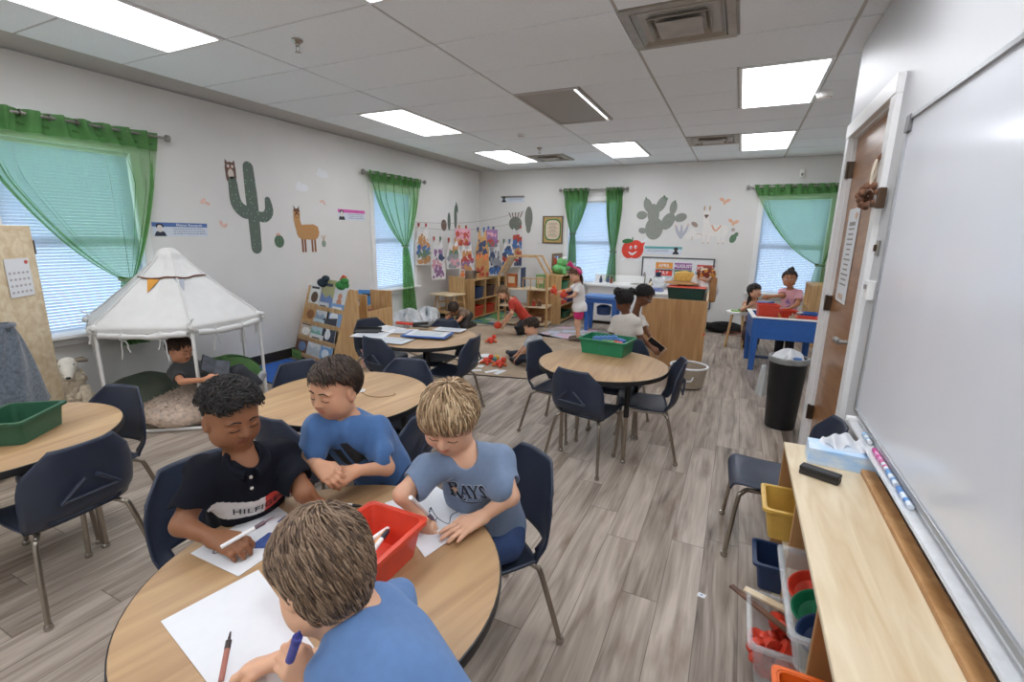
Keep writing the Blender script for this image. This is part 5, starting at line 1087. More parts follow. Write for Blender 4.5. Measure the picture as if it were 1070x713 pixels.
# canvas basket
t = thing('canvas_basket', 'beige canvas basket with a pale rim beside the play cabinet', 'basket', (-.34, 4.98, 0)); m = mat('canvas_beige', 'a89b8a', .9, var=.1, scale=60, bump=.2)
MB().lathe([(0, .004), (.12, .0), (.15, .02), (.18, .22), (.172, .22), (.14, .03), (0, .02)], 32).build('body', m, t, smooth=True); MB().tube([(.178*math.cos(a), .178*math.sin(a), .222) for a in np.linspace(0, 2*PI, 33)[:-1]], .011, 8, closed=True).build('rim', M_paper, t, smooth=True)
for s in (-1, 1): MB().tube(smooth_path([(-.06, s*.17, .15), (-.04, s*.19, .11), (.04, s*.19, .11), (.06, s*.17, .15)], 5), .008, 8).build('handle', M_paper, t, smooth=True)
t = thing('orange_toy', 'small orange toy inside the beige canvas basket', 'toy', (-.32, 4.96, .05)); MB().ball((0, 0, .05), (.10, .09, .05), 14).build('body', mat('wooden_toy', 'a47a5a', .7), t, smooth=True); MB().ball((.03, 0, .105), .028, 10).build('knob', M_red, t, smooth=True)
# ================================================================ sand table
q = np.array([.56, 6.33, 0]); t = thing('sand_table', 'blue plastic sand table with a white rim full of toys', 'sand table', q, R(4)); w_, d_ = .72, .66
tr = MB(); 
for s in (-1, 1): tr.box((0, s*(d_/2-.012), .50), (w_, .024, .24)); tr.box((s*(w_/2-.012), 0, .50), (.024, d_-.048, .24))
tr.build('tub', M_blue, t, bevel=.006); MB().box((0, 0, .42), (w_-.048, d_-.048, .03)).build('tub_floor', M_white, t)
rm = MB()
for s in (-1, 1): rm.box((0, s*(d_/2-.012), .627), (w_+.03, .05, .016)); rm.box((s*(w_/2-.012), 0, .627), (.05, d_-.074, .016))
rm.build('rim', M_white, t, bevel=.005)
for sx in (-1, 1):
    for sy in (-1, 1): MB().box((sx*(w_/2-.04), sy*(d_/2-.04), .2), (.075, .07, .40), taper=.75).build('leg', M_blue, t, bevel=.008)
MB().box((0, 0, .10), (w_-.1, .05, .03)).build('stretcher', M_dblue, t)
def sx_(x, y, z): a = R(4); return (q[0]+x*math.cos(a)-y*math.sin(a), q[1]+x*math.sin(a)+y*math.cos(a), z)
bin_('red_bucket', 'tall red toy bucket at the left end of the sand table', 'bucket', sx_(-.2, -.12, .44), (.22, .19, .32), M_red, R(8), .8)
bin_('red_tray', 'low red tray in the middle of the sand table', 'tray', sx_(.19, -.18, .44), (.20, .16, .21), M_red, R(-6), .8)
bin_('blue_bucket', 'small blue bucket at the right end of the sand table', 'bucket', sx_(.27, .05, .44), (.13, .14, .23), M_blue, 0, .8)
bin_('red_cup', 'small red pail behind the middle of the sand table', 'pail', sx_(.04, .1, .44), (.16, .14, .24), M_red, .4, .8)
for p, lab in (((.06, -.2, .44), 'grey stone cup at the front of the sand table'), ((.12, .02, .44), 'cardboard tube with a dark mouth on the sand table')):
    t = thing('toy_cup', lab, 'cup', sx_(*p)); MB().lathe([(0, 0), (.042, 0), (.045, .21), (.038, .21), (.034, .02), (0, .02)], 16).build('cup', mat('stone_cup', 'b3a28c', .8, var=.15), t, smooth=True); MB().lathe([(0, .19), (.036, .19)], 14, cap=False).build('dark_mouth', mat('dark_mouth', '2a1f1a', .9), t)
t = thing('orange_shovel', 'yellow orange toy shovel leaning on the red bucket', 'shovel', sx_(-.06, -.16, .44)); MB().tube([(.06, 0, .05), (-.07, -.02, .30)], .010, 8).build('handle', M_yel, t, smooth=True); MB().ball((.07, 0, .05), (.045, .02, .06), 12).build('scoop', M_yel, t, smooth=True)
t = thing('wooden_stool', 'small stool with a white seat at the left of the sand table', 'stool', (.07, 7.28, 0)); MB().lathe([(0, .47), (.15, .47), (.155, .485), (.15, .505), (0, .505)], 24).build('seat', M_white, t, smooth=True)
for k in range(4): a = PI/4+k*PI/2; lg = MB().tube([(.16*math.cos(a), .16*math.sin(a), .0), (.09*math.cos(a), .09*math.sin(a), .47)], [.016, .018], 10).build('leg', M_maple, t, smooth=True)
tp = [(.135*math.cos(a), .135*math.sin(a), .18) for a in np.linspace(0, 2*PI, 25)[:-1]]; MB().tube(tp, .008, 6, closed=True).build('ring', mat('red_brown', '8a4434', .6), t, smooth=True)
t = thing('green_puzzle', 'flat green toy on the white stool seat', 'toy', (.07, 7.25, .505)); MB().prism(blob(0, 0, .09, .06), .018).build('plate', M_lgrn, t); MB().ball((.02, 0, .025), .02, 8).build('knob', M_grn, t, smooth=True)
# shelf by the right window
t = thing('wooden_bookcase', 'wooden bookcase under the window behind the sand table', 'bookcase', (1.12, 8.1, 0), R(-90)); w_, h_, d_ = .7, .88, .30
for x in (-w_/2+.01, 0, w_/2-.01): MB().box((x, 0, h_/2), (.02, d_, h_-.002)).build('side_panel', M_maple, t)
for z in (.05, .3, .55, h_-.01): MB().box((0, 0, z), (w_-.04, d_-.004, .02)).build('shelf_board', M_maple, t)
# trash can
t = thing('trash_can', 'tall black waste bin with a bag rolled over its rim by the door', 'trash can', (.447, 4.22, 0)); MB().lathe([(0, .003), (.105, 0), (.11, .02), (.135, .56), (.14, .575), (.128, .575), (.10, .03), (0, .03)], 32).build('body', M_black, t, smooth=True)
t2 = MB().lathe([(.139, .545), (.145, .565), (.144, .588), (.130, .59), (.126, .545)], 32, cap=False).build('bag_cuff', mat('bag_grey', '8f918f', .4, var=.2, scale=20), t, smooth=True)
t = thing('crumpled_tissue', 'heap of crumpled white paper inside the waste bin', 'paper', (.447, 4.22, .50)); 
def tis(u, v): a = 2*PI*u; k = 1+.2*math.sin(4*a+3*v)+.15*math.sin(9*a+7*v); return (.10*math.sin(PI*v)*math.cos(a)*k, .10*math.sin(PI*v)*math.sin(a)*k, .07*(1-math.cos(PI*v))*(.85+.25*math.sin(3*a)))
MB().grid(tis, 36, 18).build('paper', M_paper, t, smooth=True, angle=30); MB().box((.03, -.07, .09), (.1, .05, .02)).build('blue_wrapper', M_lblue, t, bevel=.004)
t = thing('plastic_bag', 'translucent plastic bag hanging at the left side of the waste bin', 'bag', (.285, 4.28, .22))
def pb(u, v): a = 2*PI*u; k = 1+.12*math.sin(5*a+3*v); r_ = .05*(v+.25)**.6*(1 if v < .96 else .4); return (r_*math.cos(a)*.7*k, r_*math.sin(a)*1.5*k, .26*(1-v))
MB().grid(pb, 30, 16).build('film', sheer('bag_film', 'dfe1e0', .25, .4), t, smooth=True, angle=60)

# ================================================================ things on the round tables
TOPZ = TZ+.001
def on(u, v, z=TOPZ): return atz(u, v, z)
bn = bin_('block_bin', 'green bin full of plastic blocks on the middle table', 'bin', (*on(634, 368)[:2], TOPZ), (.36, .26, .115), M_grn, R(-7), .9)
bq = np.array([*on(634, 368)[:2], TOPZ]); rs = np.random.default_rng(3)
blk = [('blue', M_lblue, (-.03, .04, .115), (.22, .035, .03), .15), ('blue', M_lblue, (.09, .05, .105), (.14, .035, .03), -.6), ('blue', M_lblue, (.13, .02, .09), (.1, .03, .03), .9), ('light green', M_lgrn, (.01, -.03, .10), (.15, .045, .025), -.35), ('red', M_red, (.10, -.05, .10), (.09, .04, .03), -.4), ('red', M_red, (-.13, -.04, .085), (.06, .04, .03), .3), ('green', M_grn, (-.08, -.05, .08), (.12, .05, .03), .5), ('yellow', M_yel, (.05, .085, .08), (.1, .03, .03), .1), ('dark blue', M_blue, (-.02, -.07, .07), (.14, .03, .03), 1.2)]
for k, (cn, m, p, s, a) in enumerate(blk):
    q2 = bq+np.array([p[0]*.9, p[1]*.9, p[2]-.03]); t = thing('toy_block', 'long %s plastic block in the green bin' % cn, 'block', q2, a, '%s blocks in the green bin' % cn, rot=(0, .12*(k % 3-1), a))
    MB().box((0, 0, s[2]/2), (s[0]*.85, s[1], s[2])).build('brick', m, t, bevel=.003); st = MB()
    n_ = max(2, int(s[0]*.85/.035))
    for j in range(n_): st.tube([((j-(n_-1)/2)*.032, 0, s[2]), ((j-(n_-1)/2)*.032, 0, s[2]+.007)], .009, 8)
    st.build('studs', m, t, smooth=True)
gl = np.array([-2.93, .86, TOPZ]); gl[:2] = (-2.70, .80)
bin_('green_tray', 'dark green plastic bin on the table at the left edge', 'bin', gl, (.20, .26, .10), M_dgrn, R(38), .92)
# red marker bin on the near table
RBX = np.array([*((on(437, 580)+on(375, 607)+on(400, 612))/3)[:2], TOPZ]); rb_c = on(408, 585)
RB = np.array([-.797, .805, TOPZ]); RBA = R(90)
bin_('marker_bin', 'red orange plastic bin of markers on the near table', 'bin', RB, (.29, .185, .10), M_red, RBA, .84, .010)
for k, (c, dx, dy, a, z, lab) in enumerate((('2d3342', .02, -.03, .25, .095, 'white marker with a navy cap in the red bin'), ('d9a06a', .03, -.01, .12, .082, 'tan marker in the red bin'), ('e8e8e8', .05, .02, -.1, .075, 'white capped marker in the red bin at the back'), ('c9b5b0', -.03, -.03, .4, .078, 'pinkish grey marker in the red bin'), ('7a8fb0', -.02, .03, -.35, .06, 'blue grey marker in the red bin'))):
    d = np.array([math.cos(RBA+PI*0+a), math.sin(RBA+a), .06*(k % 2)]); d /= np.linalg.norm(d); p = RB+np.array([math.cos(RBA)*dx-math.sin(RBA)*dy, math.sin(RBA)*dx+math.cos(RBA)*dy, z-.02])
    t = thing('marker', lab, 'marker', p); MB().tube([-d*.065, d*.03], .0068, 10).build('barrel', M_white if k != 1 else mat('mk_tan', 'd9a06a', .5), t, smooth=True); MB().tube([d*.03, d*.065, d*.07], [.0072, .0068, .004], 10).build('cap', mat('mk_'+c, c, .45), t, smooth=True)
def sheet_on(label, P4, cat='paper', marks=(), name='paper_sheet'):
    P4 = [np.array([*p[:2], 0]) for p in P4]; c = sum(P4)/4; c[2] = TOPZ; t = thing(name, label, cat, c); P4 = [p-c*[1, 1, 0] for p in P4]
    th = .0012; V = [p+[0, 0, .0003] for p in P4]+[p+[0, 0, .0003+th] for p in P4]; MB().add(V, [(3, 2, 1, 0), (4, 5, 6, 7)]+[(i, (i+1) % 4, 4+(i+1) % 4, 4+i) for i in range(4)]).build('sheet', M_paper, t)
    def uv(a, b): return P4[0]+(P4[1]-P4[0])*a+(P4[3]-P4[0])*b+[0, 0, .0018]
    for nm, m, kind, pts, w_ in marks:
        if kind == 'line': MB().tube([uv(*p) for p in smooth_path(pts, 5)[:, :2]], w_, 5).build(nm, m, t)
        else: MB().add([uv(*p) for p in pts], [tuple(range(len(pts)))]).build(nm, m, t, solid=.0006)
    return t
M_penb = mat('pen_navy', '2a3350', .6); M_penp = mat('pen_pink', 'd23f8a', .6); M_penm = mat('pen_blue', '35508f', .6, var=.3, scale=60)
sheet_on('white drawing sheet with blue and pink marker drawing in front of the polo boy', [on(198, 580), on(268, 531), on(303, 531), on(256, 603)] if 0 else [on(199, 579), on(249, 603), on(322, 553), on(285, 526)], 'drawing',
  [('blue_patch', M_penm, 'fill', [(.62, .30), (.93, .42), (.90, .70), (.60, .58)], 0), ('pink_patch', M_penp, 'fill', [(.66, .56), (.88, .64), (.86, .80), (.66, .72)], 0), ('line', M_penb, 'line', [(.2, .2), (.3, .1), (.42, .3), (.3, .38), (.2, .22)], .0012), ('blue_window', M_penm, 'fill', [(.5, .75), (.62, .78), (.6, .92), (.48, .88)], 0), ('red_mark', M_penp, 'line', [(.66, .86), (.78, .9), (.8, .97)], .0016)])
sheet_on('large blank white paper under the hands of the front boy', [on(168, 650), on(240, 745), on(345, 700), on(270, 596)])
sheet_on('white sheet with a navy line drawing under the hands of the blond boy', [on(402, 526), on(444, 583), on(505, 541), on(455, 508)], 'drawing',
  [('line', M_penb, 'line', [(.35, .62), (.55, .58), (.70, .66), (.60, .80), (.58, .95)], .0014), ('line', M_penb, 'line', [(.34, .42), (.42, .55), (.36, .6), (.46, .48)], .0014), ('line', M_penb, 'line', [(.55, .58), (.62, .45), (.72, .40)], .0014)])
d = np.array([.93, .37, .0]); p = on(356, 530); t = thing('marker', 'white marker with a dark tip lying on the table behind the front boy', 'marker', (p[0], p[1], TOPZ+.0075)); MB().tube([-d*.06, d*.04], .007, 10).build('barrel', M_white, t, smooth=True); MB().tube([d*.04, d*.062, d*.068], [.006, .004, .002], 10).build('tip', M_black, t, smooth=True)
p = on(373, 408); t = thing('paper_disc', 'small white paper disc on the empty round table', 'paper', (p[0]+.02, p[1], TOPZ)); MB().lathe([(0, .0004), (.03, .0004), (.031, .003), (.0, .004)], 20).build('disc', M_paper, t); MB().lathe([(.018, .004), (.02, .0048), (.014, .0048)], 16, cap=False).build('ring', mat('pale_print', 'b7b3b5'), t)
p = on(395, 412); t = thing('dried_smear', 'faint dark scribble on the top of the empty round table', 'stain', (p[0], p[1], TOPZ)); MB().tube(smooth_path([(-.10, -.02, .0008), (-.02, -.05, .0008), (.05, -.03, .0008), (.09, .03, .0008), (.07, .05, .0008)], 5), .0022, 5).build('mark', mat('pencil_mark', '8d7350', .8), t)
# papers on the far table
pp = [((388, 350), .30, .22, .3, 'dfe3e8', 'white printed sheet at the left of the paper-covered table'), ((405, 344), .28, .21, -.2, 'e6e8ea', 'open white workbook at the far side of the paper-covered table'), ((422, 347), .24, .18, .5, 'e9ebee', 'white sheet in the middle of the paper-covered table'), ((410, 357), .30, .2, .1, 'd5dae0', 'pale sheet at the near rim of the paper-covered table'), ((470, 346), .28, .16, .15, 'dcdfe3', 'white sheet at the right of the paper-covered table')]
for k, ((u, v), w_, h_, a, c, lab) in enumerate(pp):
    p = on(u, v); t = thing('worksheet', lab, 'paper', (p[0], p[1], TOPZ+.003*k), a); MB().box((0, 0, .0012), (w_, h_, .002)).build('sheet', mat('ws_'+c, c, .7), t); b = MB()
    for j in range(5): b.box((-.0, h_*.35-j*h_*.16, .0026), (w_*.7, .008, .0006))
    b.build('print', mat('ws_print', '9aa3ae', .7), t)
p = on(447, 352); t = thing('blue_folder', 'blue folder with white pages on the paper-covered table', 'folder', (p[0], p[1], TOPZ+.014), .25); MB().box((0, 0, .005), (.40, .24, .010)).build('cover', M_blue, t, bevel=.002); MB().box((0, .01, .0115), (.35, .2, .003)).build('pages', M_paper, t); b = MB()
for j in range(4): b.box((0, .07-j*.04, .0135), (.26, .006, .0008))
b.build('print', mat('ws_teal', '5f9aa0', .7), t)
p = on(440, 344); t = thing('black_stapler', 'black stapler on the paper-covered table', 'stapler', (p[0], p[1], TOPZ+.018), .2); MB().box((0, 0, .006), (.16, .045, .012)).build('base', M_black, t, bevel=.004); MB().box((0, 0, .034), (.15, .04, .028), M=mtx((0, 0, 0), (1, 0, .12), (0, 1, 0), (-.12, 0, 1))).build('arm', M_black, t, bevel=.01)
p = on(424, 341); t = thing('red_pencil_case', 'long red pencil case at the far rim of the paper-covered table', 'pencil case', (p[0], p[1], TOPZ+.016), .1); MB().box((0, 0, .012), (.20, .05, .024)).build('body', M_red, t, bevel=.008); MB().box((0, -.005, .0245), (.18, .006, .002)).build('zip', M_black, t)
p = on(380, 347); t = thing('black_tray', 'flat black tray at the left rim of the paper-covered table', 'tray', (p[0]+.03, p[1]+.02, TOPZ+.004), .5); MB().box((0, 0, .006), (.22, .16, .012)).build('base', M_black, t, bevel=.004); MB().box((0, .075, .018), (.22, .01, .02)).build('lip', M_black, t)
# picture magazine leaning at the rack
A = mtx(np.array([-3.5, 3.78, .10]), (.80, -.25, .54), (-.45, .25, .85), (-.35, -.93, .02)); x = A[:3, 0]/np.linalg.norm(A[:3, 0]); y = A[:3, 1]-x*(A[:3, 1]@x); y /= np.linalg.norm(y); A = mtx(A[:3, 3], x, y, np.cross(x, y)); book('pink activity book leaning against the lower end of the rack', .22, .30, 'e8b49c', 'a86a8a', A, None, 2)
# ================================================================ toys on the tan rug
rs = np.random.default_rng(9)
for (u, v), lab in (((513, 358), 'orange toy figure lying farthest on the tan rug'), ((509, 380), 'left orange toy figure beside the white plates'), ((522, 383), 'right orange toy figure beside the white plates')):
    p = atz(u, v, .01); t = thing('orange_figure', lab, 'toy', (p[0], p[1], .008)); MB().ball((0, 0, .04), (.055, .05, .04), 14).build('body', M_red, t, smooth=True); MB().ball((.04, .02, .085), .032, 12).build('head', M_red, t, smooth=True)
    for k in range(4): a = k*PI/2+.5; MB().tube([(.04*math.cos(a), .04*math.sin(a), .03), (.085*math.cos(a), .085*math.sin(a), .014)], [.016, .013], 8).build('limb', M_red if k % 2 else M_org, t, smooth=True)
for (u, v), lab in (((500, 378), 'nearer white plate on the tan rug'), ((508, 373), 'farther white plate on the tan rug')):
    p = atz(u, v, .008); t = thing('white_plate', lab, 'plate', (p[0], p[1], .008)); MB().lathe([(0, 0), (.05, 0), (.085, .012), (.087, .016), (.05, .006), (0, .005)], 24).build('dish', M_paper, t, smooth=True); MB().tube([(.086*math.cos(a), .086*math.sin(a), .0145) for a in np.linspace(0, 2*PI, 25)[:-1]], .003, 6, closed=True).build('rim', M_white, t)
for k, ((u, v), c, lab) in enumerate((((516, 378), '4f9aa0', 'teal toy bead between the orange figures'), ((519, 376), 'd9a93f', 'yellow toy bead between the orange figures'), ((526, 380), 'a07a3c', 'brown toy bead right of the orange figures'))):
    p = atz(u, v, .01); t = thing('toy_bead', lab, 'bead', (p[0], p[1], .008)); MB().lathe([(.010, 0), (.03, .008), (.034, .03), (.03, .05), (.010, .06), (.010, 0)], 14, cap=False).build('bead', mat('bead_'+c, c, .5), t, smooth=True)
for k, ((u, v), w_) in enumerate((((498, 387), .12), ((514, 388), .2), ((522, 389), .2), ((502, 383), .1))):
    p = atz(u, v, .01); t = thing('paper_strip', 'torn white paper strip at the near edge of the tan rug', 'paper', (p[0], p[1], .009), .7+.4*k, 'torn paper strips on the tan rug'); MB().prism([(-w_/2, -.03), (w_/2, -.035), (w_/2-.01, .03), (-w_/2+.02, .035)], .002).build('strip', M_paper, t)
# paper scrap on the floor at right
p = atz(733, 622, .002); t = thing('paper_scrap', 'small white paper scrap on the floor near the shelf', 'paper', (p[0], p[1], .0005)); MB().prism([(-.018, -.012), (.012, -.016), (.02, .008), (-.012, .014)], .002).build('scrap', M_paper, t); MB().prism(blob(0, 0, .005, .004), .0006, M=mtx((0, 0, .002), (1, 0, 0), (0, 1, 0), (0, 0, 1))).build('print', M_lblue, t)

# ================================================================ on and in the wooden shelf
z0 = SZ+.0005
p = atz(885, 478, SZ); TB_ = np.array([.455, 2.13, SZ]); t = thing('tissue_box', 'blue and white tissue box lying on the far end of the shelf', 'tissue box', TB_, R(-3))
MB().box((0, 0, .033), (.235, .12, .066)).build('carton', mat('tissue_carton', '86aee0', .5, var=.5, scale=11, contrast='e6eef8', stretch=(1, 2, 3)), t, bevel=.002)
MB().prism(blob(0, 0, .075, .03), .001, M=mtx((0, 0, .0662), (1, 0, 0), (0, 1, 0), (0, 0, 1))).build('slot', mat('slot_film', 'cfdcea', .3), t)
def ts(u, v): a = (u-.5)*2; return (.085*a*(1-.2*v), .025*math.sin(6*a+2*v)*(1-.3*v)+.03*(v-.2), .067+.05*v*(1-.5*a*a)+.008*math.sin(9*a))
MB().grid(ts, 30, 10).build('tissue', M_paper, t, smooth=True, angle=180, solid=.001)
t = thing('board_eraser', 'black felt whiteboard eraser on the wooden shelf', 'eraser', (.362, 1.955, z0), R(-24)); MB().box((0, 0, .010), (.128, .042, .018)).build('felt', mat('felt_dark', '3a3632', .95), t, bevel=.002); MB().box((0, 0, .0265), (.13, .044, .015)).build('handle', M_black, t, bevel=.004)
MK_ = [(2.20, .10, 'e9edf2', '9cc4e6', 'white marker with a pale blue cap nearest the tissue box'), (2.03, .11, 'e8a0c8', 'd23f9a', 'pink marker in the tray'), (1.94, .08, 'e9edf2', 'c85a96', 'white marker with a pink end in the tray'), (1.845, .11, 'e3e9f0', '6f9fd6', 'white marker with a blue band in the tray middle'), (1.71, .13, 'dfe8f4', '5b8fcf', 'longest blue and white marker at the near end of the row')]
for y, L_, c1, c2, lab in MK_:
    t = thing('whiteboard_marker', lab, 'marker', (RX-.032, y, BZ0-.030+.0155), 0, 'markers on the whiteboard tray'); MB().tube([(0, -L_*.5, 0), (0, L_*.15, 0)], .0085, 10).build('barrel', mat('wm_'+c1, c1, .4), t, smooth=True); MB().tube([(0, L_*.15, 0), (0, L_*.46, 0), (0, L_*.5, 0)], [.0092, .0086, .005], 10).build('cap', mat('wm_'+c2, c2, .4), t, smooth=True); MB().tube([(0, -L_*.28, 0), (0, -L_*.12, 0)], .0088, 10).build('band', mat('wm_'+c2, c2), t, smooth=True)
def inshelf(nm, label, cat, x, y, z, size, m, rz=0, **k): return bin_(nm, label, cat, (x, y, z), size, m, rz, **k)
inshelf('yellow_bin', 'yellow plastic bin on the upper board of the wooden shelf', 'bin', .345, 2.0, .35, (.29, .20, .13), M_yel, 0)
inshelf('blue_bin', 'blue plastic bin on the lower board below the yellow bin', 'bin', .34, 2.05, .07, (.28, .17, .125), M_dblue, 0)
inshelf('clear_bin', 'clear bin of orange pieces on the lower board of the shelf', 'bin', .335, 1.60, .07, (.33, .26, .16), M_clear, 0)
rs = np.random.default_rng(21)
for k in range(34):
    p = np.array([.255+rs.uniform(-.065, .10), 1.60+rs.uniform(-.085, .085), .092+.022*(k//8)]); t = thing('orange_piece', 'orange plastic piece in the clear bin on the lower board', 'toy piece', p, rs.uniform(0, 3), 'orange pieces in the lower clear bin', rot=tuple(rs.uniform(0, 3, 3)))
    MB().lathe([(.010, -.016), (.03, -.012), (.032, .0), (.03, .012), (.010, .016), (.010, -.016)], 12, cap=False).build('ring', M_red, t, smooth=True)
inshelf('clear_bin', 'long clear bin of coloured bowls on the upper board of the shelf', 'bin', .385, 1.46, .35, (.30, .40, .13), M_clear, 0)
for k, (y, c, nm) in enumerate(((1.58, M_red, 'red'), (1.47, M_grn, 'green'), (1.35, M_dblue, 'navy'))):
    t = thing('toy_bowl', '%s toy bowl in the long clear bin' % nm, 'bowl', (.335, y, .37+.012*k), 0, None, rot=(.2, -.35, 0)); MB().lathe([(0, 0), (.03, .002), (.062, .035), (.066, .055), (.06, .055), (.05, .03), (0, .01)], 24).build('bowl', c, t, smooth=True); MB().tube([(.064*math.cos(a), .064*math.sin(a), .055) for a in np.linspace(0, 2*PI, 25)[:-1]], .003, 6, closed=True).build('rim', c, t, smooth=True)
inshelf('orange_tray', 'orange plastic tray on the upper board nearest the camera', 'tray', .335, 1.06, .35, (.28, .20, .10), M_org, 0)
inshelf('green_tray', 'green plastic tray on the lower board near the bottom of the photo', 'tray', .31, 1.24-.16, .07, (.30, .22, .09), M_grn, 0)
d0, d1 = atz(764, 612, .22), np.array([.36, 1.50, .235]); t = thing('brown_stick', 'long dark brown wooden ruler across the clear bin of orange pieces', 'ruler', d0); v_ = d1-d0; x = v_/np.linalg.norm(v_); yv = np.cross((0, 0, 1), x); yv /= np.linalg.norm(yv); MB().box((np.linalg.norm(v_)/2, 0, 0), (np.linalg.norm(v_), .022, .008), M=mtx((0, 0, 0), x, yv, np.cross(x, yv))).build('ruler', wood('dark_wood', '4a2f22', '7a5540', 0, .5), t, bevel=.002)
t = thing('wooden_strip', 'pale wooden strip under the brown ruler', 'wood strip', (.245, 1.70, .222), R(-20)); MB().box((.0, 0, .004), (.20, .03, .010)).build('strip', M_ply, t, bevel=.002)
# ================================================================ implicit surfaces for bodies and clothes
class SDF:
    def __init__(s): s.ops = []; s.cuts = []; s.disp = None
    def cone(s, a, b, ra, rb, k=.02, sub=False):
        a, b = np.asarray(a, float), np.asarray(b, float); ab = b-a; L2 = ab@ab+1e-12; m = max(ra, rb)
        def fn(P):
            t = np.clip(((P-a)@ab)/L2, 0, 1); return np.sqrt(((P-a-t[..., None]*ab)**2).sum(-1))-(ra+(rb-ra)*t)
        s.ops.append((fn, np.minimum(a, b)-m, np.maximum(a, b)+m, k, sub)); return s
    def chain(s, P, r, k=.02):
        for i in range(len(P)-1): s.cone(P[i], P[i+1], r[i], r[i+1], k)
        return s
    def ell(s, c, r, k=.02, A=None, sub=False):
        c = np.asarray(c, float); r = np.asarray(r, float); A = np.eye(3) if A is None else np.asarray(A)   # rows: local axes
        def fn(P):
            q = (P-c)@A.T; k0 = np.sqrt(((q/r)**2).sum(-1)); k1 = np.sqrt(((q/r**2)**2).sum(-1))+1e-9; return k0*(k0-1)/k1
        e = np.sqrt(((A*r[:, None])**2).sum(0)); s.ops.append((fn, c-e, c+e, k, sub)); return s
    def cut(s, p, n): s.cuts.append((np.asarray(p, float), np.asarray(n, float)/np.linalg.norm(n))); return s
    def mesh(s, vox):
        lo = np.min([o[1] for o in s.ops if not o[4]], 0)-.03; hi = np.max([o[2] for o in s.ops if not o[4]], 0)+.03
        n = np.ceil((hi-lo)/vox).astype(int)+1; D = np.full(n, .1, np.float32)
        ax = [lo[i]+np.arange(n[i])*vox for i in range(3)]
        for fn, a, b, k, sub in s.ops:
            m = k+3*vox; i0 = np.clip(np.floor((a-m-lo)/vox).astype(int), 0, n-1); i1 = np.clip(np.ceil((b+m-lo)/vox).astype(int)+1, 1, n)
            if (i1 <= i0).any(): continue
            G = np.stack(np.meshgrid(*[ax[i][i0[i]:i1[i]] for i in range(3)], indexing='ij'), -1); d = fn(G)
            V = D[i0[0]:i1[0], i0[1]:i1[1], i0[2]:i1[2]]
            if sub: d = -d; h = np.clip(.5-.5*(V-d)/k, 0, 1); V[:] = V*(1-h)+d*h+k*h*(1-h)   # smooth max(V, -d)
            else: h = np.clip(.5+.5*(V-d)/k, 0, 1); V[:] = V*(1-h)+d*h-k*h*(1-h)
        if s.cuts:
            G = [a.astype(np.float32) for a in ax]
            for p, nn in s.cuts:
                pl = (G[0][:, None, None]-p[0])*nn[0]+(G[1][None, :, None]-p[1])*nn[1]+(G[2][None, None, :]-p[2])*nn[2]; np.maximum(D, pl, out=D)
        if s.disp is not None:
            I = np.nonzero(np.abs(D) < .025); P = np.stack([ax[i][I[i]] for i in range(3)], -1); D[I] += s.disp(P)
        D[0], D[-1] = .1, .1; D[:, 0], D[:, -1] = .1, .1; D[:, :, 0], D[:, :, -1] = .1, .1
        S = D < 0; c = np.zeros(np.array(S.shape)-1, np.uint8)
        cs = [(i, j, k) for i in (0, 1) for j in (0, 1) for k in (0, 1)]; nx, ny, nz = c.shape
        for i, j, k in cs: c += S[i:i+nx, j:j+ny, k:k+nz]
        I = np.argwhere((c > 0) & (c < 8)); vals = np.stack([D[I[:, 0]+i, I[:, 1]+j, I[:, 2]+k] for i, j, k in cs], -1)
        acc = np.zeros((len(I), 3)); cnt = np.zeros(len(I))
        for a in range(8):
            for b in range(a+1, 8):
                ca, cb = np.array(cs[a]), np.array(cs[b])
                if np.abs(ca-cb).sum() != 1: continue
                va, vb = vals[:, a], vals[:, b]; m = (va < 0) != (vb < 0); t = np.where(m, va/np.where(m, va-vb, 1), 0)
                acc += np.where(m[:, None], ca+t[:, None]*(cb-ca), 0); cnt += m
        V = lo+(I+acc/cnt[:, None])*vox; vid = np.full(c.shape, -1, np.int32); vid[I[:, 0], I[:, 1], I[:, 2]] = np.arange(len(I)); Fs = []
        for axn in range(3):
            o1, o2 = [(1, 2), (2, 0), (0, 1)][axn]; sl = [slice(0, None)]*3; a = [slice(1, -1)]*3; a[axn] = slice(0, -1); b = list(a); b[axn] = slice(1, None)
            E = S[tuple(a)] != S[tuple(b)]; Q = np.argwhere(E)
            if not len(Q): continue
            off = np.array([1, 1, 1]); off[axn] = 0; Q = Q+off; u1 = np.zeros(3, int); u1[o1] = 1; u2 = np.zeros(3, int); u2[o2] = 1
            g = lambda q: vid[q[:, 0], q[:, 1], q[:, 2]]
            F = np.stack([g(Q-u1-u2), g(Q-u2), g(Q), g(Q-u1)], -1); ins = S[Q[:, 0], Q[:, 1], Q[:, 2]]; F[~ins] = F[~ins][:, ::-1]; Fs.append(F[(F >= 0).all(1)])
        return V, np.concatenate(Fs)
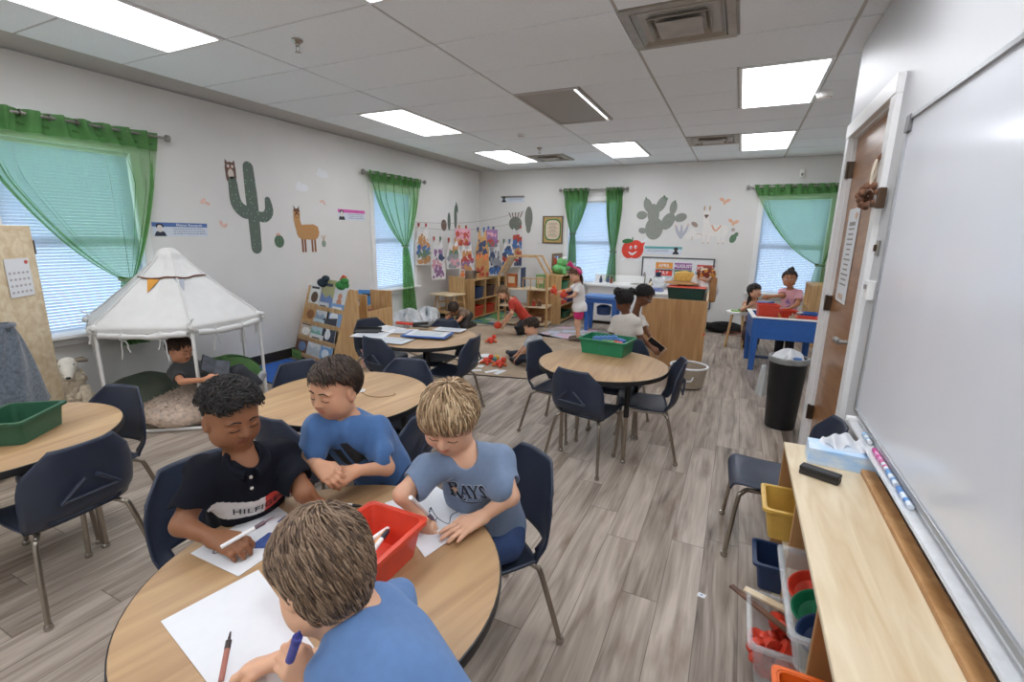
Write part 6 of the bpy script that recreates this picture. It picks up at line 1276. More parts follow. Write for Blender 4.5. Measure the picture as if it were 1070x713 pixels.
def raw(name, V, F, mats, parent, origin, idx=None, smooth=True, relax=1):
    if relax:
        n = len(V); E = np.concatenate([F[:, [i, (i+1) % 4]] for i in range(4)]); 
        for _ in range(relax):
            A = np.zeros((n, 3)); c = np.zeros(n); np.add.at(A, E[:, 0], V[E[:, 1]]); np.add.at(c, E[:, 0], 1); V = V*.5+.5*A/np.maximum(c, 1)[:, None]
    me = bpy.data.meshes.new(name); V2 = (V-np.asarray(origin)).astype(np.float32)
    me.vertices.add(len(V)); me.vertices.foreach_set('co', V2.ravel()); k = F.shape[1]; me.loops.add(F.size); me.loops.foreach_set('vertex_index', F.ravel().astype(np.int32))
    me.polygons.add(len(F)); me.polygons.foreach_set('loop_start', np.arange(len(F), dtype=np.int32)*k)
    for m in (mats if isinstance(mats, (list, tuple)) else [mats]): me.materials.append(m)
    if idx is not None: me.polygons.foreach_set('material_index', np.asarray(idx, np.int32))
    me.update(calc_edges=True); me.validate()
    if smooth: me.polygons.foreach_set('use_smooth', [True]*len(me.polygons))
    o = bpy.data.objects.new(name, me); C.objects.link(o); o.parent = parent
    return o, V
nrm = lambda v: np.asarray(v, float)/np.linalg.norm(v)
def cv(r, u, b): return nrm(CR*r+CU*u-CF*b)            # a direction given relative to the photographer: right, up, towards
def folds(seed, amp, fr):
    g = np.random.default_rng(seed); K = g.normal(0, 1, (5, 3))*fr; ph = g.uniform(0, 6, 5)
    def fn(P):
        w = np.sin(P@K[0]*.6+ph[0])*1.6; return amp*(np.sin(P@K[1]+ph[1]+w)+.7*np.sin(P@K[2]+ph[2]+1.5*w)+.5*np.sin(P@K[3]*1.7+ph[3]+w)-.6)*.5
    return fn
def hand(S, W, d, n, side, s, curl=(.35, .45, .3), spread=.10, thumb=.5, k=.004):
    d = nrm(d); n = np.asarray(n, float); n = nrm(n-d*(n@d)); t = np.cross(d, n)*side; base = (.021, .0075, -.006, -.018); ln = (.052, .058, .054, .043); back = (.0, .003, .001, -.005)
    Kn = []
    for i in range(4):
        q = W+(d*(.054+back[i])+t*base[i])*s; Kn.append(q); S.cone(W+t*base[i]*.45*s, q, .0125*s, .0088*s, .010*s)
    for i in range(4):
        a = 0; p = Kn[i]; dd = nrm(d+t*(base[i]*spread/.02)); cu = curl if not isinstance(curl[0], (tuple, list)) else curl[i]
        for j, f in enumerate((.45, .31, .24)):
            a += cu[j]; q = p+(dd*math.cos(a)+n*math.sin(a))*ln[i]*f*s; r0 = (.0072, .0066, .006, .0052); S.cone(p, q, r0[j]*s*(.9 if i == 3 else 1), r0[j+1]*s*(.9 if i == 3 else 1), k*s); p = q
    p = W+(d*.016+t*.014)*s; q = p+nrm(d*.62+t*.75*(1.2-thumb)+n*.35*thumb)*.030*s; e = q+nrm(d*.85+t*.25*(1-2*thumb)+n*.5*thumb)*.024*s; S.cone(p, q, .0105*s, .0082*s, .008*s); S.cone(q, e, .008*s, .0064*s, k*s)
    return t
class Head:
    def __init__(s, c, f, u, sc=1.): s.c = np.asarray(c, float); s.f = nrm(f); u = np.asarray(u, float); s.u = nrm(u-s.f*(u@s.f)); s.r = np.cross(s.f, s.u); s.A = np.array([s.r, s.f, s.u]); s.s = sc
    def P(s, x, y, z): return s.c+(s.r*x+s.f*y+s.u*z)*s.s
    def to(s, V): return (V-s.c)@s.A.T/s.s
def head_sdf(S, H, detail=True):
    e = lambda c, r, k, sub=False, A=None: S.ell(H.P(*c), np.array(r)*H.s, k*H.s, H.A if A is None else A@H.A, sub)
    e((0, -.010, .028), (.073, .088, .076), .02); e((0, .016, -.022), (.060, .064, .072), .03); e((0, .040, -.070), (.030, .028, .024), .03)
    for x in (-1, 1): e((x*.034, .046, -.032), (.027, .026, .030), .022); e((x*.045, .015, -.055), (.022, .034, .026), .025)
    if detail:
        for x in (-1, 1): e((x*.0285, .088, -.004), (.015, .014, .0095), .012, True); e((x*.0285, .0665, -.0045), (.0170, .0135, .0118), .003); e((x*.028, .066, .016), (.021, .013, .006), .010)
    S.cone(H.P(0, .074, .004), H.P(0, .090, -.024), .0065*H.s, .0105*H.s, .010*H.s)
    for x in (-1, 1): e((x*.0105, .083, -.028), (.0072, .0080, .0065), .005)
    if detail: e((0, .0765, -.0475), (.019, .0085, .0052), .004); e((0, .0755, -.0560), (.0165, .0085, .0058), .004); e((0, .083, -.0518), (.020, .006, .0014), .0025, True)
    for x in (-1, 1):
        e((x*.0725, -.006, -.012), (.0085, .019, .028), .008); 
        if detail: e((x*.081, -.002, -.011), (.005, .010, .016), .004, True)
def strands(name, H, parent, origin, mats, N, L, whorl=(0, -.35, .93), swirl=.5, lift=.006, w=.0023, seed=0, fringe=.0, part=None, mask=None, droop=.0, npt=8, curl=0., jitter=.35, scal=(.078, .093, .081), up=0., low=1.):
    g = np.random.default_rng(seed); cen = np.array([0, -.010, .028]); rad = np.array(scal); W = nrm(whorl)
    U = g.normal(0, 1, (N*4, 3)); U /= np.linalg.norm(U, axis=1)[:, None]; ok = (mask or scalp)(U); U = U[ok][:N]; n = len(U)
    T = U-W*(U@W)[:, None]; T -= U*(T*U).sum(1)[:, None]; T /= np.linalg.norm(T, axis=1)[:, None]+1e-6; Sx = np.cross(U, T); T = T+Sx*swirl
    if part is not None: T = T*.35+np.asarray(part(U))
    if fringe: T[:, 1] += fringe*np.clip(U[:, 1]+.2, 0, 1)
    T += g.normal(0, jitter, (n, 3)); Ls = L*g.uniform(.6, 1.15, n); lf = lift*g.uniform(.3, 1.6, n)
    P = np.zeros((n, npt, 3)); p = U.copy(); T0 = T.copy(); s1, s2 = g.uniform(0, 6, n), g.uniform(.5, 1.5, n)
    for i in range(npt):
        t = i/(npt-1); nn = p/np.linalg.norm(p, axis=1)[:, None]
        off = (lf*np.sin(PI*min(1, t*.85+.12))*1.3+.0015)[:, None]+up*t*(1-.4*t)
        q = nn*rad+nn*off; 
        if curl: a = s1+t*9*s2; X = nrm_rows(np.cross(nn, T0)); Y = np.cross(nn, X); q = q+curl*(np.cos(a)[:, None]*X+np.sin(a)[:, None]*Y)*min(1, t*3)
        if low != 1.: q = np.where((q[:, 2:3] < 0) & (np.arange(3)[None] == 2), q*low, q)
        P[:, i] = q+cen
        Tt = T-nn*(T*nn).sum(1)[:, None]; Tt /= np.linalg.norm(Tt, axis=1)[:, None]+1e-6; p = nn+Tt*(Ls/(npt-1)/.085)[:, None]; T = Tt+np.array([0, 0, -droop])
    Wd = w*np.array([.8, 1, 1, .95, .9, .75, .5, .15, .1, .1, .1, .1])[:npt]; Wd[-1] = w*.12
    D = np.gradient(P, axis=1); D /= np.linalg.norm(D, axis=2)[..., None]+1e-9; Nn = P-cen; Nn /= np.linalg.norm(Nn, axis=2)[..., None]; Xs = np.cross(D, Nn); Xs /= np.linalg.norm(Xs, axis=2)[..., None]+1e-9; Yn = np.cross(Xs, D)
    ring = np.stack([P+Xs*Wd[None, :, None]*1.5, P+Yn*Wd[None, :, None]*.8, P-Xs*Wd[None, :, None]*1.5, P-Yn*Wd[None, :, None]*.5], 2)   # n, npt, 4, 3
    V = ring.reshape(-1, 3)*H.s@H.A+H.c; b = (np.arange(n)*npt*4)[:, None, None]; i = (np.arange(npt-1)*4)[None, :, None]; j = np.arange(4)[None, None, :]
    F = np.stack([b+i+j, b+i+(j+1) % 4, b+i+4+(j+1) % 4, b+i+4+j], -1).reshape(-1, 4); idx = np.repeat(g.integers(0, len(mats), n), (npt-1)*4)
    return raw(name, V, F, mats, parent, origin, idx, relax=0)[0]
def nrm_rows(a): return a/(np.linalg.norm(a, axis=1)[:, None]+1e-9)
def scalp(U):
    x, y, z = U.T; return np.where(y > .05, z > .18+.44*np.clip(y, 0, 1)-.25*np.abs(x)*(y < .45), np.where(y < -.10, z > -.80, z > -.80+4.6*np.clip(y+.10, 0, 1)))
def hair_cap(name, H, parent, origin, m, k=1.03, mask=None, bump=.0, seed=0, scal=(.074, .089, .077), low=1.):
    g = np.random.default_rng(seed); cen = np.array([0, -.010, .028]); nu, nv = 96, 64; mb = MB(); V = []; ok = []
    A_, B_ = np.meshgrid(np.linspace(0, 2*PI, nu+1), np.linspace(0.02, PI-.02, nv+1)); U = np.stack([np.sin(B_)*np.cos(A_), np.sin(B_)*np.sin(A_), np.cos(B_)], -1); M_ = (mask or scalp)(U.reshape(-1, 3)).reshape(nv+1, nu+1)
    K = g.normal(0, 9, (6, 3)); ph = g.uniform(0, 6, 6); nz = sum(np.sin(U@K[i]+ph[i]) for i in range(6))/3
    edge = np.minimum.reduce([np.roll(M_, s, a) for a in (0, 1) for s in (-2, -1, 0, 1, 2)])
    Q = (U*np.array(scal)*np.where(edge, k, 1.005)[..., None]+U*(bump*nz*edge)[..., None])
    Q[..., 2] = np.where(Q[..., 2] < 0, Q[..., 2]*low, Q[..., 2]); Q = (Q+cen)*H.s@H.A+H.c
    mb.v.append(Q.reshape(-1, 3)); mb.n = Q.size//3
    for j in range(nv):
        for i in range(nu):
            if M_[j, i] and M_[j+1, i] and M_[j, i+1] and M_[j+1, i+1]: mb.f.append([j*(nu+1)+i, (j+1)*(nu+1)+i, (j+1)*(nu+1)+i+1, j*(nu+1)+i+1]); mb.m.append(0)
    return mb.build(name, m, parent, smooth=True, angle=180, origin=origin, solid=.002)
def on_face(bvh, H, x, z, off=.0012, y0=.16):
    o = H.P(x, y0, z); h = bvh.ray_cast(Vector(o), Vector(-H.f)); return (np.array(h[0])+H.f*off) if h[0] is not None else H.P(x, .07, z)
SK = {}
def skin(c): return mat('skin_'+c, c, .48, var=.05, scale=22, sss=.12, spec=.35)
def lips(c): return mat('lips_'+c, [x*y for x, y in zip(lin(c), (.80, .55, .52))], .4, var=.05)
def person(label, cat_base, J, H, sk, vox, hands=None, s=1., shirt=None, pants=None, shoes='2b2b30', hair=None, detail=True, sleeve=.62, tfold=.0025, collar=False, brow='2a1c14', group=None, pleg=1., iris=None, shirt_idx=None, hem=.0, neck_r=.034):
    pel, neck = np.asarray(J['pel'], float), np.asarray(J['neck'], float); base = np.array(cat_base, float); P = thing('person', label, 'person', base, 0, group)
    T = nrm(neck-pel); h = np.linalg.norm(neck-pel); rt = np.asarray(J['shR'])-np.asarray(J['shL']); rt = nrm(rt-T*(rt@T)); F = np.cross(T, rt); A = np.array([rt, F, T])
    def torso(S, t=0., kk=1.):
        S.ell(pel, np.array([.090, .074, .080])*s+t, .04*s, A); S.ell(pel+T*.32*h+F*.004*s, np.array([.086, .074, .115])*s+t, .045*s, A); S.ell(pel+T*.68*h, np.array([.098, .072, .115])*s+t, .045*s, A)
        for sd in 'LR': S.cone(pel+T*.90*h, J['sh'+sd], .036*s+t, .034*s+t, .035*s)
    S = SDF(); torso(S)
    for sd, sg in (('R', 1), ('L', -1)):
        sh, el, wr = (np.asarray(J[k+sd], float) for k in ('sh', 'el', 'wr')); S.cone(sh, el, .033*s, .026*s, .022*s); S.cone(el, wr, .026*s, .0175*s, .014*s)
        hp, kn, an = (np.asarray(J[k+sd], float) for k in ('hip', 'kn', 'an')); S.cone(hp, kn, .058*s, .042*s, .03*s); S.cone(kn, an, .042*s, .026*s, .02*s); to = np.asarray(J['to'+sd], float); S.cone(an+nrm(an-kn)*.012*s, to, .026*s, .020*s, .014*s)
        hd = (hands or {}).get(sd) or {}
        hand(S, wr, hd.get('d', wr-el), hd.get('n', -F), sg, s*hd.get('s', 1.), hd.get('curl', (.35, .4, .3)), hd.get('spread', .1), hd.get('thumb', .5))
    S.cone(pel+T*(h*.93), H.P(0, -.018, -.045), neck_r*1.12*s, neck_r*s, .03*s); head_sdf(S, H, detail)
    V, Fc = S.mesh(vox); cent = H.to(V[Fc].mean(1)); x, y, z = cent.T
    idx = ((((x/.0205)**2+((z+.0515)/.0098)**2) < 1) & (y > .06)).astype(int) if detail else np.zeros(len(Fc), int)
    body, V2 = raw('body', V, Fc, [skin(sk), lips(sk)], P, base, idx, relax=2); bvh = BVHTree.FromPolygons(V2.tolist(), Fc.tolist())
    # brows and eyes
    mb_ = mat('brow_'+brow, brow, .8)
    for sg in (-1, 1):
        pts = [on_face(bvh, H, sg*a, b, .0008*H.s) for a, b in ((.012, .0175), (.020, .0205), (.030, .0215), (.039, .0185), (.045, .0135))]; MB().tube(smooth_path(pts, 3), np.interp(np.linspace(0, 1, 13), [0, .5, 1], [.0022, .0024, .0008])*H.s, 6).build('eyebrow', mb_, P, smooth=True, origin=base)
        if iris is None:
            pts = [on_face(bvh, H, sg*(.0285+a), -.0075-.0042*(1-(a/.0145)**2), .0006*H.s) for a in np.linspace(-.0145, .0145, 7)]; MB().tube(smooth_path(pts, 3), .0013*H.s, 6).build('eyelashes', mat('lash', '1a1210', .7), P, smooth=True, origin=base)
        else:
            c = on_face(bvh, H, sg*.0285, -.004, -.0035*H.s); e = MB().ball((0, 0, 0), (.0112*H.s, .0062*H.s, .0072*H.s), 12, M=mtx(c, H.r, H.f, H.u)).build('eye', mat('eye_white', 'e9e6e2', .2), P, smooth=True, origin=base)
            MB().ball((0, .0042*H.s, -.0006), (.0052*H.s, .0024*H.s, .0056*H.s), 10, M=mtx(c, H.r, H.f, H.u)).build('iris', mat('iris_'+iris, iris, .15), e, smooth=True, origin=base)
            pts = [on_face(bvh, H, sg*(.0285+a), .0028+.0036*(1-(a/.0145)**2), .0004*H.s) for a in np.linspace(-.0145, .0145, 6)]; MB().tube(pts, .0013*H.s, 5).build('eyelashes', mat('lash', '1a1210', .7), P, smooth=True, origin=base)
    out = dict(P=P, bvh=bvh, A=A, T=T, F=F, rt=rt, h=h, base=base)
    if shirt is not None:
        t = .011*s; S = SDF(); torso(S, t); 
        for sd in 'RL':
            sh, el = np.asarray(J['sh'+sd], float), np.asarray(J['el'+sd], float); wr = np.asarray(J['wr'+sd], float)
            if sleeve <= 1: e = sh+(el-sh)*sleeve; S.cone(sh, e, .033*s+t, .036*s+t*1.05, .022*s); ax = nrm(el-sh); S.ell(e+ax*.026*s, np.array([.05*s, .05*s, .033*s]), .004*s, np.array(frame(ax)), True) if sleeve < .95 else None
            else: S.cone(sh, el, .033*s+t, .027*s+t, .02*s); S.cone(el, el+(wr-el)*.93, .027*s+t, .021*s+t*.7, .014*s)
            if 'hip'+sd in J and hem < 0: S.cone(pel, pel+(np.asarray(J['hip'+sd])-pel)*1.0+(-T)*0, .08*s+t, .07*s+t, .04*s)
        if hem < 0: S.ell(pel+T*hem*.5, np.array([.102, .086, .10])*s+t, .04*s, A)
        S.cone(pel+T*h*(1.0 if not collar else 1.03)+F*.004, H.P(0, -.018, -.045)+F*.008, neck_r*(1.22 if not collar else 1.08)*s, neck_r*1.5*s, .006*s, True)
        S.cut(pel+T*(hem-.02*s), -T); S.disp = folds(int(abs(base[0])*1000) % 997, tfold*s*1.6, 22/s)
        V, Fc = S.mesh(max(vox, .0032)); q = (V[Fc].mean(1)-pel)@A.T; idx = shirt_idx(q/s) if shirt_idx else None
        o, V3 = raw('shirt', V, Fc, shirt, P, base, idx, relax=1); out['sb'] = BVHTree.FromPolygons(V3.tolist(), Fc.tolist()); out['shirt'] = o
    if pants is not None:
        t = .010*s; S = SDF(); S.ell(pel-T*.0, np.array([.092, .078, .085])*s+t*.6, .03*s, A)
        for sd in 'RL':
            hp, kn, an = (np.asarray(J[k+sd], float) for k in ('hip', 'kn', 'an')); S.cone(hp, hp+(kn-hp)*min(1, pleg*2), .060*s+t, (.046 if pleg > .5 else .062)*s+t, .03*s)
            if pleg > .5: e = kn+(an-kn)*min(1, pleg*2-1); S.cone(kn, e, .044*s+t, .036*s+t, .02*s)
            else: S.cut(hp+(kn-hp)*pleg*2, kn-hp) if 0 else None
        if T[2] > .75: S.cut(pel+T*.085*s, T)
        S.disp = folds(5, .003*s, 20/s); V, Fc = S.mesh(max(vox, .005)); raw('trousers' if pleg > .5 else 'shorts', V, Fc, pants, P, base, relax=1)
    if shoes:
        for sd in 'RL':
            kn, an, to = (np.asarray(J[k+sd], float) for k in ('kn', 'an', 'to')); S = SDF(); d = nrm(to-an); S.cone(an+nrm(an-kn)*.012*s, to+d*.008, .034*s, .030*s, .02*s); S.ell(an+nrm(an-kn)*.016*s-d*.012*s, np.array([.034]*3)*s, .02*s); V, Fc = S.mesh(max(vox, .005)); raw('shoe', V, Fc, mat('shoe_'+shoes, shoes, .5), P, base, relax=1)
    if hair: hair(H, P, base)
    return out
def wrap(name, polys, m, o, ax, ay, F, bvh, parent, base, off=.0018, cuts=2, maxe=.012):
    """flat outlines laid onto the cloth: each point is dropped on the shirt along -F"""
    bm = bmesh.new()
    for p in polys:
        vs = [bm.verts.new((x, y, 0)) for x, y in p]
        try: bm.faces.new(vs)
        except ValueError: pass
    bmesh.ops.triangulate(bm, faces=bm.faces[:])
    for _ in range(cuts):
        ed = [e for e in bm.edges if e.calc_length() > maxe]
        if ed: bmesh.ops.subdivide_edges(bm, edges=ed, cuts=1); bmesh.ops.triangulate(bm, faces=bm.faces[:])
    mb = MB(); V = []
    for v in bm.verts:
        p = o+ax*v.co.x+ay*v.co.y+F*.25; h = bvh.ray_cast(Vector(p), Vector(-F)); V.append(np.array(h[0])+np.array(h[1])*off*(1 if Vector(h[1]).dot(Vector(F)) > 0 else -1) if h[0] is not None else o+ax*v.co.x+ay*v.co.y)
    bm.verts.index_update(); mb.add(V, [tuple(v.index for v in f.verts) for f in bm.faces]); bm.free()
    return mb.build(name, m, parent, smooth=True, angle=180, origin=base)
def wrap_text(name, s_, size, m, o, ax, ay, F, bvh, parent, base, off=.003, **k):
    V, Fs = text_geo(s_, size, **k); return wrap(name, [[V[i][:2] for i in f] for f in Fs], m, o, ax, ay, F, bvh, parent, base, off, 1)
# ================================================================ the four boys at the near table
ZH = TZ+.018
def legs(pel, rt, F, s, stand=True, foot=None, spread=.055, sit=None, knee_f=.02):
    J = {}
    for sd, g in (('R', 1), ('L', -1)):
        hp = pel+rt*g*spread*s+np.array([0, 0, -.03*s])
        if stand: an = np.array([*(hp+rt*g*.01*s)[:2], .055*s]); kn = (hp+an)/2+F*knee_f*s
        else: kn = hp+F*.26*s+np.array([0, 0, .01]); an = np.array([*(kn+F*.02)[:2], max(.06, kn[2]-.27*s)])
        J['hip'+sd], J['kn'+sd], J['an'+sd], J['to'+sd] = hp, kn, an, np.array([*(an+F*.10*s)[:2], .026*s])
    return J
def pants_mat(c): return mat('denim_'+c, c, .85, var=.12, scale=40)
def cloth(n, c, **k): return mat('cloth_'+n, c, .85, var=.05, scale=60, sheen=.15, **k)
# --- boy in the navy polo shirt
H1 = Head(atd(242, 434, 1.36), cv(.76, -.34, .46), cv(.06, .95, .25), .92)
J = dict(neck=atd(257, 478, 1.39), pel=np.array([-1.43, .90, .455]), shR=atd(214, 497, 1.375), shL=atd(294, 478, 1.51), elR=atd(190, 549, 1.30), wrR=atz(224, 563, .668), elL=atd(318, 515, 1.45), wrL=atz(332, 527, .66))
fk = nrm(np.array([.85, -.15, 0])); rk = np.array([fk[1], -fk[0], 0]); J.update(legs(J['pel'], rk, fk, 1.0, False))
def polo_idx(q): x, y, z = q.T; return np.where((z > .243) & (z < .307) & (y > -.02), np.where(x < -.034, 2, 1), 0)
HB = [mat('hair_black_%d' % i, c, .75, var=.2, scale=90) for i, c in enumerate(('17130f', '221b16', '0e0c0b'))]
def fade_mask(U): x, y, z = U.T; return np.where(y > 0, z > .28+.30*np.clip(y, 0, 1)-.3*np.abs(x)*(y < .45), z > -.45+.95*np.clip(y+.3, 0, 1))
def top_mask(U): x, y, z = U.T; return (z > .42-.18*np.clip(-y, 0, 1)) & (y < .78)
def hair1(H, P, b):
    hair_cap('hair_base', H, P, b, HB[0], 1.03, fade_mask); hair_cap('hair_top', H, P, b, HB[2], 1.10, top_mask, .003)
    strands('curls', H, P, b, HB, 1100, .026, seed=3, mask=top_mask, lift=.005, w=.0031, curl=.0075, npt=10, jitter=1.3, up=.017)
M_polo = mat('cloth_navy_polo', '12151e', .9, var=.05, scale=60, spec=.2); M_wband = cloth('white_band', 'd9d6d2'); M_rband = cloth('red_band', 'd0392c')
k1 = person('boy in a navy polo shirt with a white and red chest band, drawing', (-1.43, .90, 0), J, H1, '8c5f43', .0031, hands=dict(R=dict(d=cv(.80, -.05, .30), n=cv(.1, -.75, -.5), curl=(.55, .85, .5), thumb=.9, s=1.1), L=dict(d=cv(.8, -.25, .3), n=(0, 0, -1), curl=(.2, .3, .2), s=1.1)), s=1.08, collar=True, shirt=[M_polo, M_wband, M_rband], pants=pants_mat('23283a'), hair=hair1, shirt_idx=polo_idx, brow='120d0a', tfold=.006)
ax1 = -k1['rt']; pelv = J['pel']; o1 = pelv+k1['T']*.275*1.08
wrap_text('chest_lettering', 'HILFIGER', .033, mat('letter_dark', '23252e', .7), o1+k1['T']*-.011-ax1*.050, ax1, k1['T'], k1['F'], k1['sb'], k1['P'], k1['base'], bold=.0004, spacing=1.12)
nk = J['neck']
cr = MB(); rg_ = [nk+k1['T']*(.010-.012*math.cos(a)*(1 if abs(a) < 1.6 else .3))+(k1['F']*math.cos(a)+ax1*math.sin(a))*.047+k1['F']*.006 for a in np.linspace(-PI+.0, PI-.0, 30) if abs(a) > .30]
rg_ = [nk+k1['T']*(.012-.016*max(0, math.cos(a)))+(k1['F']*math.cos(a)+ax1*math.sin(a))*(.050+.004*math.cos(a))+k1['F']*.006 for a in np.linspace(.30, 2*PI-.30, 30)]
cr.tube(rg_, .0105, 8); cr.tube([p+k1['T']*-.010+(p-nk)*.10 for p in rg_], .0085, 8); cr.build('collar_band', M_polo, k1['P'], smooth=True, origin=k1['base'])
for sg in (-1, 1):   # collar leaves
    pts = [(sg*.005, .0), (sg*.052, .035), (sg*.072, .012), (sg*.045, -.028)]; wrap('collar', [pts], M_polo, nk-k1['T']*.034, ax1, k1['T'], k1['F'], k1['sb'], k1['P'], k1['base'], .006)
wrap('placket', [[(-.012, 0), (.012, 0), (.012, -.075), (-.012, -.075)]], M_polo, nk-k1['T']*.005, ax1, k1['T'], k1['F'], k1['sb'], k1['P'], k1['base'], .0035)
for zz in (-.018, -.052):
    p = nk+k1['T']*zz+k1['F']*.25; hh = k1['sb'].ray_cast(Vector(p), Vector(-k1['F']))
    if hh[0] is not None: MB().ball(np.array(hh[0])+k1['F']*.005, .0052, 10).build('button', mat('pearl', 'cfc9c0', .3), k1['P'], smooth=True, origin=k1['base'])
# --- boy with clasped hands
H2 = Head(atd(350, 406, 1.62), cv(-.42, -.34, .80), cv(.02, .95, .3), .96)
J = dict(neck=atd(364, 442, 1.655), pel=np.array([-1.17, 1.33, .57]), shR=atd(331, 450, 1.615), shL=atd(391, 452, 1.70), elR=atd(322, 484, 1.59), wrR=atd(331, 486, 1.52), elL=atd(404, 489, 1.65), wrL=atd(372, 492, 1.55))
fk = nrm(np.array([.25, -.9, 0])); rk = np.array([fk[1], -fk[0], 0]); J.update(legs(J['pel'], rk, fk, 1.0))
HN = [mat('hair_brown_%d' % i, c, .5, var=.2, scale=90) for i, c in enumerate(('3b2a1e', '4a3728', '2a1d15'))]
def hair2(H, P, b):
    hair_cap('hair_base', H, P, b, HN[2], 1.03)
    strands('hair_strands', H, P, b, HN, 1900, .045, seed=5, whorl=(.35, -.5, .8), swirl=.7, lift=.005, w=.0019, fringe=.3, jitter=.2)
M_bt = cloth('blue_tee', '456c9f')
k2 = person('boy in a plain blue t-shirt standing with hands clasped behind the table', (-1.17, 1.33, 0), J, H2, 'd3a080', .0031, hands=dict(R=dict(d=cv(.75, -.45, .3), n=cv(.2, -.6, -.7), curl=(.4, .6, .4), s=1.05), L=dict(d=cv(-.85, -.42, .25), n=cv(-.3, -.5, -.6), curl=(.5, .7, .4), s=1.05)), s=1.0, shirt=M_bt, pants=pants_mat('2b3d5e'), hair=hair2, brow='2a1c14', tfold=.008)
o2 = J['pel']+k2['T']*.262+k2['rt']*.018
wrap('shirt_print', [[(-.052, -.05), (-.02, -.05), (-.028, .02), (-.060, .015)], [(-.008, -.055), (.035, -.055), (.008, .045), (-.022, .040)]], mat('print_dark', '1c2026', .7, var=.6, scale=50, contrast='34383c'), o2, -k2['rt'], k2['T'], k2['F'], k2['sb'], k2['P'], k2['base'], .0022)
# --- blond boy in the team shirt
H3 = Head(atd(469, 438, 1.44), cv(-.12, -.62, .74), cv(.03, .78, .6), 1.0)
J = dict(neck=atd(489, 474, 1.48), pel=np.array([-.69, 1.36, .455]), shR=atd(447, 490, 1.46), shL=atd(522, 483, 1.49), elR=atd(421, 517, 1.40), wrR=atz(436, 538, .66), elL=atd(533, 519, 1.43), wrL=atz(503, 541, .655))
fk = nrm(np.array([-.5, -.7, 0])); rk = np.array([fk[1], -fk[0], 0]); J.update(legs(J['pel'], rk, fk, 1.0, False))
HL = [mat('hair_blond_%d' % i, c, .5, var=.15, scale=90) for i, c in enumerate(('a08463', 'b89b77', '8a6e50', 'c9b08d'))]
def hair3(H, P, b):
    hair_cap('hair_base', H, P, b, HL[2], 1.06)
    strands('hair_strands', H, P, b, HL, 2100, .072, seed=8, whorl=(.1, -.40, .9), swirl=.3, lift=.008, w=.0019, fringe=.35, jitter=.2, droop=.10)
M_ray = cloth('grey_blue_tee', '71849f')
k3 = person('blond boy in a grey blue team t-shirt drawing on a sheet', (-.69, 1.36, 0), J, H3, 'dcae90', .0031, hands=dict(R=dict(d=cv(.45, -.75, .3), n=cv(.55, -.5, -.5), curl=(.55, .8, .5), thumb=.9, s=1.08), L=dict(d=nrm(atz(466, 561, .63)-atz(503, 541, .64)), n=(0, 0, -1), curl=(.08, .12, .1), spread=.22, thumb=.3, s=1.12)), s=1.05, hem=.0, shirt=M_ray, pants=pants_mat('2f436b'), hair=hair3, brow='7a5f45', tfold=.008)
def rays():
    # four serif capitals, R larger than the rest
    def bar(x0, y0, x1, y1, w0, w1=None): d = nrm((x1-x0, y1-y0)); n = np.array([-d[1], d[0]]); w1 = w0 if w1 is None else w1; a, b = np.array((x0, y0)), np.array((x1, y1)); return [tuple(a+n*w0), tuple(a-n*w0), tuple(b-n*w1), tuple(b+n*w1)]
    st = lambda P_, w_: stroke(P_, w_, 4)
    Rg = [bar(.0, -.1, .0, 1., .09), bar(-.2, 1., .12, 1., .05), bar(-.2, -.1, .2, -.1, .05), st([(0, .97), (.32, .95), (.42, .74), (.30, .56), (.05, .52)], [.06, .09, .09, .06]), bar(.14, .54, .55, -.16, .07, .10), st([(.5, -.12), (.66, -.2), (.8, -.14)], [.06, .03])]
    Ag = [bar(.0, .0, .26, .74, .045), bar(.26, .74, .52, .0, .085), bar(.10, .24, .42, .24, .035), bar(-.1, 0, .12, 0, .04), bar(.38, 0, .66, 0, .04)]
    Yg = [bar(.02, .72, .26, .34, .08), bar(.5, .72, .26, .34, .045), bar(.26, .36, .26, 0, .08), bar(-.1, .72, .14, .72, .04), bar(.4, .72, .62, .72, .04), bar(.12, 0, .40, 0, .04)]
    Sg = [st([(.40, .62), (.26, .72), (.08, .62), (.12, .46), (.34, .32), (.38, .12), (.2, .0), (.0, .12)], [.04, .07, .09, .08, .05])]
    out = []
    for G, x in ((Rg, 0), (Ag, .62), (Yg, 1.22), (Sg, 1.86)): out += [[(px+x, py) for px, py in p] for p in G]
    return out+[st([(.4, -.28), (1.0, -.34), (1.7, -.26)], [.02, .05, .02])]
sc_ = .047; G = [[(x*sc_, y*sc_) for x, y in p] for p in rays()]; ax3 = nrm(-k3['rt']); o3 = J['pel']+k3['T']*.312-ax3*.076
def swell(p, e): c = np.mean(p, 0); return [tuple(np.array(q)+nrm(np.array(q)-c)*e) for q in p]
wrap('lettering_outline', [swell(p, .0028) for p in G], mat('letter_pale', 'a9b4c4', .7), o3, ax3, k3['T'], k3['F'], k3['sb'], k3['P'], k3['base'], .0015)
wrap('chest_lettering', G, mat('letter_black', '1d2433', .7), o3, ax3, k3['T'], k3['F'], k3['sb'], k3['P'], k3['base'], .0030)
wrap('star_glint', [[(.0, .012), (.004, .004), (.012, 0), (.004, -.004), (0, -.014), (-.004, -.004), (-.012, 0), (-.004, .004)]], mat('glint', 'c9a98a', .6), o3+ax3*.012+k3['T']*.018, ax3, k3['T'], k3['F'], k3['sb'], k3['P'], k3['base'], .0042)
wrap('chest_mark', [stroke([(-.016, .002), (-.006, -.003), (.018, .008)], [.0010, .003, .0006])], mat('letter_pale', 'a9b4c4'), o3+ax3*.0+k3['T']*.062, ax3, k3['T'], k3['F'], k3['sb'], k3['P'], k3['base'], .002)
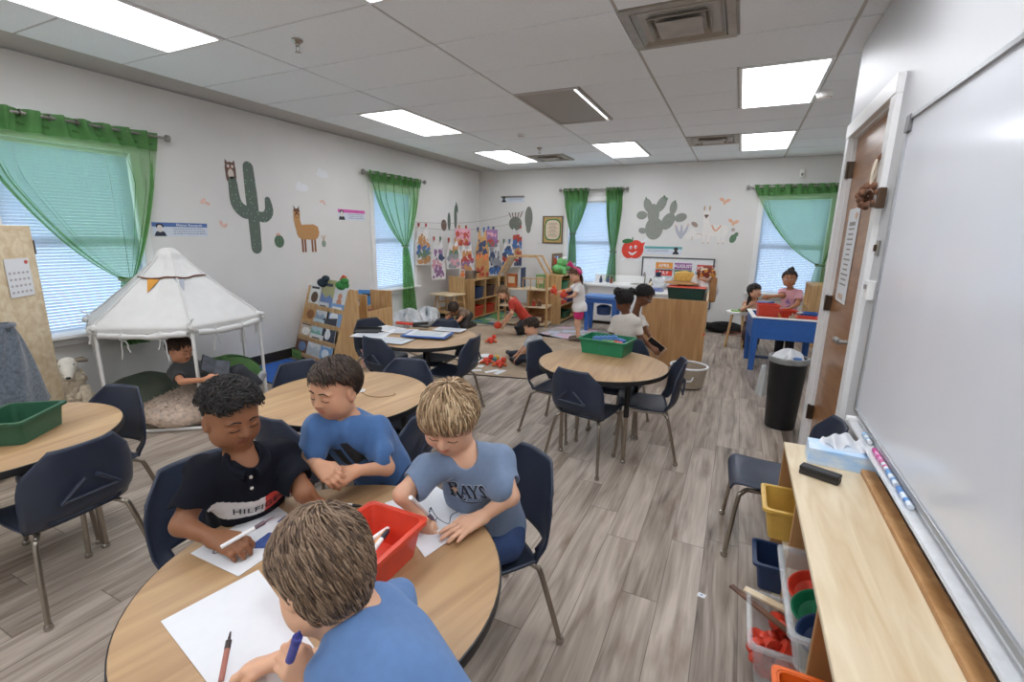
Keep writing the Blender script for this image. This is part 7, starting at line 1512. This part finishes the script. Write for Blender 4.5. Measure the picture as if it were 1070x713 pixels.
# --- boy in front, seen from behind
H4 = Head(atd(337, 596, .80), cv(-.66, -.55, -.48), cv(-.10, .85, -.02), .95)
J = dict(neck=atd(359, 627, .81), pel=np.array([-.17, .47, .58]), shR=atd(410, 636, .93), shL=atd(356, 694, .76), elR=atz(372, 690, .69), wrR=atz(292, 691, .66), elL=atd(372, 760, .74), wrL=atz(326, 712, .72))
fk = nrm(np.array([-.93, .35, 0])); rk = np.array([fk[1], -fk[0], 0]); J.update(legs(J['pel'], rk, fk, 1.0))
HM = [mat('hair_mid_%d' % i, c, .5, var=.15, scale=90) for i, c in enumerate(('6b5440', '7d6550', '523f30', '8f7760'))]
def nape_mask(U): x, y, z = U.T; return np.where(y > .05, z > .18+.44*np.clip(y, 0, 1)-.25*np.abs(x)*(y < .45), np.where(y < -.02, z > -.96, z > -.96+14*np.clip(y+.02, 0, 1)))
def hair4(H, P, b):
    hair_cap('hair_base', H, P, b, HM[2], 1.05, nape_mask, low=1.45)
    strands('hair_strands', H, P, b, HM, 4200, .042, seed=12, mask=nape_mask, low=1.45, whorl=(.1, -.55, .82), swirl=.8, lift=.004, w=.0014, fringe=.2, jitter=.16, droop=.03, npt=7)
M_sky = cloth('sky_blue_tee', '5b7cab')
k4 = person('boy in a light blue t-shirt seen from behind, bending over the table', (-.42, .30, 0), J, H4, 'dbab8c', .003, hands=dict(R=dict(d=cv(-.92, -.12, .1), n=cv(.1, -.8, .2), curl=(.5, .8, .5), thumb=.85, s=1.02), L=dict(d=cv(-.35, .55, .2), n=cv(-.7, .2, -.4), curl=(.9, 1.1, .7), thumb=.8, s=1.0)), s=1.0, shirt=M_sky, pants=pants_mat('3b4a66'), hair=hair4, brow='5a4636', tfold=.009)
# pens they hold
def pen(label, a, b, c1, c2, r=.0055):
    a, b = np.asarray(a, float), np.asarray(b, float); t = thing('marker', label, 'marker', a); d = b-a
    MB().tube([d*0, d*.62], r, 12).build('barrel', mat('pen_'+c1, c1, .4), t, smooth=True); MB().tube([d*.62, d*.8, d*.82, d*.97, d], [r*1.08, r*1.08, r*.6, r*.35, r*.15], 12).build('tip', mat('pen_'+c2, c2, .4), t, smooth=True)
pen('white marker in the right hand of the polo boy', atz(231, 572, .675), atz(287, 540, .715), 'e6e6e6', '6a5560')
pen('white and purple marker in the hand of the blond boy', atd(429, 520, 1.20), atz(456, 546, TZ+.004), 'e9e9e9', '4a4470')
pen('dark red marker held upright by the front boy', atz(231, 712, .64), atd(241, 660, .98), 'a8695a', '3b2f2e')
pen('purple blue marker tip under the chin of the front boy', atd(303, 690, .72), atd(313, 660, .70), '4a4f9a', '3a3f8a', .007)
# ================================================================ children further back
def pose(pel, neck, fb, s, arms, leg=None):
    pel, neck = np.array(pel, float), np.array(neck, float); T = nrm(neck-pel); fb = nrm(np.array([*fb, 0.])); rt = np.cross(fb, T); rt = nrm(rt); F = np.cross(T, rt)
    J = dict(pel=pel, neck=neck)
    for sd, g in (('R', 1), ('L', -1)):
        sh = neck+rt*g*.098*s-T*.045*s; J['sh'+sd] = sh; e, w_ = arms.get(sd, (None, None))
        J['wr'+sd] = np.array(w_, float) if w_ is not None else sh+np.array([0, 0, -.30*s])+rt*g*.04+F*.05
        if e is None:
            m = (sh+J['wr'+sd])/2; L_ = np.linalg.norm(J['wr'+sd]-sh); b = math.sqrt(max(0, (.165*s)**2-(L_/2)**2)); e = m+nrm(-F*.6+rt*g*.5-np.array([0, 0, .6]))*b
        J['el'+sd] = np.array(e, float)
        if leg and sd in leg: hp = pel+rt*g*.055*s; kn, an, to = [np.array(x, float) for x in leg[sd]]; J['hip'+sd], J['kn'+sd], J['an'+sd], J['to'+sd] = hp, kn, an, to
    if not leg: J.update(legs(pel, nrm(np.array([rt[0], rt[1], 0])), fb, s))
    return J
def simple_hair(cols, N=500, L=.06, seed=1, cap=1.05, tail=None, **k):
    ms = [mat('hair_%s' % c, c, .6, var=.2, scale=80) for c in cols]
    def fn(H, P, b):
        hair_cap('hair_base', H, P, b, ms[0], cap); strands('hair_strands', H, P, b, ms, N, L, seed=seed, w=.0032, npt=6, **k)
        if tail: tail(H, P, b, ms)
    return fn
V3 = .0055
# reader in the tent
Hc = atd(188, 366, 3.62); pel = atd(226, 398, 3.70); neck = atd(184, 381, 3.66)
H = Head(Hc, cv(.93, -.30, .12), cv(-.05, .95, .1), .95); J = pose(pel, neck, (pel-neck)[:2]*0+np.array([.3, .95]), .95, {})
J = dict(pel=pel, neck=neck); fw = cv(.25, .75, .35); T = nrm(neck-pel); rt = nrm(np.cross(fw, T))
J.update(shR=neck+rt*.09-T*.05, shL=neck-rt*.09-T*.05)
J.update(elR=atd(190, 399, 3.50), wrR=atd(214, 397, 3.44), elL=atd(205, 386, 3.72), wrL=atd(222, 388, 3.60))
for sd, dv, g in (('R', -.05, 1), ('L', .05, -1)): J['hip'+sd] = pel+rt*.05*g; J['kn'+sd] = atd(250, 388, 3.72-g*.06); J['an'+sd] = atd(268, 399, 3.78-g*.06); J['to'+sd] = atd(274, 392, 3.8-g*.06)
rd = person('boy in a dark grey t-shirt reclining and reading inside the tent', (*pel[:2], 0), J, H, 'c98f6f', V3, s=.95, shirt=cloth('dark_grey_tee', '3a3d3f'), pants=pants_mat('2a2d33'), shoes='8d8f92', hair=simple_hair(('3a251a', '4a3122'), 700, .04, seed=21), brow='2a1c14', hands=dict(R=dict(d=cv(.9, .1, -.2), n=cv(0, .3, -.9)), L=dict(d=cv(.9, 0, .1), n=cv(0, -.2, -.9))))
c = atd(224, 384, 3.52); t = thing('open_book', 'dark picture book in the hands of the reclining boy', 'book', c); x, y = cv(.55, -.25, -.6), cv(-.35, .75, -.3); y = nrm(y-x*(x@y)); zc = np.cross(x, y)
for sg in (-1, 1):
    xx = nrm(x+zc*sg*.25); MB().box((sg*.05, 0, 0), (.10, .14, .006), M=mtx((0, 0, 0), xx, y, np.cross(xx, y))).build('cover', mat('book_dark', '22252c', .5, var=.3, scale=20), t); MB().box((sg*.049, 0, .005), (.093, .13, .003), M=mtx((0, 0, 0), xx, y, np.cross(xx, y))).build('page', mat('book_dark_page', '3d4148', .6, var=.4, scale=25), t)
# girl in red bending over the rug
H = Head(aty(525, 306, 6.40), cv(-.80, -.60, .15), cv(-.45, .85, .1), .95)
_q = lambda u, v, y: aty(u, v, y)
J = pose(_q(552, 335, 6.56), _q(534, 313, 6.46), (-.95, -.2), .95, dict(R=(_q(534, 326, 6.52), _q(526, 337, 6.46)), L=(_q(535, 328, 6.30), _q(527, 339, 6.30))), dict(R=(_q(541, 340, 6.50), (*_q(546, 350, 6.62)[:2], .06), (*_q(541, 352, 6.6)[:2], .03)), L=(_q(541, 342, 6.34), (*_q(547, 352, 6.45)[:2], .06), (*_q(542, 354, 6.42)[:2], .03))))
def longhair(H, P, b, ms, L_=.26, back=-.055, wd=.06, seed=4, fwd=0.):
    g = np.random.default_rng(seed); mb = MB()
    for i in range(70):
        a = g.uniform(-1, 1); p0 = H.P(a*.075, -.035-.04*(1-a*a)+fwd, .03+g.uniform(-.02, .03)); p1 = H.P(a*.085, -.05-.04*(1-a*a)+fwd, -.06); p2 = p1+np.array([0, 0, -1.])*L_*g.uniform(.35, .6)+H.r*a*.012; p3 = p1+np.array([0, 0, -1.])*L_*g.uniform(.75, 1.05)+H.r*g.normal(0, .012)
        mb.tube(smooth_path([p0, p1, p2, p3], 3), np.interp(np.linspace(0, 1, 10), [0, .7, 1], [.010, .009, .002]), 5)
    mb.build('long_hair', ms[0], P, smooth=True, origin=b)
person('child in a red shirt bending down to pick up an orange ball', (-2.92, 6.55, 0), J, H, 'd9a688', V3, s=.95, shirt=cloth('red_tee', 'b3321f'), pants=pants_mat('23262a'), hair=simple_hair(('7d6247', '5f4936', '8f7355'), 600, .06, seed=31, tail=lambda H, P, b, ms: longhair(H, P, b, ms, .15)), tfold=.004)
t = thing('orange_ball', 'orange red ball in the hand of the bending child', 'ball', _q(520, 340, 6.34)); MB().ball((0, 0, 0), .058, 16).build('ball', M_red, t, smooth=True); MB().tube([(.0585*math.cos(a), .0585*math.sin(a), 0) for a in np.linspace(0, 2*PI, 25)[:-1]], .003, 6, closed=True).build('seam', M_org, t, smooth=True)
# boy in grey sitting on the rug
_p = atz(560, 375, .10); yb = _p[1]
H = Head(aty(555, 342, yb+.02), cv(-.82, -.42, .05), cv(-.1, .95, .0), .98)
J = pose(_p, aty(557, 353, yb), (-.95, .25), .98, dict(R=(aty(548, 362, yb+.14), aty(540, 371, yb+.10)), L=(aty(550, 364, yb-.12), aty(541, 374, yb-.08))), dict(R=(aty(546, 370, yb+.14), (*atz(535, 371, .05)[:2], .06), (*atz(531, 369, .05)[:2], .06)), L=(aty(548, 373, yb-.08), (*atz(541, 378, .05)[:2], .055), (*atz(535, 376, .05)[:2], .055))))
person('boy in a light grey t-shirt sitting on the rug with his legs out', (*_p[:2], 0), J, H, 'd9a688', V3, s=.98, shirt=cloth('grey_tee', 'aeb2b6'), pants=pants_mat('262d3d'), shoes='1a1b1d', hair=simple_hair(('33261e', '44342a'), 700, .045, seed=41), tfold=.004)
# girl with the pink bow
H = Head((-2.075, 6.48, .965), cv(-.80, -.34, .45), cv(0, 1, .1), .97)
J = pose((-2.0, 6.52, .50), (-2.03, 6.52, .845), (-.9, -.3), .98, dict(R=((-2.20, 6.62, .72), (-2.38, 6.56, .675)), L=((-2.03, 6.34, .68), (-2.17, 6.38, .635))))
def bow(H, P, b, ms):
    longhair(H, P, b, ms, .13, seed=9)
person('girl in a white t-shirt and pink shorts standing by the dollhouse', (-2.0, 6.52, 0), J, H, 'e0b094', V3, s=.98, shirt=cloth('white_tee_print', 'e6e4e4'), pants=cloth('pink_shorts', 'cf2a72'), pleg=.20, hem=-.04, shoes='6b5a4e', hair=simple_hair(('6b4c36', '55392a', '7d5c44'), 600, .07, seed=51, tail=bow), iris='3a2a20')
t = thing('hair_bow', 'hot pink pointed bow on the head of the girl in pink shorts', 'hair bow', H.P(-.015, .015, .115)); b_ = MB(); d0, d1 = cv(-.75, .62, .1), cv(.72, -.60, .2)
b_.tube([np.zeros(3), d1*.08, d1*.15], [.014, .03, .028], 8); b_.tube([np.zeros(3), d0*.04, d0*.09], [.012, .03, .042], 8); b_.build('loops', M_pink, t, smooth=True); MB().ball((0, 0, 0), .017, 10).build('knot', mat('hot_pink', 'e0488a', .5), t, smooth=True)
for p, lab in (((-2.40, 6.52, .69), 'orange red toy in the outstretched hand of the girl in pink shorts'), ((-2.19, 6.34, .66), 'red toy held at the waist by the girl in pink shorts')):
    t = thing('orange_figure', lab, 'toy', p); MB().ball((0, 0, .02), .05, 12).build('body', M_red, t, smooth=True); MB().ball((.0, .0, .075), .03, 10).build('head', M_org, t, smooth=True)
    MB().tube([(-.05, 0, .0), (.05, 0, -.035)], .013, 6).build('limb', M_blue if 'waist' in lab else M_org, t, smooth=True)
# girl in white with her back to the room
H = Head(aty(652, 315, 4.6), cv(-.12, -.12, -.95), cv(0, 1, -.05), .98)
J = pose(aty(652, 357, 4.58), aty(655, 331, 4.60), (-.15, .98), .98, {})
def puffs(H, P, b, ms):
    for x in (-1, 1):
        pf = MB(); g = np.random.default_rng(3)
        for i in range(16): q = nrm(g.normal(0, 1, 3))*.03; pf.ball(H.P(x*.07+q[0], -.04+q[1], .085+q[2]), .020*H.s, 8)
        hb = pf.build('hair_puff', ms[0], P, smooth=True, origin=b)
    MB().tube([H.P(.05*math.cos(a)*.4-.06, -.05+.012*math.sin(a), .06+.02*math.sin(a)) for a in np.linspace(0, 2*PI, 13)[:-1]], .006, 6, closed=True).build('hair_tie', M_white, P, smooth=True, origin=b)
person('girl in a white t-shirt with two black hair puffs, seen from behind', (*aty(652, 357, 4.58)[:2], 0), J, H, '6b4632', V3, s=.98, shirt=cloth('cream_tee', 'd2cbc2'), pants=pants_mat('222a3c'), hair=simple_hair(('15110f', '1f1916'), 700, .03, seed=61, curl=.004, tail=puffs), tfold=.004)
# child in glasses leaning beside her
H = Head(aty(673, 309, 4.95), cv(.70, -.55, .20), cv(.0, .9, .3), .98)
J = pose(aty(648, 362, 5.0), aty(664, 329, 4.97), (.7, -.5), .98, dict(R=(aty(668, 350, 4.72), aty(681, 363, 4.66)), L=(aty(676, 347, 4.95), aty(686, 362, 4.80))))
gk = person('child in glasses and a white t-shirt leaning over a tablet', (*aty(648, 362, 5.0)[:2], 0), J, H, '7a5038', V3, s=.98, shirt=cloth('cream_tee2', 'cdc6be'), pants=pants_mat('1f2430'), hair=simple_hair(('14100e', '1d1714'), 700, .035, seed=71), iris='1c120c', tfold=.004)
gl_ = MB()
for sg in (-1, 1): gl_.tube([H.P(sg*.030+.021*math.cos(a), .088, -.004+.015*math.sin(a)) for a in np.linspace(0, 2*PI, 17)[:-1]], .0022, 6, closed=True); gl_.tube([H.P(sg*.051, .087, .0), H.P(sg*.072, .03, .002), H.P(sg*.075, -.005, .0)], .002, 6)
gl_.tube([H.P(-.010, .09, 0), H.P(.010, .09, 0)], .002, 6); g_ = gl_.build('glasses', mat('glasses_frame', '8d8f9c', .3), gk['P'], smooth=True, origin=gk['base'])
c = aty(684, 363, 4.70); t = thing('tablet', 'dark tablet with a tan case held by the child in glasses', 'tablet', c); x, y = cv(.75, -.62, .1), cv(.45, .6, .6); y = nrm(y-x*(x@y)); A = mtx((0, 0, 0), x, y, np.cross(x, y)); MB().box((0, 0, 0), (.20, .14, .012), M=A).build('case', mat('tan_case', 'c9a88a', .6), t, bevel=.003); MB().box((-.01, .015, .007), (.17, .11, .004), M=A).build('screen', M_black, t)
# two girls at the sand table
H = Head((.245, 7.22, .80), cv(.25, -.05, .95), cv(-.05, 1, .1), .95)
J = pose((.27, 7.32, .32), (.26, 7.27, .665), (.1, -1), .95, dict(R=((.12, 7.12, .55), (.20, 6.98, .63)), L=((.40, 7.1, .52), (.34, 6.94, .62))), dict(R=((.20, 7.05, .26), (.20, 7.30, .07), (.20, 7.18, .04)), L=((.34, 7.05, .26), (.34, 7.30, .07), (.34, 7.18, .04))))
person('girl with long dark hair and bare arms behind the sand table', (.27, 7.32, 0), J, H, 'd9a98a', V3, s=.95, shirt=cloth('peach_top', 'd2a58c'), sleeve=.12, pants=pants_mat('4a3a3a'), hair=simple_hair(('1f1613', '2b1f1a'), 600, .07, seed=81, tail=lambda H, P, b, ms: longhair(H, P, b, ms, .22, fwd=.035)), iris='2a1a12', brow='1f1613')
H = Head((.605, 6.86, 1.015), cv(-.50, -.12, .82), cv(.02, 1, .1), .97)
J = pose((.66, 6.93, .52), (.64, 6.91, .885), (-.35, -.95), .98, dict(R=((.55, 6.86, .80), (.42, 6.82, .785)), L=((.72, 6.74, .72), (.62, 6.66, .66))))
def bun(H, P, b, ms):
    pf = MB(); g = np.random.default_rng(7)
    for i in range(22): q = nrm(g.normal(0, 1, 3))*.03; pf.ball(H.P(.0+q[0], -.05+q[1], .115+q[2]), .022*H.s, 8)
    pf.build('hair_bun', ms[0], P, smooth=True, origin=b)
bk_ = person('girl with a dark hair bun and pink top standing behind the sand table', (.66, 6.93, 0), J, H, 'b57f5c', V3, s=.98, shirt=cloth('pink_top', 'd9a0a8'), pants=pants_mat('20222a'), hair=simple_hair(('241914', '33241c'), 700, .03, seed=91, curl=.003, tail=bun), iris='24160e', brow='241914')
wrap('shirt_print', [[(-.03, -.02), (.03, -.03), (.0, .04)], blob(.02, -.08, .03, .03)], mat('lilac_print', '9a6fa8', .7), J['pel']+bk_['T']*.22, -bk_['rt'], bk_['T'], bk_['F'], bk_['sb'], bk_['P'], bk_['base'], .003)
t = thing('blue_toy', 'light blue toy held by the two girls over the sand table', 'toy', (.33, 6.84, .685)); MB().box((0, 0, 0), (.11, .07, .06), rz=.2).build('body', M_lblue, t, bevel=.01); MB().tube([(.05, 0, .01), (.14, -.02, .03)], .014, 8).build('nozzle', M_blue, t, smooth=True)
# crouching child behind the paper-covered table
H = Head((-3.95, 6.22, .36), cv(-.1, -.9, .25), cv(0, .4, .9), .95)
J = pose((-3.93, 6.58, .20), (-3.94, 6.32, .31), (0, -1), .95, dict(R=((-4.06, 6.2, .20), (-4.0, 6.02, .12)), L=((-3.82, 6.2, .20), (-3.88, 6.02, .12))), dict(R=((-4.02, 6.36, .06), (-4.02, 6.62, .06), (-4.02, 6.74, .03)), L=((-3.86, 6.36, .06), (-3.86, 6.62, .06), (-3.86, 6.74, .03))))
person('brown haired child crouching with head down before the corner shelf', (-3.94, 6.45, 0), J, H, 'c98f6f', V3, s=.95, shirt=cloth('brown_tee', '7d6a58'), pants=pants_mat('3a3634'), hair=simple_hair(('4a3a2e', '3a2d24'), 600, .06, seed=99))
# ================================================================ light, world, camera
w = bpy.data.worlds.new('sky'); bpy.context.scene.world = w; w.use_nodes = True
bg = w.node_tree.nodes['Background']; bg.inputs['Color'].default_value = (.86, .93, 1., 1); bg.inputs['Strength'].default_value = 4.8
cd = bpy.data.cameras.new('camera'); cam = bpy.data.objects.new('camera', cd); C.objects.link(cam)
cd.sensor_width = 36; cd.lens = F_PX/1070*36; cd.clip_start = .02
Mc = Matrix(((CR[0], CU[0], -CF[0], 0), (CR[1], CU[1], -CF[1], 0), (CR[2], CU[2], -CF[2], CAM_H), (0, 0, 0, 1)))
cam.matrix_world = Mc
sc = bpy.context.scene; sc.camera = cam
sc.view_settings.view_transform = 'Standard'; sc.view_settings.look = 'None'; sc.view_settings.gamma = 1; sc.view_settings.exposure = 0.; sc.view_settings.use_curve_mapping = False
try:
    sc.cycles.max_bounces = 10; sc.cycles.diffuse_bounces = 6; sc.cycles.transparent_max_bounces = 24; sc.cycles.use_denoising = True; sc.cycles.sample_clamp_indirect = 6
except Exception: pass
